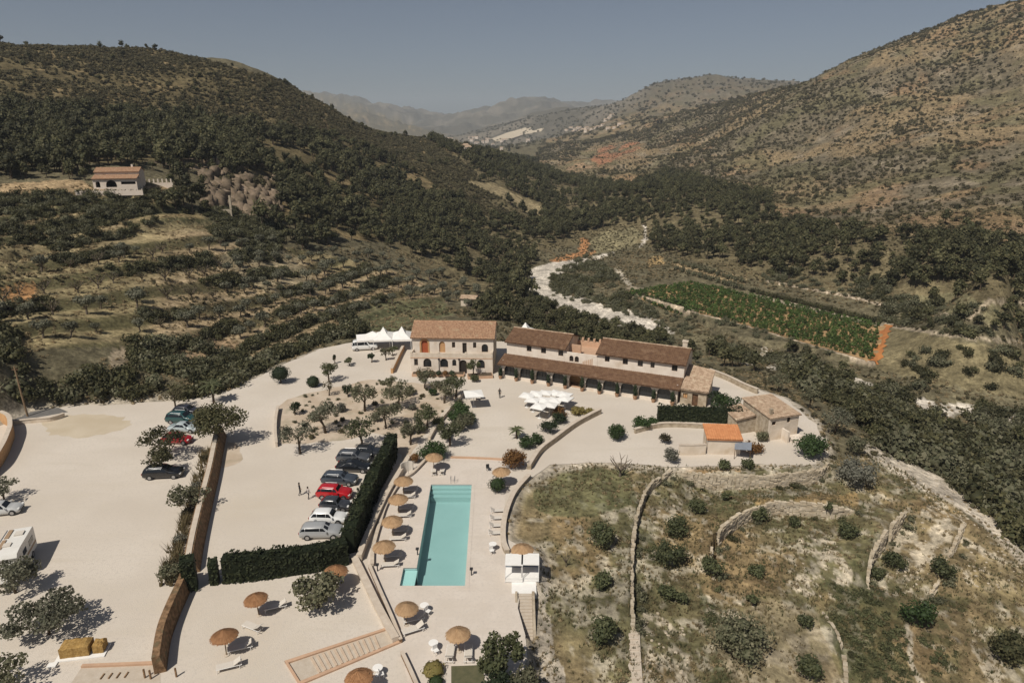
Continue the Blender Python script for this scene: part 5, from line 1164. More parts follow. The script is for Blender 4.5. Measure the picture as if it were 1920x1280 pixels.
    tiled_roof(t, (x0, -.2, 2.82), (x1+.3, -.2, 2.82), (x0, 7.6, 4.6), (x1+.3, 7.6, 4.0), M_TILE_OLD, name='annexe_roof')
    return t, ang
arc, arc_ang = house_arcade()
AM = Matrix.Translation((-1.95, 117.08, 0)) @ Matrix.Rotation(arc_ang, 4, 'Z')
# potted cypresses along the arcade
CYP = crown_mesh('foliage', M_DEEP, [(0, 0, .95, .33, .33, .75), (0, 0, 1.4, .24, .24, .5)], 150, .09, 501, .8)
b = MB(); b.lathe([(.2, 0), (.3, .45), (.32, .48), (.26, .48)], 12); POT = b.mesh('pot', M_TILE_A)
for k in range(11):
    p = AM @ Vector((.15+3.1*k, -.75, 0)); t = thing('potted_cypress', ('small clipped potted cypress at the left end of the arcade' if k == 0 else 'small clipped potted cypress at the right end of the arcade' if k == 10 else 'small clipped potted cypress standing between two arches of the arcade'), 'plant', p, k*.7, 'potted cypresses along the arcade')
    t.scale = (1.25, 1.25, 1.25+.1*(k % 3)); obj('pot', POT, t); obj('foliage', CYP, t)

# --- the stone house at the right end, the shed, the small buildings
def house_stone():
    t = thing('stone_house', 'pale stone house with small dark windows and a long old tiled roof', 'house', P(1440, 826), R(17)); t.scale = (.88, .88, .88)
    W = 5.6; h = 4.1
    wi = [rect_poly(.75, 2.7, .8, .65), rect_poly(3.6, 2.8, .65, .95), rect_poly(2.9, .9, .85, .9)]
    facade('front_wall', M_PLASTER, [(0, -1.2), (W, -1.2), (W, h), (0, h)], wi, t)
    for p in wi: window(t, p, I4, M_DARK)
    so_ = [arch_poly(2.2, .2, 2.2, 2.6)]
    facade('side_wall', M_STONE, [(.36, -1.5), (7.5, -1.5), (7.5, h+.5), (.36, h)], so_, t, MT(W, 0, 0, math.pi/2))
    b = MB(); b.box(W-2.2, 1.2, -.3, W-2.15, 3.4, 3.0); b.build('recess_shade_panel', M_DARK, t)  # dark sheet: the shade inside the side arch, painted
    b = MB(); b.box(0, 7.2, -1.5, W-.4, 7.5, h+.5); b.box(-.0, .36, -1.2, .35, 7.19, h); b.build('back_wall', M_STONE, t)
    tiled_roof(t, (-.2, -.3, h-.02), (W+.3, -.3, h-.02), (-.2, 7.8, h+.55), (W+.3, 7.8, h+.55), M_TILE_OLD)
    b = MB(); b.box(-3.7, 3.7, -1, -.02, 4.05, 2.75); b.build('lean_to_wall', M_STONE, t); b = MB(); b.box(-3.7, 4.06, -1, -3.35, 7.4, 2.75); b.build('lean_to_wall', M_STONE, t)
    tiled_roof(t, (-4.0, 3.4, 2.75), (-.22, 3.4, 3.2), (-3.7, 7.8, 3.0), (-.22, 7.8, 3.6), M_TILE_OLD, name='lean_to_roof')
    b = MB(); b.box(.6, .9, h+.05, 1.1, 1.4, h+1.1); b.build('chimney', M_STONE, t)
    b = MB(); b.box(3.4, -1.9, -1.2, W+.4, -.02, .5); b.box(2.4, -1.7, -1.2, 2.75, -.05, 2.0); b.build('terrace_wall', M_WHITE, t)
house_stone()
def shed():
    t = thing('shed', 'small cream shed with a bright orange tiled roof', 'shed', P(1326, 851), R(-4)); W = 4.5; D = 3.2
    facade('front_wall', M_PLASTER, [(0, -.3), (W, -.3), (W, 2.35), (0, 2.35)], [], t, I4, .2)
    dr = [rect_poly(-1.6, .02, .9, 1.9)]
    facade('side_wall', M_PLASTER, [(-D, -.3), (-.22, -.3), (-.22, 2.36), (-D, 2.9)], dr, t, MT(0, 0, 0, -math.pi/2) @ Matrix.Scale(1, 4), .2)
    b = MB(); b.box(W-.2, .21, -.3, W, D, 2.4); b.box(.0, D-.2, -.3, W-.21, D, 2.85); b.build('back_wall', M_PLASTER, t)
    window(t, dr[0], MT(0, 0, 0, -math.pi/2), M_WOOD, 'door')
    tiled_roof(t, (-.25, -.25, 2.38), (W+.2, -.25, 2.38), (-.25, D+.2, 3.1), (W+.2, D+.2, 3.1), M_TILE_NEW)
    a = thing('awning', 'blue grey sheet awning on thin legs beside the orange roofed shed', 'awning', P(1391, 858), R(-20))
    b = MB(); M = Matrix.Translation((0, 0, 1.75)) @ Matrix.Rotation(.22, 4, 'X') @ Matrix.Rotation(-.12, 4, 'Y'); b.box(-1.1, -.8, 0, 1.1, .9, .07, 0, M); b.build('sheet', M_SLATE, a)
    for x_, y_ in ((-1, -.7), (1, -.7), (-1, .8), (1, .8)): b = MB(); b.tube([(x_, y_, -.2), (x_, y_, 1.72+.2*y_)], .045, 6); b.build('leg', M_WOOD, a)
shed()
def small_house(name, label, px, py, W, D, h, rz, mw, mt, wins=(), z=None, ridge=1.0, chimney=False, group=None, porch=None):
    p = A(px, py) if z is None else P(px, py, z); t = thing(name, label, 'house', p, rz, group)
    ho = [(arch_poly if k == 'a' else rect_poly)(x, zz, w_, hh) for k, x, zz, w_, hh in wins]
    facade('front_wall', mw, [(-W/2, -2), (W/2, -2), (W/2, h), (-W/2, h)], ho, t, I4, .3)
    for q in ho: window(t, q, I4, M_DARK)
    for x_ in (-W/2, W/2-.3):
        b = MB(); pf = [(.31, -2), (D, -2), (D, h), (D/2, h+ridge-.1), (.31, h)]
        for xx, s in ((x_, 1), (x_+.3, -1)): b.face([(xx, *q) for q in (pf[::-1] if s > 0 else pf)])
        for i in range(5): a, c = pf[i], pf[(i+1) % 5]; b.face([(x_, *a), (x_+.3, *a), (x_+.3, *c), (x_, *c)])
        b.build('gable_wall', mw, t)
    b = MB(); b.box(-W/2+.31, D-.3, -2, W/2-.31, D, h); b.build('back_wall', mw, t)
    tiled_roof(t, (-W/2-.3, -.4, h), (W/2+.3, -.4, h), (-W/2-.3, D/2, h+ridge), (W/2+.3, D/2, h+ridge), mt, .4)
    tiled_roof(t, (W/2+.3, D+.4, h), (-W/2-.3, D+.4, h), (W/2+.3, D/2, h+ridge), (-W/2-.3, D/2, h+ridge), mt, .4)
    if chimney: b = MB(); b.box(W*.28, D*.5, h+.3, W*.28+.6, D*.5+.6, h+ridge+.9); b.build('chimney', mw, t)
    return t
M_VILLA = mat('villa_plaster', (.76, .66, .56), .9, (.68, .57, .47), 1, .5)
v = small_house('villa', 'white villa with terracotta roofs on the dark hillside at the left', 223, 350, 14.0, 7, 5.0, R(13), M_VILLA, M_TILE_A, [('r', -4, 3.3, 1, 1), ('r', 3, 3.3, 1, 1)], None, 1.4, True)
v.scale = (.86, .86, .86)
b = MB(); facade('porch_wall', M_VILLA, [(-6.9, -2), (6.9, -2), (6.9, 2.9), (-6.9, 2.9)], [arch_poly(-1.2, .1, 3.4, 2.4), rect_poly(4.2, 1.0, 4.6, .9), arch_poly(-5.4, .1, 1.4, 2.0)], v, MT(0, -3.6), .3)
b.box(-6.9, -3.29, -2, -6.6, -.01, 2.9); b.build('porch_side', M_VILLA, v); b = MB(); b.box(6.6, -3.29, -2, 6.9, -.01, 2.9); b.build('porch_side', M_VILLA, v)
b = MB(); b.box(-6.6, -.3, -.5, 6.6, -.02, 2.6); b.build('porch_shade_panel', M_DARK, v)  # near-black panel painted as the shade behind the porch arches
tiled_roof(v, (-7.2, -4.1, 2.95), (7.2, -4.1, 2.95), (-7.2, -.05, 4.1), (7.2, -.05, 4.1), M_TILE_A, .4, 'porch_roof')
p = A(223, 352); t = thing('villa_wall', 'white balustrade wall below the villa at the left', 'wall', p, R(13)); b = MB(); b.box(-10, -6.0, -1.8, 8, -5.75, -.35)
b.build('masonry', M_VILLA, t)
for k in range(12): b = MB(); b.box(-10+1.61*k, -6.05, -.348, -9.75+1.61*k, -5.7, .0); b.build('pier', M_VILLA, t)
p = A(292, 345); t = thing('villa_fence', 'white pier fence with gaps on the slope right of the villa', 'fence', p, R(13)); b = MB(); b.box(-4.5, -.2, -1.5, 5, .2, .35); b.build('base_wall', M_VILLA, t)
for k in range(8): b = MB(); b.box(-4.4+1.25*k, -.22, .352, -4.0+1.25*k, .22, 1.5); b.build('pier', M_VILLA, t)
small_house('hill_house', 'small white flat house under dark trees above the rocky outcrop', 414, 309, 9.5, 6, 2.6, R(22), M_VILLA, M_SLATE, [('r', -2.5, .9, 1.2, 1)], None, .5)
small_house('tool_house', 'small tiled stone hut behind the left house beside the green plot', 878, 574, 4.6, 3.6, 2.3, R(-12), M_PLASTER, M_TILE_OLD, [('r', .9, .02, .9, 1.9)], None, .7)
# far white houses of the town down the valley
rg = np.random.default_rng(77); FARP = [(1062,246),(1070,243),(1078,246),(1085,241),(1092,245),(1100,243),(1108,246),(1116,242),(1075,249),(1088,249),(1098,248),(1122,240),(1130,236),(1136,228),(1142,224),(1148,218),(1152,241),(1140,243),(1160,236),(1166,233)]
FARP += [(rg.uniform(820, 905), rg.uniform(258, 270)) for _ in range(10)]+[(rg.uniform(905, 1010), rg.uniform(262, 276)) for _ in range(8)]+[(rg.uniform(860, 960), rg.uniform(274, 292)) for _ in range(6)]
def far_mesh(w_, d_, h_):
    b = MB(); b.box(-w_/2, -d_/2, -3, w_/2, d_/2, h_, 0); r_ = h_+2
    b.add([(-w_/2-.4, -d_/2-.4, h_+.02), (w_/2+.4, -d_/2-.4, h_+.02), (w_/2+.4, d_/2+.4, h_+.02), (-w_/2-.4, d_/2+.4, h_+.02), (-w_/2-.4, 0, r_), (w_/2+.4, 0, r_)], [(0, 1, 5, 4), (2, 3, 4, 5), (0, 4, 3), (1, 2, 5), (3, 2, 1, 0)], 1)
    for k in range(3): b.box(-w_*.35+k*w_*.3, -d_/2-.06, h_*.35, -w_*.35+k*w_*.3+1.4, -d_/2+.02, h_*.35+1.5, 2)
    return b.mesh('town_house', [M_VILLA, M_TILE_OLD, M_DARK])
FM = [far_mesh(*s) for s in ((10, 8, 5), (13, 9, 7), (9, 9, 8), (16, 9, 5))]
for i, (a_, b_) in enumerate(FARP):
    p = A(a_, b_); o = obj('town_house', FM[i % 4], None, p, rg.uniform(-.5, .5)); d = math.hypot(p.x, p.y); s = max(.6, min(1.0, d/2300)); o.scale = (s, s, s)
    if i < 20: tag(o, 'white house of the hillside village below the right hand peak', 'house', 'white houses of the hillside village')
    else: tag(o, 'pale house in the trees of the far valley floor', 'house', 'pale houses of the far valley floor')
# quarry face and pale terraces by the village
for i, (poly, lab) in enumerate([([(918,262),(950,250),(985,240),(1020,241),(1015,247),(985,252),(955,262),(925,265)], 'pale quarry terrace below the far village')]):
    pts = [A(a_, b_) for a_, b_ in poly]; b = MB(); b.face([(q.x, q.y, q.z+1.5) for q in pts]); b.face([(q.x, q.y, q.z-6) for q in pts][::-1])
    for k in range(len(pts)): q, r_ = pts[k], pts[(k+1) % len(pts)]; b.face([(q.x, q.y, q.z-6), (r_.x, r_.y, r_.z-6), (r_.x, r_.y, r_.z+1.5), (q.x, q.y, q.z+1.5)])
    tag(b.build('quarry_ground', M_STONE_P), lab, None, None, 'structure')
# ------------------------------------------------------------------ thatched parasols and loungers
def canopy_mesh(name, m, seed, r=1.13):
    rg = np.random.default_rng(seed); b = MB(); tint = []
    n = 40
    b.lathe([(r*.97, 1.98), (r*.98, 2.03), (r*.62, 2.28), (r*.25, 2.46), (.03, 2.60)], n); tint += [.4]*len(b.f)
    k0 = len(b.f)
    for tier, (r0, r1, z0, z1, k) in enumerate([(r*.60, r*1.04, 2.29, 1.93, 150), (r*.28, r*.72, 2.45, 2.21, 90), (.03, r*.34, 2.62, 2.42, 50)]):
        for i in range(k):
            a = 6.283*i/k+rg.uniform(-.02, .02); w_ = 6.283/k*1.3; ra = r1*rg.uniform(.93, 1.06); dz = rg.uniform(-.03, .03)
            b.face([(r0*math.cos(a-w_*.4), r0*math.sin(a-w_*.4), z0+.03+dz), (ra*math.cos(a-w_*.7), ra*math.sin(a-w_*.7), z1+dz), (ra*1.02*math.cos(a+w_*.7), ra*1.02*math.sin(a+w_*.7), z1+dz), (r0*math.cos(a+w_*.4), r0*math.sin(a+w_*.4), z0+.03+dz)])
    tint += list(rg.uniform(0, 1, len(b.f)-k0))
    me = b.mesh(name, m); at = me.attributes.new('tint', 'FLOAT', 'FACE'); at.data.foreach_set('value', np.array(tint, np.float32)); return me
CAN = [canopy_mesh('canopy', M_STRAW, k) for k in range(3)]; CAN_D = [canopy_mesh('canopy', M_STRAW_D, 10+k) for k in range(3)]
b = MB(); b.tube([(0, 0, -.1), (0, 0, 2.55)], .05, 8); POLE = b.mesh('pole', M_POLE)
b = MB(); b.lathe([(.26, 0), (.26, .05), (.08, .09)], 14); PBASE = b.mesh('foot', M_STEP)
b = MB()
for k in range(8): a = .785*k; b.tube([(0, 0, 2.42), (1.05*math.cos(a), 1.05*math.sin(a), 2.0)], .02, 4)
RIBS = b.mesh('rib', M_POLE)
def parasol(px, py, label, dark=False, s=1.0, k=0, group=None):
    p = P(px, py, 2.2*s); t = thing('straw_parasol', label, 'parasol', (p.x, p.y, 0.0), k*1.3, group or 'straw parasols round the pool'); t.scale = (s, s, s); t.rotation_euler = (R(3.5*math.sin(k*2.1+px)), R(3.0*math.cos(k*1.7+py)), k*1.3)
    obj('pole', POLE, t); obj('foot', PBASE, t); obj('canopy', (CAN_D if dark else CAN)[k % 3], t); r_ = obj('rib', RIBS, t); tag(r_, None, None, None, 'stuff'); return p
def lounger_parts():
    f = MB()
    for y_ in (-.31, .31): f.tube([(-.95, y_, .34), (.95, y_, .34)], .025, 6)
    for x_ in (-.9, .35, .93): f.tube([(x_, -.31, .34), (x_, .31, .34)], .02, 6)
    s = MB(); s.box(-.30, -.30, .35, .96, .30, .385); bk = MB(); M = Matrix.Translation((-.32, 0, .37)) @ Matrix.Rotation(R(32), 4, 'Y'); bk.box(-.68, -.30, -.018, 0, .30, .018, 0, M)
    lg = MB(); lg.tube([(0, 0, .34), (.05, 0, 0)], .025, 6)
    return f.mesh('frame', M_METAL), s.mesh('seat', M_SLING), bk.mesh('backrest', M_SLING), lg.mesh('leg', M_METAL)
LF, LS, LB, LL = lounger_parts()
def lounger(x, y, rz, label, group='white loungers under the parasols', s=1.08):
    t = thing('sun_lounger', label, 'sun lounger', (x, y, 0.012), rz, group); t.scale = (s, s, s)
    obj('frame', LF, t); obj('seat', LS, t); obj('backrest', LB, t)
    for lx, ly in ((-.8, -.31), (-.8, .31), (.85, -.31), (.85, .31)): obj('leg', LL, t, (lx, ly, 0))
rowlab = ['straw parasol farthest up the row along the left side of the pool', 'second straw parasol from the top of the row left of the pool', 'third straw parasol down the row left of the pool, beside the widest lounger shade', 'lowest straw parasol of the row left of the pool, near the corner steps']
for i, (a_, b_) in enumerate([(755,898),(746,932),(735,973),(720,1020)]):
    p = parasol(a_, b_, rowlab[i], False, 1.0, i)
    nm = ['topmost parasol left of the pool', 'second parasol down left of the pool', 'third parasol down left of the pool', 'lowest parasol left of the pool'][i]
    lounger(p.x+.75, p.y+.85, R(178+4*i), 'far white lounger under the '+nm, s=1.0); lounger(p.x+.7, p.y-.75, R(184), 'near white lounger under the '+nm, s=1.0)
p = parasol(812, 854, 'straw parasol in front of the dark round hedge at the head of the pool', False, 1.0, 4); lounger(p.x+.1, p.y-.8, R(95), 'lounger on the left under the parasol by the round hedge', s=.95); lounger(p.x+1.2, p.y-.7, R(88), 'lounger on the right under the parasol by the round hedge', s=.95)
parasol(941, 881, 'straw parasol beside the big rust brown bush near the pool', False, 1.0, 5)
p = parasol(627, 1068, 'dark orange straw parasol by the corner of the lower hedge', True, 1.0, 0)
p = parasol(481, 1119, 'dark orange straw parasol in the middle of the lower terrace', True, .93, 1); lounger(p.x+1.3, p.y+.9, R(200), 'lounger in the shade of the middle terrace parasol'); lounger(p.x+.15, p.y-1.9, R(155), 'beige lounger in the sun below the middle terrace parasol')
p = parasol(419, 1190, 'large dark orange straw parasol nearest the long brown wall', True, .97, 2); lounger(p.x+1.0, p.y+.6, R(200), 'lounger in the shade of the parasol nearest the brown wall'); lounger(p.x+.85, p.y-1.5, R(200), 'beige lounger in the sun below the parasol nearest the brown wall')
p = parasol(675, 1266, 'orange brown straw parasol cut by the bottom edge of the picture', True, .97, 1)
p = parasol(760, 1137, 'tan straw parasol below the corner steps of the pool', False, .92, 1); lounger(p.x+.6, p.y+.5, R(200), 'lounger in the shade of the parasol below the pool'); lounger(p.x+.75, p.y-.9, R(205), 'lounger in the sun below the parasol below the pool')
p = parasol(860, 1185, 'tan straw parasol at the foot of the pool deck near the tall shrub', False, .92, 2); lounger(p.x-.75, p.y-.6, R(88), 'left lounger under the parasol near the tall shrub'); lounger(p.x+.85, p.y-.6, R(92), 'right lounger under the parasol near the tall shrub')
parasol(979, 1026, 'tan straw parasol behind the white canopies right of the pool', False, 1.0, 3)
for i, (a_, b_) in enumerate([(932,960),(931,974),(930,988),(929,1002)]):
    p = P(a_, b_); lounger(p.x, p.y, R(5), 'white lounger in the sun row right of the pool, '+['topmost of the row', 'second of the row', 'third of the row', 'fourth of the row'][i], 'white loungers in the sun right of the pool', .85)

# round white tables with a seat
b = MB(); b.lathe([(.02, .70), (.42, .70), (.43, .74), (.02, .745)], 20); TT = b.mesh('table_top', M_CLOTH); b = MB(); b.tube([(0, 0, .02), (0, 0, .7)], .03, 8); b.lathe([(.25, 0), (.25, .03), (.03, .06)], 12); TL = b.mesh('pedestal', M_METAL)
def table(px, py, label):
    t = thing('round_table', label, 'table', P(px, py, .0)+Vector((0, 0, .01)), 0, 'small white round tables'); obj('table_top', TT, t); obj('pedestal', TL, t)
for a_, b_, l in ((796,1146,'small white round table beside the parasol below the pool'), (813,1217,'small white round table left of the parasol near the tall shrub'), (709,1264,'small white round table by the parasol at the bottom edge'), (924,1030,'small white round table on the right side of the pool')): table(a_, b_, l)
def chair(px, py, rz, label, m=M_METAL):
    t = thing('chair', label, 'chair', P(px, py, 0)+Vector((0, 0, .01)), rz, 'chairs of the pool terrace'); b = MB(); b.box(-.22, -.22, .43, .22, .22, .46); b.build('seat', m, t); b = MB(); b.box(-.22, .18, .47, .22, .22, .88); b.build('backrest', m, t)
    for x_ in (-.2, .17):
        for y_ in (-.2, .17): b = MB(); b.box(x_, y_, 0, x_+.03, y_+.03, .43); b.build('leg', m, t)
chair(803,1152,1.0,'white chair beside the table below the pool'); chair(818,1226,.6,'white chair by the table near the tall shrub'); chair(715,1270,2,'white chair by the table at the bottom edge'); chair(915,882,.3,'dark chair at the top right of the pool deck', M_DGREY)
chair(922,1038,.4,'white chair beside the table right of the pool')

# ------------------------------------------------------------------ cars
def car_mesh(L, Wd, Hh, kind):
    """lofted body; x forward"""
    hl = L/2; w2 = Wd/2
    if kind == 'suv': prof = [(-hl, .45, .85, .86, .8), (-hl+.08, .3, .95, 1.0, .9), (-hl+.35, .25, 1.02, Hh-.12, .72), (-hl+.7, .22, 1.03, Hh, .74), (0, .22, 1.02, Hh, .76), (.35, .22, 1.02, Hh-.04, .75), (hl-1.5, .22, 1.02, 1.12, .84), (hl-.9, .22, 1.0, 1.04, .86), (hl-.25, .25, .9, .92, .84), (hl-.05, .33, .72, .73, .8), (hl, .42, .62, .63, .74)]
    elif kind == 'hatch': prof = [(-hl, .4, .8, .82, .8), (-hl+.1, .28, .88, .98, .86), (-hl+.55, .22, .92, Hh-.08, .7), (-hl+.95, .2, .92, Hh, .72), (-.1, .2, .9, Hh, .74), (.25, .2, .9, Hh-.05, .73), (hl-1.35, .2, .9, .98, .82), (hl-.8, .2, .86, .9, .84), (hl-.2, .24, .76, .78, .82), (hl, .36, .55, .56, .74)]
    else: prof = [(-hl, .42, .78, .79, .8), (-hl+.12, .28, .88, .92, .86), (-hl+.75, .22, .92, .97, .84), (-hl+1.5, .2, .92, Hh-.04, .7), (-.15, .2, .9, Hh, .73), (.2, .2, .9, Hh-.05, .72), (hl-1.45, .2, .88, .96, .82), (hl-.8, .2, .84, .88, .84), (hl-.2, .24, .74, .76, .82), (hl, .36, .55, .56, .74)]
    b = MB(); rows = []
    for x, zb, zs, zr, rf in prof:
        wr = w2*(rf if zr > zs+.15 else .93)*(1 if zr > zs+.15 else .95)
        e = 1.0 if abs(x) < hl-.3 else (.95 if abs(x) < hl-.06 else .84)
        rows.append([(x, -w2*.86*e, zb), (x, -w2*e, zb+.22), (x, -w2*.985*e, (zb+zs)/2+.1), (x, -w2*.95*e, zs), (x, -wr*e, zr-.015), (x, -wr*.55*e, zr+.02), (x, 0, zr+.03)])
    rows = [r+[(p[0], -p[1], p[2]) for p in reversed(r[:-1])] for r in rows]; n = len(rows[0])
    V = [p for r in rows for p in r]; Fc = []
    for i in range(len(rows)-1):
        for j in range(n-1): a = i*n+j; Fc.append((a, a+n, a+n+1, a+1))
        Fc.append((i*n+n-1, i*n+2*n-1, i*n+n, i*n))
    Fc.append(tuple(range(n))); Fc.append(tuple((len(rows)-1)*n+n-1-j for j in range(n))); b.add(V, Fc)
    gl = []   # glass: side windows, windscreen, rear window
    for i in range(len(prof)-1):
        tall0, tall1 = prof[i][3] > prof[i][2]+.2, prof[i+1][3] > prof[i+1][2]+.2
        for s in (1, -1):
            jl, ju = (3, 4)
            A0, A1, B0, B1 = Vector(rows[i][jl]), Vector(rows[i][ju]), Vector(rows[i+1][jl]), Vector(rows[i+1][ju])
            if tall0 and tall1:
                q = [A0.lerp(A1, .16), B0.lerp(B1, .16), B0.lerp(B1, .84), A0.lerp(A1, .84)]; c = sum(q, Vector())/4; q = [c+(p-c)*.95+Vector((0, -.014, .004)) for p in q]
            elif tall0 != tall1:
                lo, hi_ = (B0, B1) if tall0 else (A0, A1); T0, T1 = (A0, A1) if tall0 else (B0, B1)
                q = [T0.lerp(T1, .16), lo.lerp(T0, .25).lerp(T1, .1), T0.lerp(T1, .84)] if tall0 else [lo.lerp(T0, .25).lerp(T1, .1), T0.lerp(T1, .16), T0.lerp(T1, .84)]
                q = [p+Vector((0, -.016, .004)) for p in q]
            else: continue
            if s < 0: q = [Vector((p.x, -p.y, p.z)) for p in reversed(q)]
            gl.append(('side_window', q))
        if tall0 != tall1:
            r0, r1 = rows[i], rows[i+1]; q = [Vector(r0[4]), Vector(r1[4]), Vector(r1[8]), Vector(r0[8])]; c = sum(q, Vector())/4; nr = (q[1]-q[0]).cross(q[3]-q[0]).normalized(); nr = nr if nr.z > 0 else -nr
            q = [c+(p-c)*.88+nr*.035 for p in q]; gl.append(('windscreen' if tall0 else 'rear_window', q))
    return b, gl, prof
def car(label, px, py, rz, kind, col, L=4.4, Wd=1.8, Hh=1.62, z=0.0, rough=.25, group='parked cars'):
    p = P(px, py, z); t = thing('parked_car', label, 'car', (p.x, p.y, z+.01), rz, group); b, gl, prof = car_mesh(L, Wd, Hh, kind)
    m = mat('car_paint', col, rough, amt=0, spec=.6); m.node_tree.nodes['Principled BSDF'].inputs['Coat Weight'].default_value = .6
    body = b.build('body', m, t, True)
    md = body.data; md.polygons.foreach_set('use_smooth', [True]*len(md.polygons))
    for nm in ('windscreen', 'rear_window', 'side_window'):
        for k, q in [g for g in gl if g[0] == nm]: g_ = MB(); g_.face(q); g_.face([p_-Vector((0, 0, .004)) for p_ in reversed(q)]); g_.build(nm, M_CARGLASS, t)
    wr = .34
    for sx in (-L*.30, L*.31):
        for s in (1, -1):
            w_ = MB(); w_.tube([(0, -.11, 0), (0, .11, 0)], wr, 16); o = w_.build('wheel', M_RUBBER, t, False, (sx, s*(Wd/2-.09), wr)); r_ = MB(); r_.tube([(0, -.118, 0), (0, .118, 0)], wr*.62, 12); r_.build('rim', M_RIM, o)
            a_ = MB(); a_.tube([(0, -.02, 0), (0, .02, 0)], wr*1.18, 16); a_.build('wheel_arch', M_DGREY, t, False, (sx, s*(Wd/2-.035), wr*1.02))
    zf = prof[-2][2]
    for s in (1, -1):
        h_ = MB(); h_.box(L/2-.22, s*Wd*.36-.17, zf-.06, L/2-.03, s*Wd*.36+.17, zf+.05); h_.build('headlight', M_LAMP, t)
        h_ = MB(); h_.box(-L/2-.015, s*Wd*.38-.12, .72, -L/2+.1, s*Wd*.38+.12, .9); h_.build('taillight', M_TAIL, t)
        h_ = MB(); h_.box(L*.14, s*(Wd/2+.1)-.09, .98, L*.14+.16, s*(Wd/2+.1)+.09, 1.12); h_.build('mirror', m, t)
    g_ = MB(); g_.box(L/2-.06, -.5, .38, L/2+.012, .5, .52); g_.build('grille', M_DGREY, t)
    for s in ((1, -1) if kind == 'suv' else ()): g_ = MB(); g_.tube([(-L*.3, s*Wd*.36, Hh+.06), (L*.04, s*Wd*.36, Hh+.06)], .02, 5); g_.build('roof_rail', M_RIM, t)
    return t
H1 = R(-4)
car('silver grey estate car nearest the hedge corner in the parked row', 604, 1004, R(2), 'suv', (.33, .335, .34), 4.7, 1.86, 1.5)
car('white car between the silver estate and the small dark car', 617, 977, R(-2), 'hatch', (.72, .72, .71), 4.2, 1.78, 1.5)
car('small dark grey car between the white and the red car', 630, 953, R(-5), 'hatch', (.04, .043, .05), 3.7, 1.66, 1.46)
car('bright red car in the row beside the tall hedge', 628, 931, H1, 'suv', (.42, .008, .012), 4.3, 1.78, 1.55)
car('dark blue grey estate car next to the red car', 638, 905, R(-5), 'suv', (.05, .06, .075), 4.6, 1.8, 1.5)
car('black car in the upper half of the row beside the hedge', 664, 881, R(-4), 'sedan', (.010, .011, .013), 4.6, 1.8, 1.44)
car('charcoal car with pale side trim near the upper end of the hedge row', 664, 864, R(-4), 'suv', (.07, .075, .085), 4.6, 1.82, 1.55)
car('dark car farthest up the row, half behind the hedge tip', 692, 853, R(-4), 'hatch', (.02, .022, .026), 4.1, 1.74, 1.48)
car('black estate car parked under the small pine in the left car park', 308, 893, R(6), 'suv', (.008, .008, .009), 4.9, 1.85, 1.58)
car('dark teal car in the shade of the large pine by the wall', 343, 791, R(-4), 'suv', (.012, .06, .06), 4.8, 1.85, 1.7)
car('dark violet grey car behind the teal car', 352, 776, R(-4), 'hatch', (.03, .03, .04), 4.3, 1.78, 1.5)
car('light silver blue car between the teal and the red car', 346, 808, R(-4), 'sedan', (.4, .45, .46), 4.5, 1.8, 1.45)
car('red car half hidden by the bushy tree in the left car park', 334, 829, R(-4), 'hatch', (.35, .006, .012), 4.1, 1.75, 1.48)
car('silver car cut by the left edge of the picture', 6, 962, R(14), 'hatch', (.5, .5, .49), 4.2, 1.76, 1.5)
car('white van parked by the white marquees behind the left house', 684, 655, R(12), 'suv', (.7, .7, .68), 5.2, 1.95, 2.1)
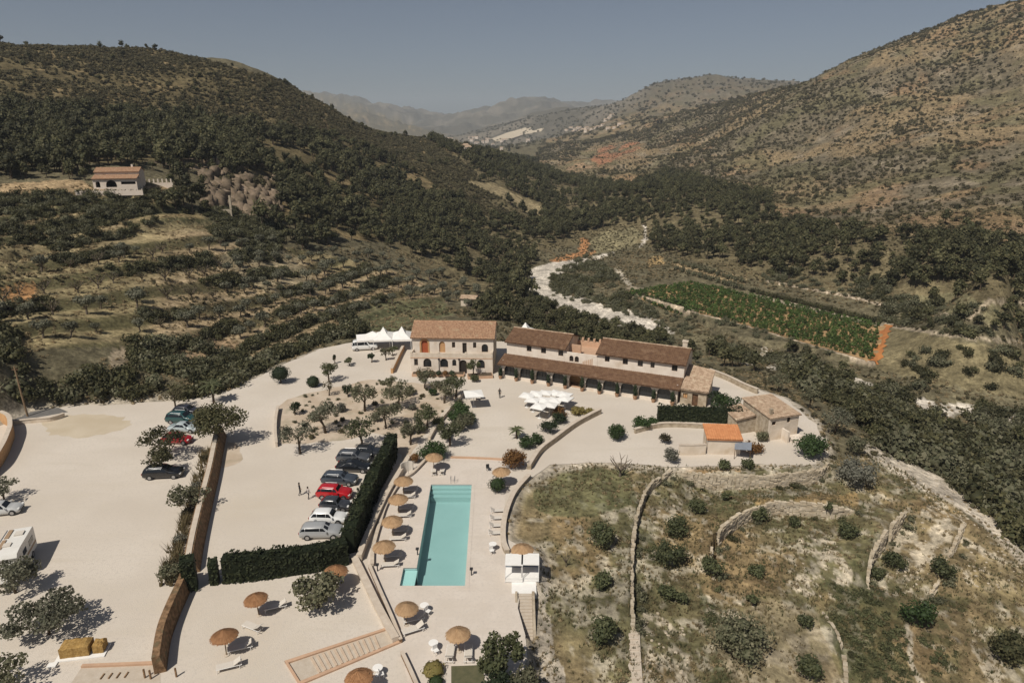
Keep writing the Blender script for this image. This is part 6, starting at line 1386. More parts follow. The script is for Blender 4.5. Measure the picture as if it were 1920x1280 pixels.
def campervan():
    t = thing('campervan', 'white campervan with tan stripes at the left edge of the car park', 'campervan', (-51.6, 60.6, .01), R(-71))
    mw = mat('van_paint', (.74, .72, .68), .35, (.66, .63, .58), 1, .4); mt = mat('van_stripe', (.35, .24, .15), .5, amt=0)
    Wd = 2.25; L = 6.6
    b = MB(); V = []
    prof = [(-L/2, .5), (-L/2, 2.75), (-L/2+.15, 2.9), (L/2-2.3, 2.95), (L/2-1.35, 2.85), (L/2-1.1, 2.5), (L/2-1.25, 2.05), (L/2-.95, 1.15), (L/2-.1, .95), (L/2, .5)]
    n = len(prof); V = [(x, -Wd/2, z) for x, z in prof]+[(x, Wd/2, z) for x, z in prof]; b.add(V, [tuple(range(n)), tuple(2*n-1-i for i in range(n))]+[(i, i+n, (i+1) % n+n, (i+1) % n) for i in range(n)][:0]+[((i+1) % n, (i+1) % n+n, i+n, i) for i in range(n)]); bd = b.build('body', mw, t)
    for s in (1, -1):
        for x0, x1, z0, z1 in ((-2.6, -1.3, 1.6, 2.2), (-.4, .6, 1.6, 2.2), (1.45, 2.1, 1.35, 1.95)):
            w_ = MB(); w_.box(x0, s*(Wd/2+.012)-.012, z0, x1, s*(Wd/2+.012)+.012, z1); w_.build('window', M_CARGLASS, t)
        w_ = MB(); w_.box(-3.2, s*(Wd/2+.008)-.008, 1.05, 1.9, s*(Wd/2+.008)+.008, 1.3); w_.build('stripe', mt, t)
        for x_ in (-1.7, 2.0): w_ = MB(); w_.tube([(0, -.12, 0), (0, .12, 0)], .36, 16); o = w_.build('wheel', M_RUBBER, t, False, (x_, s*(Wd/2-.1), .36)); r_ = MB(); r_.tube([(0, -.13, 0), (0, .13, 0)], .22, 12); r_.build('rim', M_RIM, o)
    w_ = MB(); w_.box(-L/2-.03, -.75, 1.6, -L/2-.005, .75, 2.25); w_.build('rear_window', M_CARGLASS, t)
    for x_, y_, sx, sy in ((-1.9, .3, .4, .4), (0.2, -.2, .35, .35)): w_ = MB(); w_.box(x_-sx, y_-sy, 2.93, x_+sx, y_+sy, 3.06); w_.build('roof_vent', M_SLING, t)
    w_ = MB(); w_.box(-.9, -.9, 2.96, .9, -.55, 3.02); w_.box(-2.9, -.9, 2.94, -1.2, -.5, 3.0); w_.build('roof_panel', mt, t)
    w_ = MB(); w_.tube([(-3.0, -1.1, 2.95), (2.0, -1.1, 3.0)], .03, 5); w_.build('awning_rail', M_RIM, t)
    w_ = MB(); M = Matrix.Identity(4)
    w_.tube([(-L/2-.05, -.6, 1.1), (-L/2-.35, -.6, 1.1), (-L/2-.35, .6, 1.1), (-L/2-.05, .6, 1.1)], .03, 6); w_.build('rear_rack', M_DGREY, t)
campervan()

# ------------------------------------------------------------------ white umbrellas, marquees
b = MB(); b.add([(-1.5, -1.5, 2.35), (1.5, -1.5, 2.35), (1.5, 1.5, 2.35), (-1.5, 1.5, 2.35), (0, 0, 2.66)], [(0, 1, 4), (1, 2, 4), (2, 3, 4), (3, 0, 4)]); b.add([(-1.5, -1.5, 2.2), (1.5, -1.5, 2.2), (1.5, 1.5, 2.2), (-1.5, 1.5, 2.2), (-1.5, -1.5, 2.349), (1.5, -1.5, 2.349), (1.5, 1.5, 2.349), (-1.5, 1.5, 2.349)], [(0, 1, 5, 4), (1, 2, 6, 5), (2, 3, 7, 6), (3, 0, 4, 7)])
UMB = b.mesh('canopy', M_CLOTH); b = MB(); b.tube([(0, 0, 0), (0, 0, 2.66)], .04, 8); b.box(-.35, -.35, 0, .35, .35, .06); UMP = b.mesh('pole', M_METAL)
um = [(988,737),(1006,733),(1024,731),(1043,731),(1058,735),(1000,745),(1020,744),(1040,744),(1060,743),(1012,756),(1030,753)]
for i, (a_, b_) in enumerate(um):
    p = P(a_, b_, 2.5); t = thing('white_umbrella', 'square white umbrella in the close cluster on the plaza before the arcade', 'umbrella', (p.x, p.y, .01), R(-23), 'white umbrellas clustered before the arcade'); t.scale = (.74, .74, .9-.02*(i % 4)); t.rotation_euler = (R(2.5*math.sin(i*2.3)), R(2.5*math.cos(i*1.9)), R(-23+9*math.sin(i*1.3))); obj('canopy', UMB, t); obj('pole', UMP, t)
p = P(888, 736, 2.5); t = thing('white_umbrella', 'single white umbrella standing apart beside the garden bed', 'umbrella', (p.x, p.y, .01), R(10)); obj('canopy', UMB, t); obj('pole', UMP, t)
b = MB(); b.box(-.4, -.4, .7, .4, .4, .75); b.box(-.04, -.04, 0, .04, .04, .7); DT = b.mesh('cafe_table', M_WOOD)
for i, (a_, b_) in enumerate([(1002,762),(1018,768),(1036,764),(1052,756),(990,752),(893,750),(902,748)]):
    o = obj('cafe_table', DT, None, P(a_, b_)+Vector((0, 0, .01)), .3*i); tag(o, 'brown wooden cafe table in the shade of the white umbrella cluster' if i < 5 else ('brown cafe table on the left under the single white umbrella' if i == 5 else 'brown cafe table on the right under the single white umbrella'), 'table', 'cafe tables under white umbrellas')
def marquee(label, px, py, W, D, h, pk, rz, z=0.0, peaks=1):
    p = P(px, py, z); t = thing('marquee', label, 'tent', p, rz, 'white marquees'); b = MB()
    for k in range(peaks):
        x0 = -W/2+W/peaks*k; x1 = x0+W/peaks; xc = (x0+x1)/2
        ring = [(x0, -D/2, h), (x1, -D/2, h), (x1, D/2, h), (x0, D/2, h)]; mid = [(xc+(x-xc)*.4, y*.4, h+pk*.35) for x, y, z_ in ring]
        b.add(ring+mid+[(xc, 0, h+pk)], [(0, 1, 5, 4), (1, 2, 6, 5), (2, 3, 7, 6), (3, 0, 4, 7), (4, 5, 8), (5, 6, 8), (6, 7, 8), (7, 4, 8)])
    b.build('canopy', M_CLOTH, t); b = MB(); b.box(-W/2, -D/2, h-.35, W/2, -D/2+.03, h-.004); b.build('valance', M_CLOTH, t)
    for x_ in np.linspace(-W/2, W/2, peaks+1):
        for y_ in (-D/2, D/2): b = MB(); b.tube([(x_, y_, -2), (x_, y_, h)], .06, 6); b.build('pole', M_METAL, t)
marquee('white double peaked marquee left of the terrace house', 738, 652, 7.5, 5.5, 2.6, 2.0, R(6), 0, 2)
marquee('long low white marquee behind the parked van', 700, 650, 6.5, 4.5, 2.2, 1.2, R(14), 0, 1)
marquee('white pointed tent rising behind the arcade house', 985, 640, 4, 4, 2.4, 2.0, R(-20), -1.6, 1)

# ------------------------------------------------------------------ canopies and stair right of the pool
M_TREAD = mat('worn_pink_stone', (.56, .44, .33), .9, (.5, .38, .28), 2, .7)
def canopy_bed(px, py, label):
    p = P(px, py); t = thing('canopy_bed', label, 'day bed', (p.x, p.y, .012), R(-2), 'white canopy beds'); b = MB(); b.box(-.9, -.95, 2.0, .9, .95, 2.08); b.build('canopy', M_CLOTH, t)
    b = MB(); b.box(-.85, -.9, .22, .85, .9, .5); b.build('mattress', M_CLOTH, t)
    b = MB(); b.box(-.9, -.95, .05, .9, .95, .21); b.build('base', M_METAL, t); b = MB(); b.box(-.9, .88, .5, .9, .94, 1.3); b.build('curtain', M_SLATE, t)
    for x_ in (-.87, .87):
        for y_ in (-.92, .92): b = MB(); b.tube([(x_, y_, 0), (x_, y_, 2.0)], .035, 6); b.build('post', M_METAL, t)
canopy_bed(964, 1081, 'left white canopy day bed above the stone stair'); canopy_bed(994, 1080, 'right white canopy day bed above the stone stair')
t = thing('stone_stair', 'pale stone stair with white landing going down from the pool deck', 'stair', P(982, 1106)); b = MB(); b.box(-1.2, -.5, -.6, 1.25, 1.3, .05); b.build('landing', M_CLOTH, t)
for k in range(14): b = MB(); b.box(-.62, -.5-.36*(k+1), -1.7, .78, -.5-.36*k-.004, .0-.085*k); b.build('step', M_STEP, t)
for s_, x0, x1 in ((0, -.85, -.63), (1, .79, 1.05)):
    b = MB(); b.add([(x0, -.52, -1.7), (x1, -.52, -1.7), (x1, -5.6, -2.5), (x0, -5.6, -2.5), (x0, -.52, .3), (x1, -.52, .3), (x1, -5.6, -.85), (x0, -5.6, -.85)], [(0, 1, 2, 3), (7, 6, 5, 4), (0, 4, 5, 1), (1, 5, 6, 2), (2, 6, 7, 3), (3, 7, 4, 0)]); b.build('side_wall', M_STONE, t)
t = thing('paved_stair', 'long shallow pink edged stair crossing the lower terrace', 'stair', (0, 0, 0)); q = [P(535,1243), P(742,1174), P(752,1203), P(560,1283)]
def lerp4(u, v): return (q[0]*(1-u)+q[1]*u)*(1-v)+(q[3]*(1-u)+q[2]*u)*v
b = MB(); b.face([(p.x, p.y, .012) for p in (q[3], q[2], q[1], q[0])]); b.build('paving', M_STEP, t)
for v0, v1 in ((-.06, .06), (.94, 1.06)):
    b = MB(); c = [lerp4(0, v0), lerp4(1, v0), lerp4(1, v1), lerp4(0, v1)]; b.add([(p.x, p.y, 0) for p in c]+[(p.x, p.y, .16) for p in c], [(4, 7, 6, 5), (0, 1, 5, 4), (1, 2, 6, 5), (2, 3, 7, 6), (3, 0, 4, 7)]); b.build('kerb', M_PINK, t)
for k in range(12):
    u = .2+.052*k; c = [lerp4(u, .12), lerp4(u+.02, .12), lerp4(u+.02, .88), lerp4(u, .88)]; b = MB(); b.add([(p.x, p.y, 0.005) for p in c]+[(p.x, p.y, .09) for p in c], [(4, 7, 6, 5), (0, 1, 5, 4), (1, 2, 6, 5), (2, 3, 7, 6), (3, 0, 4, 7)]); b.build('tread', M_TREAD, t)
c = [lerp4(0, -.06), lerp4(.02, -.06), lerp4(.02, 1.06), lerp4(0, 1.06)]; b = MB(); b.add([(p.x, p.y, 0.004) for p in c]+[(p.x, p.y, .17) for p in c], [(4, 7, 6, 5), (0, 1, 5, 4), (1, 2, 6, 5), (2, 3, 7, 6), (3, 0, 4, 7)]); b.build('kerb', M_PINK, t)
t = thing('paved_terrace', 'pink edged sunken stair with dark posts at the bottom left', 'stair', (0, 0, 0)); q = [P(152,1252), P(300,1246), P(301,1300), P(120,1300)]
b = MB(); b.face([(p.x, p.y, .012) for p in reversed(q)]); b.build('paving', M_STEP, t)
for k in range(4): b = MB(); p = P(192+15*k, 1268-1*k); b.box(p.x-.05, p.y-.3, .013, p.x+.05, p.y+.3, .1); b.build('tread', M_BROWN, t)
b = MB(); c = (q[0], q[1]); e = Vector((0, .25, 0)); b.add([(q[0].x, q[0].y, 0), (q[1].x, q[1].y, 0), (q[1].x, q[1].y+.3, 0), (q[0].x, q[0].y+.3, 0), (q[0].x, q[0].y, .2), (q[1].x, q[1].y, .2), (q[1].x, q[1].y+.3, .2), (q[0].x, q[0].y+.3, .2)], [(4, 5, 6, 7), (0, 1, 5, 4), (1, 2, 6, 5), (2, 3, 7, 6), (3, 0, 4, 7)]); b.build('kerb', M_PINK, t)
for a_, b_ in ((272,1270),(283,1272),(331,1268)):
    b = MB(); b.box(-.06, -.06, 0, .06, .06, .9); tag(b.build('wooden_post', M_BROWN, None, False, P(a_, b_)), {272: 'short brown post on the pink stair at the bottom left, left of two', 283: 'short brown post on the pink stair at the bottom left, right of two', 331: 'short brown post by the end of the long brown wall'}[a_], 'post')
# concrete path with ribs down the grass slope
t = thing('garden_path', 'narrow pale concrete path with ribs running down the grass slope', 'path', (0, 0, 0)); pts = [A(1187, 1180), A(1189, 1230), A(1194, 1310)]; b = MB()
l2 = smooth_line([tuple(p[:2]) for p in pts], 6); zz = [float(H(*p))+.05 for p in l2]; band(b, l2, -.6, .6, lambda i: zz[i]-.5, lambda i: zz[i]+.03); b.build('paving', M_STEP, t)
for k in range(2, len(l2)-1, 1):
    p = l2[k]; b = MB(); b.box(p[0]-.45, p[1]-.06, zz[k]-.1, p[0]+.45, p[1]+.06, zz[k]+.12); b.build('rib', M_COPING, t)

# bales on a white slab
M_BALE = mat('straw_bale', (.40, .255, .09), .95, (.28, .165, .05), 5, 1.0, bump=.8, bscale=18)
p = P(156, 1222); t = thing('bale_stack', 'two straw coloured bales lying on a white slab in the car park', 'bale', (p.x, p.y, .01), R(10)); t['category'] = 'bales'
def lump(x0, y0, x1, y1, h, seed):
    rg = np.random.default_rng(seed); bm = bmesh.new(); bmesh.ops.create_grid(bm, x_segments=7, y_segments=5, size=1); me = bpy.data.meshes.new('bale'); b = MB()
    nx, ny = 8, 6; pts = {}
    for i in range(nx):
        for j in range(ny):
            u, v = i/(nx-1), j/(ny-1); ed = min(u, 1-u, v, 1-v); pts[i, j] = (x0+(x1-x0)*u+rg.uniform(-.03, .03), y0+(y1-y0)*v+rg.uniform(-.03, .03), h*(1-.12*(ed < .01))+rg.uniform(-.06, .06))
    bm.free(); V = [pts[i, j] for i in range(nx) for j in range(ny)]; b.add(V, [(i*ny+j, (i+1)*ny+j, (i+1)*ny+j+1, i*ny+j+1) for i in range(nx-1) for j in range(ny-1)])
    rim = [(i, 0) for i in range(nx)]+[(nx-1, j) for j in range(1, ny)]+[(i, ny-1) for i in range(nx-2, -1, -1)]+[(0, j) for j in range(ny-2, 0, -1)]
    for k in range(len(rim)): a, c = pts[rim[k]], pts[rim[(k+1) % len(rim)]]; b.face([(a[0]*1.0, a[1], .1), (c[0], c[1], .1), c, a])
    return b
lump(-1.55, -.65, .75, .65, 1.15, 3).build('bale', M_BALE, t); lump(.98, -.5, 1.85, .5, .95, 4).build('bale', M_BALE, t)
b = MB(); b.box(-1.9, -.95, 0, 2.05, .75, .1); b.build('slab', M_CLOTH, t); b = MB(); b.box(-2.3, -1.5, 0.002, -1.6, -.952, .1); b.build('slab_corner', M_CLOTH, t)

# ------------------------------------------------------------------ poles, lamps
p = P(52, 780); t = thing('utility_pole', 'leaning pale utility pole beside the road end at the left', 'pole', p); b = MB(); b.tube([(0, 0, -.3), (-.35, .2, 4), (-.7, .5, 8.2)], [.16, .14, .11], 10); b.build('shaft', M_POLE, t); b = MB(); b.box(-1.2, .45, 7.6, -.2, .56, 7.72); b.build('crossarm', M_WOOD, t)
def pool_light(px, py, label):
    p = P(px, py); t = thing('pool_post', label, 'post', (p.x, p.y, .012), 0, 'short dark posts at the pool edge'); b = MB(); b.tube([(0, 0, 0), (0, 0, .7)], .06, 8); b.build('shaft', M_DGREY, t); b = MB(); b.box(-.16, -.16, .7, .16, .16, .85); b.build('head', M_DGREY, t)
pool_light(783,1040,'short dark post on the left edge of the pool'); pool_light(884,1078,'short dark post on the right edge of the pool'); pool_light(708,1070,'short brown post near the lower end of the curved kerb')
t = thing('pool_ladder', 'small steel ladder rail at the far end of the pool', 'ladder', P(849, 905), 0)
for x_ in (-.25, .25): b = MB(); b.tube([(x_, .5, 0), (x_, .45, .8), (x_, -.1, .8), (x_, -.2, -.3)], .03, 6); b.build('rail', M_RIM, t)
t = thing('outdoor_shower', 'grey curved shower screen beside the round hedge near the pool', 'shower', P(766, 890), R(60)); b = MB()
for k in range(8): a = .25*k; b.box(1.0*math.cos(a)-.14, 1.0*math.sin(a)-.14, 0, 1.0*math.cos(a)+.14, 1.0*math.sin(a)+.14, 1.5)
b = MB(); band(b, [(math.cos(.25*k)*1.0, math.sin(.25*k)*1.0) for k in range(9)], -.06, .06, 0, 1.5); b.build('screen', M_SLING, t); b = MB(); b.tube([(0, 0, 0), (0, 0, 2.1), (.3, 0, 2.1)], .03, 6); b.build('pipe', M_RIM, t)
# planters in front of the left house
def planter(px, py, W, D, rz, label):
    t = thing('brick_planter', label, 'planter', P(px, py), rz, 'brick planters before the left house'); b = MB(); b.box(-W/2, -D/2, 0, W/2, D/2, .5); b.build('wall', M_BROWN if False else M_PINK, t); b = MB(); b.box(-W/2+.15, -D/2+.15, .502, W/2-.15, D/2-.15, .55); b.build('earth', M_BARK, t); return t
planter(822, 704, 9.6, 1.4, R(-1), 'long brick planter with small dark shrubs before the left house'); planter(900, 707, 4.6, 1.8, R(8), 'short brick planter with a tree at the corner of the left house')
# ------------------------------------------------------------------ single trees and shrubs of the estate
rg6 = np.random.default_rng(606)
def tree_at(name, label, px, py, h, r, m, n=500, leaf=.17, style='olive', cat='tree', group=None, z=None, rz_=None, zc=None, trunk=True, k=.5):
    """own crown and trunk for one tree: base pixel, height, crown radius"""
    if name in ('olive_tree', 'garden_tree', 'flat_pine') and py > 715 and py < 860 and px > 540: r *= 1.1; h *= 1.1; n = int(n*1.15)
    p = P(px, py, z) if z is not None else A(px, py); t = thing(name, label, cat, p-Vector((0, 0, .03)), 0, group); sd = int(rg6.integers(1e6))
    rgl = np.random.default_rng(sd)
    if style == 'olive': c = h*.66; L = round_lobes(rgl, c, r, h*.36, 9, .78, .40); L[0] = (rgl.uniform(-.15, .15)*r, rgl.uniform(-.15, .15)*r, c, r*.5, r*.5, h*.22)
    elif style == 'round': L = [(0, 0, h*.62, r, r, h*.38)]
    elif style == 'ball': L = [(0, 0, h*.5, r, r, h*.5)]
    elif style == 'pine': L = pine_lobes(rgl, h, r)
    elif style == 'bush': L = round_lobes(rgl, h*.5, r, h*.5, 8, .58, .5)
    else: L = round_lobes(rgl, h*.6, r, h*.42, 10, .7, .38)
    kk = {'olive': k*.72, 'round': .88, 'ball': .94, 'pine': .5, 'bush': .55}.get(style, .3)
    n = int(n*1.9); leaf *= .68
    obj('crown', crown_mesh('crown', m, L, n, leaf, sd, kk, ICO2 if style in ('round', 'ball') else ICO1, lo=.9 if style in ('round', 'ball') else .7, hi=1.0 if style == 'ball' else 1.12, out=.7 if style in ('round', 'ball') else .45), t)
    if trunk and style not in ('ball', 'bush'): trunk_mb(h*.9, max(.09, h*.035), rgl, 4, r*.5).build('trunk', M_BARK, t, True)
    return t
# garden bed and plaza
tree_at('clipped_tree', 'round clipped dark tree at the upper edge of the yard with its shade beside it', 527, 719, 3.3, 1.55, M_DEEP, 900, .11, 'round')
tree_at('ball_shrub', 'clipped dark ball shrub to the right of the round clipped tree', 588, 725, 2.0, 1.05, M_DEEP, 700, .10, 'ball', 'shrub')
tree_at('garden_tree', 'upright green tree with a bare leg beside the ball shrub', 617, 716, 3.7, 1.5, M_FIG, 420, .16)
tree_at('thin_tree', 'thin pinkish half bare tree below the upright green tree', 617, 742, 3.0, 1.0, M_SCRUB, 120, .12, 'open', k=0)
tree_at('olive_tree', 'small olive tree left of the first brick planter', 731, 734, 2.6, 1.3, M_OLIVE_D, 420, .14)
tree_at('olive_tree', 'narrow olive tree in the upper middle of the garden bed', 684, 771, 4.4, 1.7, M_OLIVE_D, 520, .16)
tree_at('olive_tree', 'wide olive tree with thick trunk in the upper right of the garden bed', 747, 763, 4.0, 2.2, M_OLIVE_D, 640, .16)
tree_at('olive_tree', 'forked olive tree in a stone ring below the long planter', 796, 728, 3.2, 1.7, M_OLIVE_D, 480, .15)
tree_at('olive_tree', 'double crowned olive tree left of the single white umbrella', 833, 756, 3.8, 2.0, M_OLIVE_D, 620, .16)
tree_at('olive_tree', 'taller olive crown behind the double crowned olive tree', 855, 748, 4.2, 1.6, M_FIG, 520, .16)
tree_at('planter_tree', 'bushy tree in the short brick planter by the left house', 888, 704, 3.0, 1.2, M_FIG, 420, .15, z=.5)
tree_at('cactus_shrub', 'dark spiky shrub at the left end of the garden bed', 553, 778, 2.4, 1.0, M_DEEP, 300, .15, 'open', 'shrub')
tree_at('cactus_shrub', 'dark spiky shrub above the middle of the garden bed', 653, 744, 2.4, 1.0, M_DEEP, 300, .15, 'open', 'shrub')
tree_at('olive_tree', 'large grey olive tree in the middle of the garden bed', 611, 812, 4.4, 2.1, M_OLIVE, 640, .17)
tree_at('flat_pine', 'flat topped pine leaning over the garden bed above the hedge tip', 724, 803, 3.6, 2.3, M_OLIVE_D, 700, .15)
tree_at('olive_tree', 'olive tree at the edge of the parking above the dark parked cars', 681, 842, 4.2, 2.0, M_FIG, 420, .17)
tree_at('olive_tree', 'loose pale olive tree standing in the parking below the garden bed', 563, 851, 4.2, 2.1, M_OLIVE, 460, .16)
tree_at('garden_tree', 'dark full tree between the garden bed and the path wall', 801, 803, 3.4, 1.6, M_FIG, 640, .15)
tree_at('garden_tree', 'slim dark tree at the tip of the garden bed near the path', 770, 834, 3.6, 1.1, M_OLIVE_D, 420, .14)
tree_at('garden_tree', 'tall bushy tree beside the plaza just above the round hedge', 844, 836, 3.6, 1.5, M_FIG, 560, .15)
tree_at('garden_shrub', 'bright green shrub beside the plaza below the single umbrella', 866, 782, 2.6, 1.5, M_GREEN, 520, .16, 'bush', 'shrub')
tree_at('garden_shrub', 'grey green shrub beside the plaza below the bright green one', 873, 802, 2.6, 1.6, M_OLIVE_D, 520, .15, 'bush', 'shrub')
tree_at('round_hedge', 'thick dark green domed hedge at the head of the pool', 811, 858, 2.4, 2.2, M_GREEN, 1100, .13, 'bush', 'hedge')
tree_at('red_shrub', 'small red leaved shrub beside the domed hedge', 778, 868, 1.6, .7, M_RUST, 200, .11, 'bush', 'shrub')
for a_, b_, s_, l in ((642,790,.5,'low grey bush among the middle olives of the bed'), (668,798,.8,'low grey rounded bush in the bed near the grey patch'), (584,822,.5,'tiny dark bush at the lower edge of the bed'), (704,760,.6,'low bush between the upper olives'), (773,768,.9,'grey low bush right of the wide olive'), (781,790,.7,'low dark bush beside the full tree'), (640,812,.5,'flat green bush at the lower bed edge'), (792,745,.5,'small round green bush below the forked olive')):
    tree_at('low_bush', l, a_, b_, s_*1.5, s_, M_SCRUB if s_ < .7 else M_GREY, 130, .11, 'bush', 'bush', 'low bushes of the garden bed')
for i in range(6):
    p = P(785+12.5*i, 703, .5); tree_at('planter_shrub', ['small dark shrub at the left end of the long brick planter', 'second shrub from the left in the long brick planter', 'third shrub from the left in the long brick planter', 'fourth shrub from the left in the long brick planter', 'fifth shrub from the left in the long brick planter', 'small dark shrub at the right end of the long brick planter'][i], 785+12.5*i, 703, .9, .5, M_DEEP if i % 2 else M_RUST, 120, .09, 'ball', 'shrub', 'shrubs of the long planter', z=.5)
# along the top of the yard, left of the houses
for a_, b_, h_, r_, m_, l in ((656,686,1.9,1.0,M_FIG,'small spreading tree near the white van'), (697,680,2.0,.7,M_DEEP,'dark slim shrub near the ochre ramp wall'), (724,676,2.8,1.0,M_OLIVE_D,'grey green tree beside the marquees'), (737,668,2.2,.9,M_FIG,'bushy small tree by the marquee poles'), (628,682,1.9,.28,M_DEEP,'thin dark cypress at the top of the yard')): tree_at('yard_tree', l, a_, b_, h_, r_, m_, 260, .14, 'olive')
# fuller planting between the bed, the path and the plaza
for a_, b_, h_, r_, m_, l in ((858,772,2.4,1.2,M_FIG,'leafy shrub beside the path wall below the double olive'), (852,792,2.2,1.1,M_GREEN,'green shrub halfway down the path wall'), (880,792,2.0,1.1,M_GREEN,'low green shrub at the plaza edge opposite the path wall'), (858,812,2.4,1.2,M_OLIVE_D,'grey green shrub above the tall bushy tree at the plaza'), (838,822,1.6,.9,M_GREEN,'small green shrub behind the domed hedge'), (822,800,2.0,1.0,M_FIG,'shrub between the full tree and the path wall'), (788,812,2.2,1.0,M_FIG,'dark shrub at the lower right of the garden bed'), (765,815,2.0,.9,M_OLIVE,'silvery shrub near the hedge tip'), (640,772,1.8,.9,M_GREY,'grey leafy shrub left of the narrow olive'), (705,790,1.6,.9,M_OLIVE,'silvery low shrub near the flat topped pine'), (590,790,1.8,.9,M_OLIVE_D,'grey green shrub left of the large grey olive'), (890,716,1.6,.8,M_FIG,'shrub below the short brick planter'), (768,742,2.0,1.0,M_OLIVE_D,'shrub behind the wide olive tree'), (812,742,1.6,.8,M_GREEN,'green shrub below the forked olive tree'), (668,738,1.4,.8,M_OLIVE,'pale shrub at the top of the garden bed')):
    tree_at('garden_shrub', l, a_, b_, h_, r_, m_, 300, .14, 'bush', 'shrub', 'shrubs of the garden and path')
# car park trees
tree_at('pine_tree', 'large dark spreading pine at the head of the long brown wall', 414, 838, 6.0, 4.6, M_PINE, 1900, .19, 'pine')
tree_at('pine_tree', 'bushy dark pine over the red car in the left car park', 306, 862, 4.4, 2.7, M_PINE, 800, .18, 'olive')
tree_at('pine_tree', 'small dark pine beside the black estate car', 299, 893, 3.9, 1.8, M_PINE, 600, .16, 'olive')
tree_at('thin_tree', 'thin tree with a leaning trunk behind the teal car', 330, 768, 4.0, 1.5, M_SCRUB, 260, .15)
tree_at('olive_tree', 'olive tree leaning over the middle of the long brown wall', 357, 960, 3.6, 2.2, M_OLIVE_D, 620, .16)
tree_at('olive_tree', 'grey olive tree at the left edge behind the silver car', 8, 940, 3.0, 1.6, M_OLIVE, 420, .16)
tree_at('olive_tree', 'dense olive tree at the left edge in front of the campervan', 30, 1112, 3.6, 2.2, M_OLIVE, 1100, .16)
tree_at('olive_tree', 'largest olive tree at the lower left, spreading low over the gravel', 92, 1190, 3.2, 3.2, M_OLIVE, 1700, .17)
tree_at('olive_tree', 'olive tree top at the bottom left corner of the picture', 10, 1300, 3.0, 2.0, M_OLIVE_D, 500, .17)
tree_at('spiky_tree', 'spiky leaved tree standing alone on the lower terrace', 598, 1140, 3.6, 2.5, M_OLIVE_D, 900, .20, 'open')
tree_at('wall_bush', 'grey green bush at the foot of the long wall beside the hedge clump', 324, 1092, 2.4, 1.2, M_OLIVE_D, 420, .14, 'bush', 'bush')
# palms
def palm(label, px, py, h, r, m=M_FIG, n=22, rad=.17):
    p = A(px, py); t = thing('palm_tree', label, 'palm', p); b = MB(); b.tube([(0, 0, -.2), (.05, 0, h*.5), (0, .05, h)], [rad*1.2, rad, rad], 9); b.build('trunk', M_BARK, t); rg = np.random.default_rng(int(px)); V = []; Q = []; 
    for i in range(n):
        a = 6.283*i/n*2.4; e = rg.uniform(.0, 1.1); L = r*rg.uniform(.85, 1.1); pts = []
        for k in range(6): s = k/5; pts.append(Vector((math.cos(a)*L*s*math.cos(e*(1-s*.6)), math.sin(a)*L*s*math.cos(e*(1-s*.6)), h+L*s*math.sin(e)*.8-L*.55*s*s)))
        sd = Vector((-math.sin(a), math.cos(a), 0))
        for k in range(5):
            for s_ in (1, -1):
                w0, w1 = .14*r*(1-abs(k/5-.35)), .14*r*(1-abs((k+1)/5-.35))*(0 if k == 4 else 1); c = len(V); V += [tuple(pts[k]), tuple(pts[k+1]), tuple(pts[k+1]+sd*s_*w1-Vector((0, 0, w1*.5))), tuple(pts[k]+sd*s_*w0-Vector((0, 0, w0*.5)))]; Q.append((c, c+1, c+2, c+3))
    obj('fronds', np_mesh('fronds', np.array(V), np.array(Q), m, None, rg.uniform(0, 1, len(Q))), t)
palm('palm tree standing behind the large pine at the upper edge of the car park', 401, 756, 3.4, 2.2, M_FIG, 26); palm('small palm tree between the plaza and the green shrubs of the drive', 968, 822, 1.5, 1.4, M_FIG, 20, .14)
# shrubs between plaza, pool and drive
tree_at('rust_bush', 'big rust brown bush at the top right of the pool deck', 965, 878, 3.0, 1.75, M_RUST, 900, .13, 'bush', 'bush')
for a_, b_, h_, r_, m_, l in ((988,840,1.9,1.3,M_GREEN,'bright green shrub just right of the rust brown bush'), (1006,832,1.8,1.2,M_GREEN,'green shrub second from the rust brown bush'), (1030,812,2.2,1.5,M_DEEP,'dark green shrub in the middle of the row above the drive wall'), (1048,796,2.0,1.3,M_DEEP,'dark shrub near the upper end of the row above the drive wall'), (1050,782,1.8,1.4,M_RUST,'reddish brown shrub below the white umbrellas'), (1085,778,1.6,1.3,M_YELLOW,'yellow shrub below the right end of the white umbrellas'), (1106,776,1.0,.9,M_YELLOW,'pale yellow low shrub at the end of the drive wall')):
    tree_at('drive_shrub', l, a_, b_, h_, r_, m_, 420, .13, 'bush', 'shrub', 'shrubs above the drive wall')
tree_at('ball_tree', 'small clipped green ball tree with its shade beside the pool', 932, 923, 2.0, .95, M_GREEN, 600, .10, 'round')
tree_at('round_shrub', 'large round dark green shrub standing in the drive', 1157, 824, 2.7, 1.6, M_GREEN, 800, .14, 'bush', 'shrub'); tree_at('round_shrub', 'green shrub beside the dark hedge of the stone houses', 1203, 806, 2.5, 1.3, M_GREEN, 560, .14, 'bush', 'shrub'); tree_at('round_shrub', 'small green shrub touching the left end of the dark hedge', 1222, 800, 1.8, .9, M_GREEN, 300, .13, 'bush', 'shrub')
tree_at('flowering_shrub', 'pale flecked shrub at the edge of the drive below the yard wall', 1259, 868, 2.6, 1.1, M_GREY, 380, .13, 'bush', 'shrub'); tree_at('dry_shrub', 'dry brown climbing shrub left of the orange roofed shed', 1247, 832, 2.0, .9, M_SCRUB, 240, .12, 'bush', 'shrub')
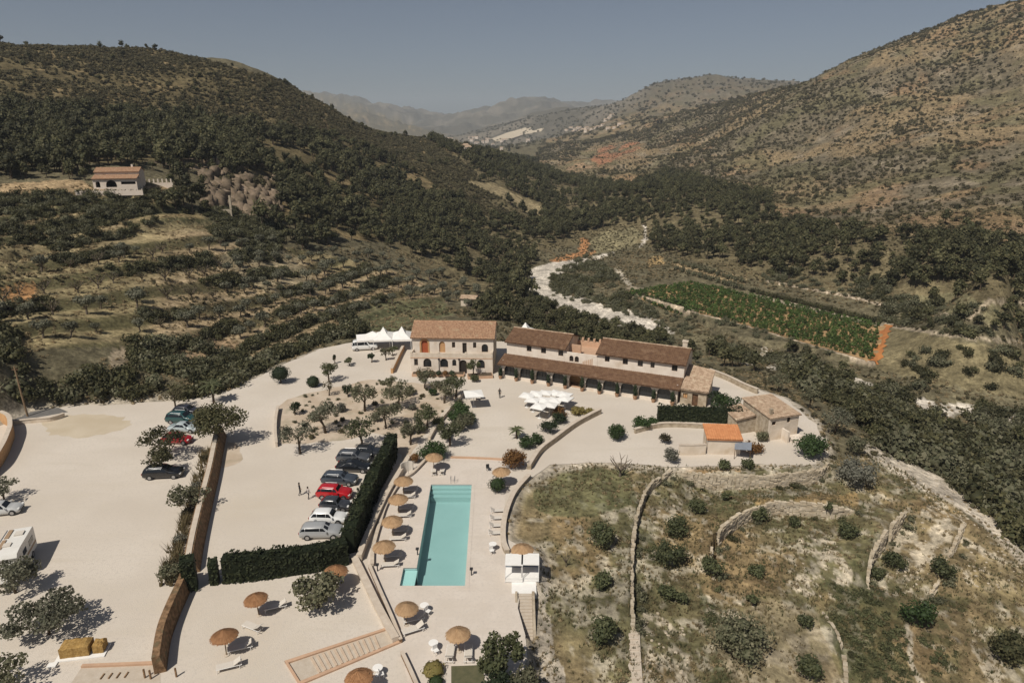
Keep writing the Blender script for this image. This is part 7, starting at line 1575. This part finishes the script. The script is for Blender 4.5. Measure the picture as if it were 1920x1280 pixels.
tree_at('fig_tree', 'large dark green fig tree right of the stone house', 1517, 857, 3.6, 2.3, M_GREEN, 1000, .17, 'bush'); tree_at('fig_tree', 'bright green tree between the stone annexe and the stone house', 1360, 784, 4.2, 2.2, M_GREEN, 700, .17, 'olive'); tree_at('fig_tree', 'dark tree behind the stone house hedge', 1345, 768, 3.0, 1.6, M_DEEP, 500, .16, 'olive')
tree_at('rust_shrub', 'red brown dry shrub between the shed and the stone house', 1412, 848, 1.8, 1.5, M_RUST, 320, .13, 'bush', 'shrub'); tree_at('rust_shrub', 'grey shrub against the front of the stone house', 1428, 828, 2.0, 1.0, M_OLIVE_D, 260, .13, 'bush', 'shrub')
tree_at('grey_olive', 'silvery olive tree behind the right corner of the stone house', 1565, 812, 4.0, 2.2, M_OLIVE, 620, .17); tree_at('grey_olive', 'small olive tree left of the silvery one behind the stone house', 1518, 766, 3.6, 1.5, M_OLIVE_D, 420, .16)
tree_at('grey_olive', 'big silvery olive tree on the slope right of the fig tree', 1603, 912, 4.2, 2.7, M_GREY, 900, .17, 'bush'); tree_at('grey_olive', 'olive shrub above the big silvery olive tree', 1604, 852, 3.0, 1.5, M_OLIVE_D, 420, .16, 'bush')
tree_at('grey_olive', 'olive tree on the terrace behind the roofs', 1458, 735, 3.6, 2.0, M_OLIVE_D, 420, .16)
# figs and shrubs of the grass terraces: base pixel, crown radius
figs = [(1126,1026,1.75,'dense fig tree on the upper left of the first grass terrace'), (1127,1101,1.1,'small fig tree in the middle of the first grass terrace'), (1128,1203,1.5,'dense fig tree at the lower end of the first grass terrace'), (1271,1008,1.6,'dark fig tree beside the pale stones of the second terrace'), (1254,1062,1.85,'largest fig tree of the second grass terrace'), (1249,1124,1.05,'small fig tree below the largest one on the second terrace'), (1276,1130,.75,'tiny fig tree beside the small one on the second terrace'),
        (1306,962,1.2,'fig tree just below the yard wall on the second terrace'), (1362,938,.6,'sapling below the yard wall'), (1418,1081,.95,'small dark bush in the middle of the brown terrace'), (1410,1134,.6,'tiny bush on the pale patch of the brown terrace'), (1510,1175,.8,'half bare bush at the right of the brown terrace'), (1514,1268,1.3,'grey fig tree at the bottom of the brown terrace'), (1333,1078,1.3,'green shrub at the bend of the curved dry stone wall'),
        (1588,1008,1.4,'dark shrub at the right end of the curved wall'), (1486,986,.8,'dark shrub in the middle of the curved wall'), (1420,976,1.3,'green shrub at the left of the curved wall'), (1674,1066,1.3,'dark shrub between the two tall stone walls at the right'), (1645,1084,.85,'small dark shrub left of the shrub between the stone walls'), (1768,1080,1.4,'dark spreading shrub below the short stone wall'), (1715,1172,1.8,'round bright dark green tree at the lower right'), (1400,878,.9,'grey bush below the shed awning'), (1358,880,.9,'olive green bush below the orange roofed shed'), (1553,958,.7,'rusty bush above the right end of the curved wall')]
for a_, b_, r_, l in figs: tree_at('fig_tree' if r_ > 1 else 'fig_shrub', l, a_, b_, r_*1.75, r_, M_FIG if r_ < 1.8 or a_ < 1700 else M_GREEN, int(300*r_), .15, 'bush' if r_ > .7 else 'olive', 'tree' if r_ > 1 else 'shrub', 'figs and shrubs of the grass terraces', k=.4)
tree_at('wide_olive', 'wide grey green tree group at the foot of the brown terrace', 1385, 1225, 3.6, 2.9, M_OLIVE_D, 1200, .16, 'bush'); tree_at('corner_shrub', 'dark shrub in the bottom right corner of the picture', 1898, 1240, 3.4, 2.2, M_PINE, 700, .17, 'bush', 'shrub')
for a_, b_, l in ((1162,893,'bare branched tree at the top of the first grass terrace'), (1061,1062,'thin dead tree on the first grass terrace near the canopies')):
    p = A(a_, b_); t = thing('bare_tree', l, 'tree', p, a_, 'bare trees of the grass terrace'); s_ = 1.15 if a_ > 1100 else .8; t.scale = (s_*(1 if a_ > 1100 else .5), s_*(1 if a_ > 1100 else .5), s_); obj('trunk', BARE[a_ % 3], t)
# shrubs by the stair
tree_at('tall_shrub', 'tall irregular green shrub at the foot of the pool deck', 945, 1262, 4.0, 1.6, M_FIG, 720, .17, 'olive', 'shrub'); tree_at('tall_shrub', 'lower green shrub spreading left of the tall irregular one', 922, 1272, 2.4, 1.2, M_FIG, 420, .16, 'bush', 'shrub'); tree_at('tall_shrub', 'grey green shrub at the bottom edge near the stair foot', 984, 1304, 2.6, 1.4, M_OLIVE_D, 420, .16, 'bush', 'shrub'); tree_at('tall_shrub', 'dark shrub at the bottom edge right of the lawn', 935, 1300, 2.2, 1.5, M_DEEP, 420, .16, 'bush', 'shrub')
tree_at('low_hedge', 'yellowish clipped oval shrub left of the small lawn', 813, 1262, .9, .95, M_YELLOW, 320, .09, 'ball', 'shrub'); tree_at('low_hedge', 'small green clipped shrub at the bottom edge left of the lawn', 818, 1284, .8, .6, M_GREEN, 200, .09, 'ball', 'shrub')
# weeds along the wall: one mass
def weeds(name, label, pts, seed, m, hh=(.25, .7), k=9):
    rg = np.random.default_rng(seed); V = []; Q = []
    for (x, y, z) in pts:
        for i in range(k):
            a = rg.uniform(0, 6.28); h = rg.uniform(*hh); r = h*rg.uniform(.2, .7); w_ = .035+.03*h; bx, by = x+rg.uniform(-.12, .12), y+rg.uniform(-.12, .12); c = len(V)
            V += [(bx-w_*math.sin(a), by+w_*math.cos(a), z-.02), (bx+w_*math.sin(a), by-w_*math.cos(a), z-.02), (bx+r*math.cos(a)+.01, by+r*math.sin(a), z+h)]; Q.append((c, c+1, c+2))
    return tag(obj(name, np_mesh(name, np.array(V), np.array(Q), m, None, rg.uniform(0, 1, len(Q)))), label, None, None, 'stuff')
rgb_ = np.random.default_rng(88); cnt = 0; bedpts = []
BEDW = [(522,765),(538,748),(570,738),(640,724),(690,712),(760,716),(830,722),(872,735),(850,752),(805,800),(775,842),(745,846),(738,818),(700,812),(640,826),(560,832),(523,832)]
while len(bedpts) < 70:
    a_, b_ = rgb_.uniform(520, 870), rgb_.uniform(712, 845)
    if inpoly([a_], [b_], BEDW)[0]: bedpts.append((a_, b_))
for i, (a_, b_) in enumerate(bedpts):
    p = P(a_, b_); o = obj('bed_tuft', (BUSH_O if i % 3 else BUSH)[i % 4], None, p-Vector((0, 0, .03)), i); s_ = rgb_.uniform(.16, .42); o.scale = (s_, s_, s_*rgb_.uniform(.8, 1.4)); tag(o, ('small grey green tuft' if i % 3 else 'small dark green tuft')+(' in the left part of the garden bed' if a_ < 640 else ' in the middle of the garden bed' if a_ < 740 else ' in the right part of the garden bed'), 'shrub', 'small tufts of the garden bed')
rgw = np.random.default_rng(5); pts = []
line = smooth_line(W2([(392,850),(378,900),(362,950),(348,1000),(332,1050),(318,1090)]), 8)
for i in range(260): q = line[rgw.integers(len(line))]; pts.append((q[0]+rgw.normal()*.45-.2, q[1]+rgw.normal()*.5, 0))
weeds('wall_weeds', 'tall dry weeds growing along the left foot of the long wall', pts, 6, M_DRY, (.4, 1.3), 10)
for i in range(9):
    q = line[4*i+3]; 
    if i % 2 == 0: tree_at('weed_bush', ['straggly grey bush at the upper end of the weed strip by the long wall', '', 'second straggly bush down the weed strip by the long wall', '', 'middle straggly bush of the weed strip by the long wall', '', 'fourth straggly bush down the weed strip by the long wall', '', 'lowest straggly bush of the weed strip by the long wall'][i], *[float(v_) for v_ in proj(q[0]-.2, q[1], 0)], 1.3, .8, M_GREY if i % 4 else M_SCRUB, 130, .12, 'bush', 'bush', 'bushes of the weed strip')
def grass_at(n, seed, region):
    rg = np.random.default_rng(seed); d = np.sqrt(rg.uniform(44**2, 105**2, n)); a = np.radians(rg.uniform(-4, 42, n)); x, y = d*np.sin(a), d*np.cos(a); z = H(x, y); px, py = proj(x, y, z)
    k = inpoly(px, py, region) & ~inpoly(x, y, ESTATE) & (px < 1960) & (py < 1320) & (rg.uniform(size=n) < .1+1.5*(fbm(x/5, y/5, 71, 3)-.25)); return list(zip(x[k], y[k], z[k]))
EST_R = [(1000,900),(1100,862),(1560,862),(1640,846),(1920,1040),(1960,1320),(985,1320),(1012,1050)]
g1 = grass_at(17000, 21, EST_R); g2 = grass_at(9000, 22, EST_R); print('grass', len(g1), len(g2))
weeds('dry_grass', 'dry tan grass tufts on the stone walled terraces', g1, 23, M_DRY, (.12, .4), 7); weeds('green_grass', 'green weeds among the dry grass of the terraces', g2, 24, M_TUFT, (.12, .45), 7)
# ------------------------------------------------------------------ stones of the rocky ground, one mass
def rocks(n, seed, region, smin, smax, label):
    rg = np.random.default_rng(seed); d = np.sqrt(rg.uniform(44**2, 130**2, n)); a = np.radians(rg.uniform(-2, 44, n)); x, y = d*np.sin(a), d*np.cos(a); z = H(x, y); px, py = proj(x, y, z)
    k = np.zeros(n, bool)
    for r_ in region: k |= inpoly(px, py, r_)
    k &= ~inpoly(x, y, ESTATE); V0, F0 = ICO1; Vs = []; Fs = []; nn = 0
    for i in np.nonzero(k)[0]:
        s = rg.uniform(smin, smax)**1.0*np.array([rg.uniform(.7, 1.4), rg.uniform(.7, 1.4), rg.uniform(.4, .8)]); Vs.append(V0*s*(1+rg.uniform(-.2, .2, (len(V0), 1)))+np.array([x[i], y[i], z[i]])); Fs.append(F0+nn); nn += len(V0)
    return tag(obj('loose_stones', np_mesh('loose_stones', np.concatenate(Vs), np.concatenate(Fs), M_STONE_P)), label, None, None, 'stuff')
rocks(5200, 31, [[(1640,850),(1720,880),(1800,920),(1920,1020),(1920,1110),(1850,1010),(1760,945),(1660,880)], [(1490,1010),(1560,1000),(1600,1090),(1550,1130),(1480,1100)], [(1680,1000),(1760,930),(1800,1000),(1760,1060),(1690,1120),(1640,1110),(1680,1060)], [(1220,990),(1235,950),(1275,930),(1270,980)], [(1210,1130),(1290,1180),(1290,1290),(1200,1290)], [(1800,1000),(1890,1050),(1900,1110),(1810,1100)], [(1300,886),(1540,886),(1540,905),(1290,905)]], .07, .22, 'loose pale stones strewn over the terraces and the rocky path')

rgo = np.random.default_rng(90); Vs, Fs, nn = [], [], 0; V0, F0 = ICO2
for i in range(130):
    a_, b_ = rgo.uniform(372, 528), rgo.uniform(318, 412)
    if not inpoly([a_], [b_], [(372,332),(420,316),(460,318),(520,342),(528,392),(472,414),(440,392),(388,384)])[0]: continue
    p = A(a_, b_); s_ = rgo.uniform(.7, 2.3)*np.array([rgo.uniform(.8, 1.5), rgo.uniform(.7, 1.2), rgo.uniform(.7, 1.5)]); j_ = 1+.6*(vnoise(V0[:, 0]*2.3+i*7, V0[:, 1]*2.3+V0[:, 2]*1.9, 3)[:, None]-.5)*2+rgo.uniform(-.07, .07, (len(V0), 1)); Vs.append(np.sign(V0)*np.abs(V0)**.75*s_*np.array([1.1, .9, 1.7])*j_+np.array(p)-np.array([0, 0, .7*s_[2]])); Fs.append(F0+nn); nn += len(V0)
tag(obj('outcrop_rocks', np_mesh('outcrop_rocks', np.concatenate(Vs), np.concatenate(Fs), mat('pink_rock', (.215, .16, .112), .95, (.11, .085, .055), .5, 1.0, bump=.9, bscale=2.5))), 'broken pinkish rock of the outcrop right of the villa', None, None, 'stuff')
t = thing('ruin_wall', 'pale ruined wall corner standing at the foot of the rocky outcrop', 'wall', A(422, 402), R(10)); b = MB(); b.box(-2.2, -.25, -1, 2.2, .25, 1.6); b.build('masonry', M_STONE_P, t); b = MB(); b.box(1.7, -.3, 1.602, 2.3, .3, 6.0); b.build('pillar', M_STONE_P, t)

# ------------------------------------------------------------------ vineyard, orchard rows, track shrubs
VINE = [crown_mesh('vine', M_VINE, [(0, 0, .55, .45, .45, .4), (.25, .1, .7, .3, .3, .3)], 40, .15, 700+k, .5, (np.array([(1,0,0),(-.5,.86,0),(-.5,-.86,0),(0,0,1),(0,0,-.8)], float), np.array([(0,1,3),(1,2,3),(2,0,3)]))) for k in range(3)]
c0, c1, c2, c3 = A(1176,552), A(1640,676), A(1655,612), A(1296,532)
vx, vy, vz = [], [], []; rgv = np.random.default_rng(9)
nrow = 16; 
for i in range(nrow):
    v_ = i/(nrow-1); a = c0.lerp(c3, v_); b_ = c1.lerp(c2, v_); L = (b_-a).length; k = int(L/1.25)
    for j in range(k):
        if rgv.uniform() < .72+.5*float(vnoise(np.array([j*.21]), np.array([i*.6]), 3)[0]): p = a.lerp(b_, j/k); vx.append(p.x+rgv.normal()*.22); vy.append(p.y+rgv.normal()*.22)
vx, vy = np.array(vx), np.array(vy); vz = H(vx, vy); print('vines', len(vx))
individuals_and_rest('grape_vine', 'green grape vine planted in the rows of the vineyard field', 'vine', 'vines of the vineyard', VINE, [M_VINE, M_BARK], vx, vy, vz, rgv.uniform(.65, 1.4, len(vx))*1.25, 300, 'vine_rows', 'rows of green vines filling the vineyard field', 41, .05)
for i in range(27):
    u = i/26; a_, b_ = 1412+(1648-1412)*u, 548+(606-548)*u; p = A(a_, b_); o = obj('track_shrub', BUSH[i % 4], None, p, i); s = rgv.uniform(1.0, 1.35); o.scale = (s, s, s*1.1); tag(o, 'round dark shrub in the straight row along the track above the vineyard', 'shrub', 'row of shrubs along the vineyard track')
for r_ in range(2):
    for i in range(12):
        u = i/11; a_, b_ = 1268+(1390-1268)*u, 494+r_*13+(530-494)*u; p = A(a_, b_); o = obj('orchard_tree', BUSH_O[i % 4], None, p, i); s = rgv.uniform(1.1, 1.45); o.scale = (s, s, s*1.3); tag(o, 'small dark tree in the two short rows on the orange earth', 'tree', 'orchard rows on the orange earth')
for i in range(34):
    a_, b_ = rgv.uniform(1690, 1915), rgv.uniform(645, 735); b_ = max(b_, 610+.2*(a_-1660)); p = A(a_, b_); o = obj('field_tree', (BUSH if i % 3 else BUSH_O)[i % 4], None, p, i); s = rgv.uniform(.8, 1.7); o.scale = (s, s, s*1.1); tag(o, 'scattered dark bush in the pale field right of the vineyard', 'bush', 'bushes of the field right of the vineyard')
# soil strips of the vineyard
def strip(name, px, m, label, lift=.05):
    pts = [Vector((*q_, 0)) for q_ in rough_edge([tuple(A(a_, b_)[:2]) for a_, b_ in px], .7, 1.8, 4)]; P2, T = tess([(p.x, p.y) for p in pts]); me = bpy.data.meshes.new(name); V = [(p.x, p.y, p2.z+lift) for p, p2 in zip(P2, pts)]; Fc = []
    for t_ in T:
        a, b_, c = [Vector(V[i]) for i in t_]; Fc.append(tuple(t_) if (b_-a).cross(c-a).z > 0 else tuple(reversed(t_)))
    bm = bmesh.new(); vs = [bm.verts.new(v_) for v_ in V]; [bm.faces.new([vs[i] for i in f]) for f in Fc]
    bmesh.ops.subdivide_edges(bm, edges=bm.edges[:], cuts=4, use_grid_fill=True); bmesh.ops.triangulate(bm, faces=bm.faces[:])
    for v_ in bm.verts: v_.co.z = float(H(v_.co.x, v_.co.y))+lift
    bm.to_mesh(me); bm.free(); me.materials.append(m); return tag(obj(name, me), label, None, None, 'structure')
M_REDS = mat('red_earth', (.46, .19, .06), .95, (.36, .14, .05), .25, 1.0, bump=.4, bscale=2); M_VSOIL = mat('vineyard_soil', (.40, .255, .125), .95, (.27, .18, .09), .3, 1.0, bump=.4, bscale=2)
strip('vineyard_soil', [(1172,552),(1640,680),(1660,612),(1296,530)], M_VSOIL, 'tan soil between the vine rows', .12)
strip('red_earth_strip', [(1628,680),(1648,684),(1674,612),(1654,610)], M_REDS, 'strip of bare orange earth at the end of the vineyard', .16)

# ------------------------------------------------------------------ people
def person(label, px, py, rz, shirt, legs, hair, stride=.15, s=1.0, bend=0):
    t_ = P(px, py); J = {'pel': (0, 0, .95), 'sp': (0, -.02, 1.2), 'ch': (0, -.01, 1.42), 'nk': (0, .0, 1.53), 'hd': (0, .015, 1.64), 'tp': (0, 0, 1.75), 'ls': (-.19, 0, 1.42), 'le': (-.25, -.05, 1.14), 'lw': (-.25, .06, .90), 'lf': (-.24, .09, .82), 'rs': (.19, 0, 1.42), 're': (.25, .03, 1.14), 'rw': (.25, .14, .92), 'rf': (.24, .18, .85),
      'lh': (-.09, 0, .90), 'lk': (-.10, stride*.6, .50), 'la': (-.10, stride*.2, .09), 'lt': (-.10, stride*.2+.16, .04), 'rh': (.09, 0, .90), 'rk': (.10, -stride*.2, .49), 'ra': (.10, -stride, .10), 'rt': (.10, -stride+.16, .05)}
    Rr = {'pel': .14, 'sp': .125, 'ch': .15, 'nk': .06, 'hd': .095, 'tp': .07, 'ls': .07, 'le': .045, 'lw': .033, 'lf': .035, 'rs': .07, 're': .045, 'rw': .033, 'rf': .035, 'lh': .095, 'lk': .06, 'la': .045, 'lt': .035, 'rh': .095, 'rk': .06, 'ra': .045, 'rt': .035}
    E = [('pel','sp'),('sp','ch'),('ch','nk'),('nk','hd'),('hd','tp'),('ch','ls'),('ls','le'),('le','lw'),('lw','lf'),('ch','rs'),('rs','re'),('re','rw'),('rw','rf'),('pel','lh'),('lh','lk'),('lk','la'),('la','lt'),('pel','rh'),('rh','rk'),('rk','ra'),('ra','rt')]
    ks = list(J); me = bpy.data.meshes.new('person'); me.from_pydata([J[k] for k in ks], [(ks.index(a), ks.index(b_)) for a, b_ in E], []); o = bpy.data.objects.new('person_rig', me); COL.objects.link(o)
    sm = o.modifiers.new('s', 'SKIN'); sb = o.modifiers.new('u', 'SUBSURF'); sb.levels = 1
    for i, k in enumerate(ks): me.skin_vertices[0].data[i].radius = (Rr[k], Rr[k]*(.75 if k in ('pel', 'sp', 'ch') else 1)); me.skin_vertices[0].data[i].use_root = (k == 'pel')
    dg = bpy.context.evaluated_depsgraph_get(); m2 = bpy.data.meshes.new_from_object(o.evaluated_get(dg)); bpy.data.objects.remove(o)
    m2.materials.clear()
    for c in ((.42, .25, .17), shirt, legs): m2.materials.append(mat('person_cloth' if c != (.42, .25, .17) else 'person_skin', c, .8, amt=.2))
    for f in m2.polygons:
        z = f.center.z; ax = abs(f.center.x); f.material_index = 0 if z > 1.5 or (ax > .21 and z < 1.12) else (1 if z > .93 else 2); f.use_smooth = True
    m2.name = 'person'; p = obj('person', m2, None, (t_.x, t_.y, .012), rz); p.scale = (s, s, s); tag(p, label, 'person', 'people in the yard')
    b = MB(); b.lathe([(.0, 1.775), (.07, 1.76), (.105, 1.69), (.10, 1.62), (.085, 1.56)][::-1], 12, (0, -.02, 0)); b.build('hair', mat('hair', hair, .8, amt=.2), p, True)
    return p
person('person in dark clothes walking in the parking left of the red car', 563, 928, R(-60), (.02, .02, .025), (.03, .03, .035), (.02, .015, .01), .22)
person('person in a pale top and dark trousers beside the first walker', 579, 935, R(-40), (.55, .5, .47), (.03, .03, .04), (.03, .02, .012), .18, .97)
person('person in dark clothes standing alone on the plaza', 937, 746, R(160), (.03, .03, .03), (.04, .035, .03), (.02, .014, .01), .1)
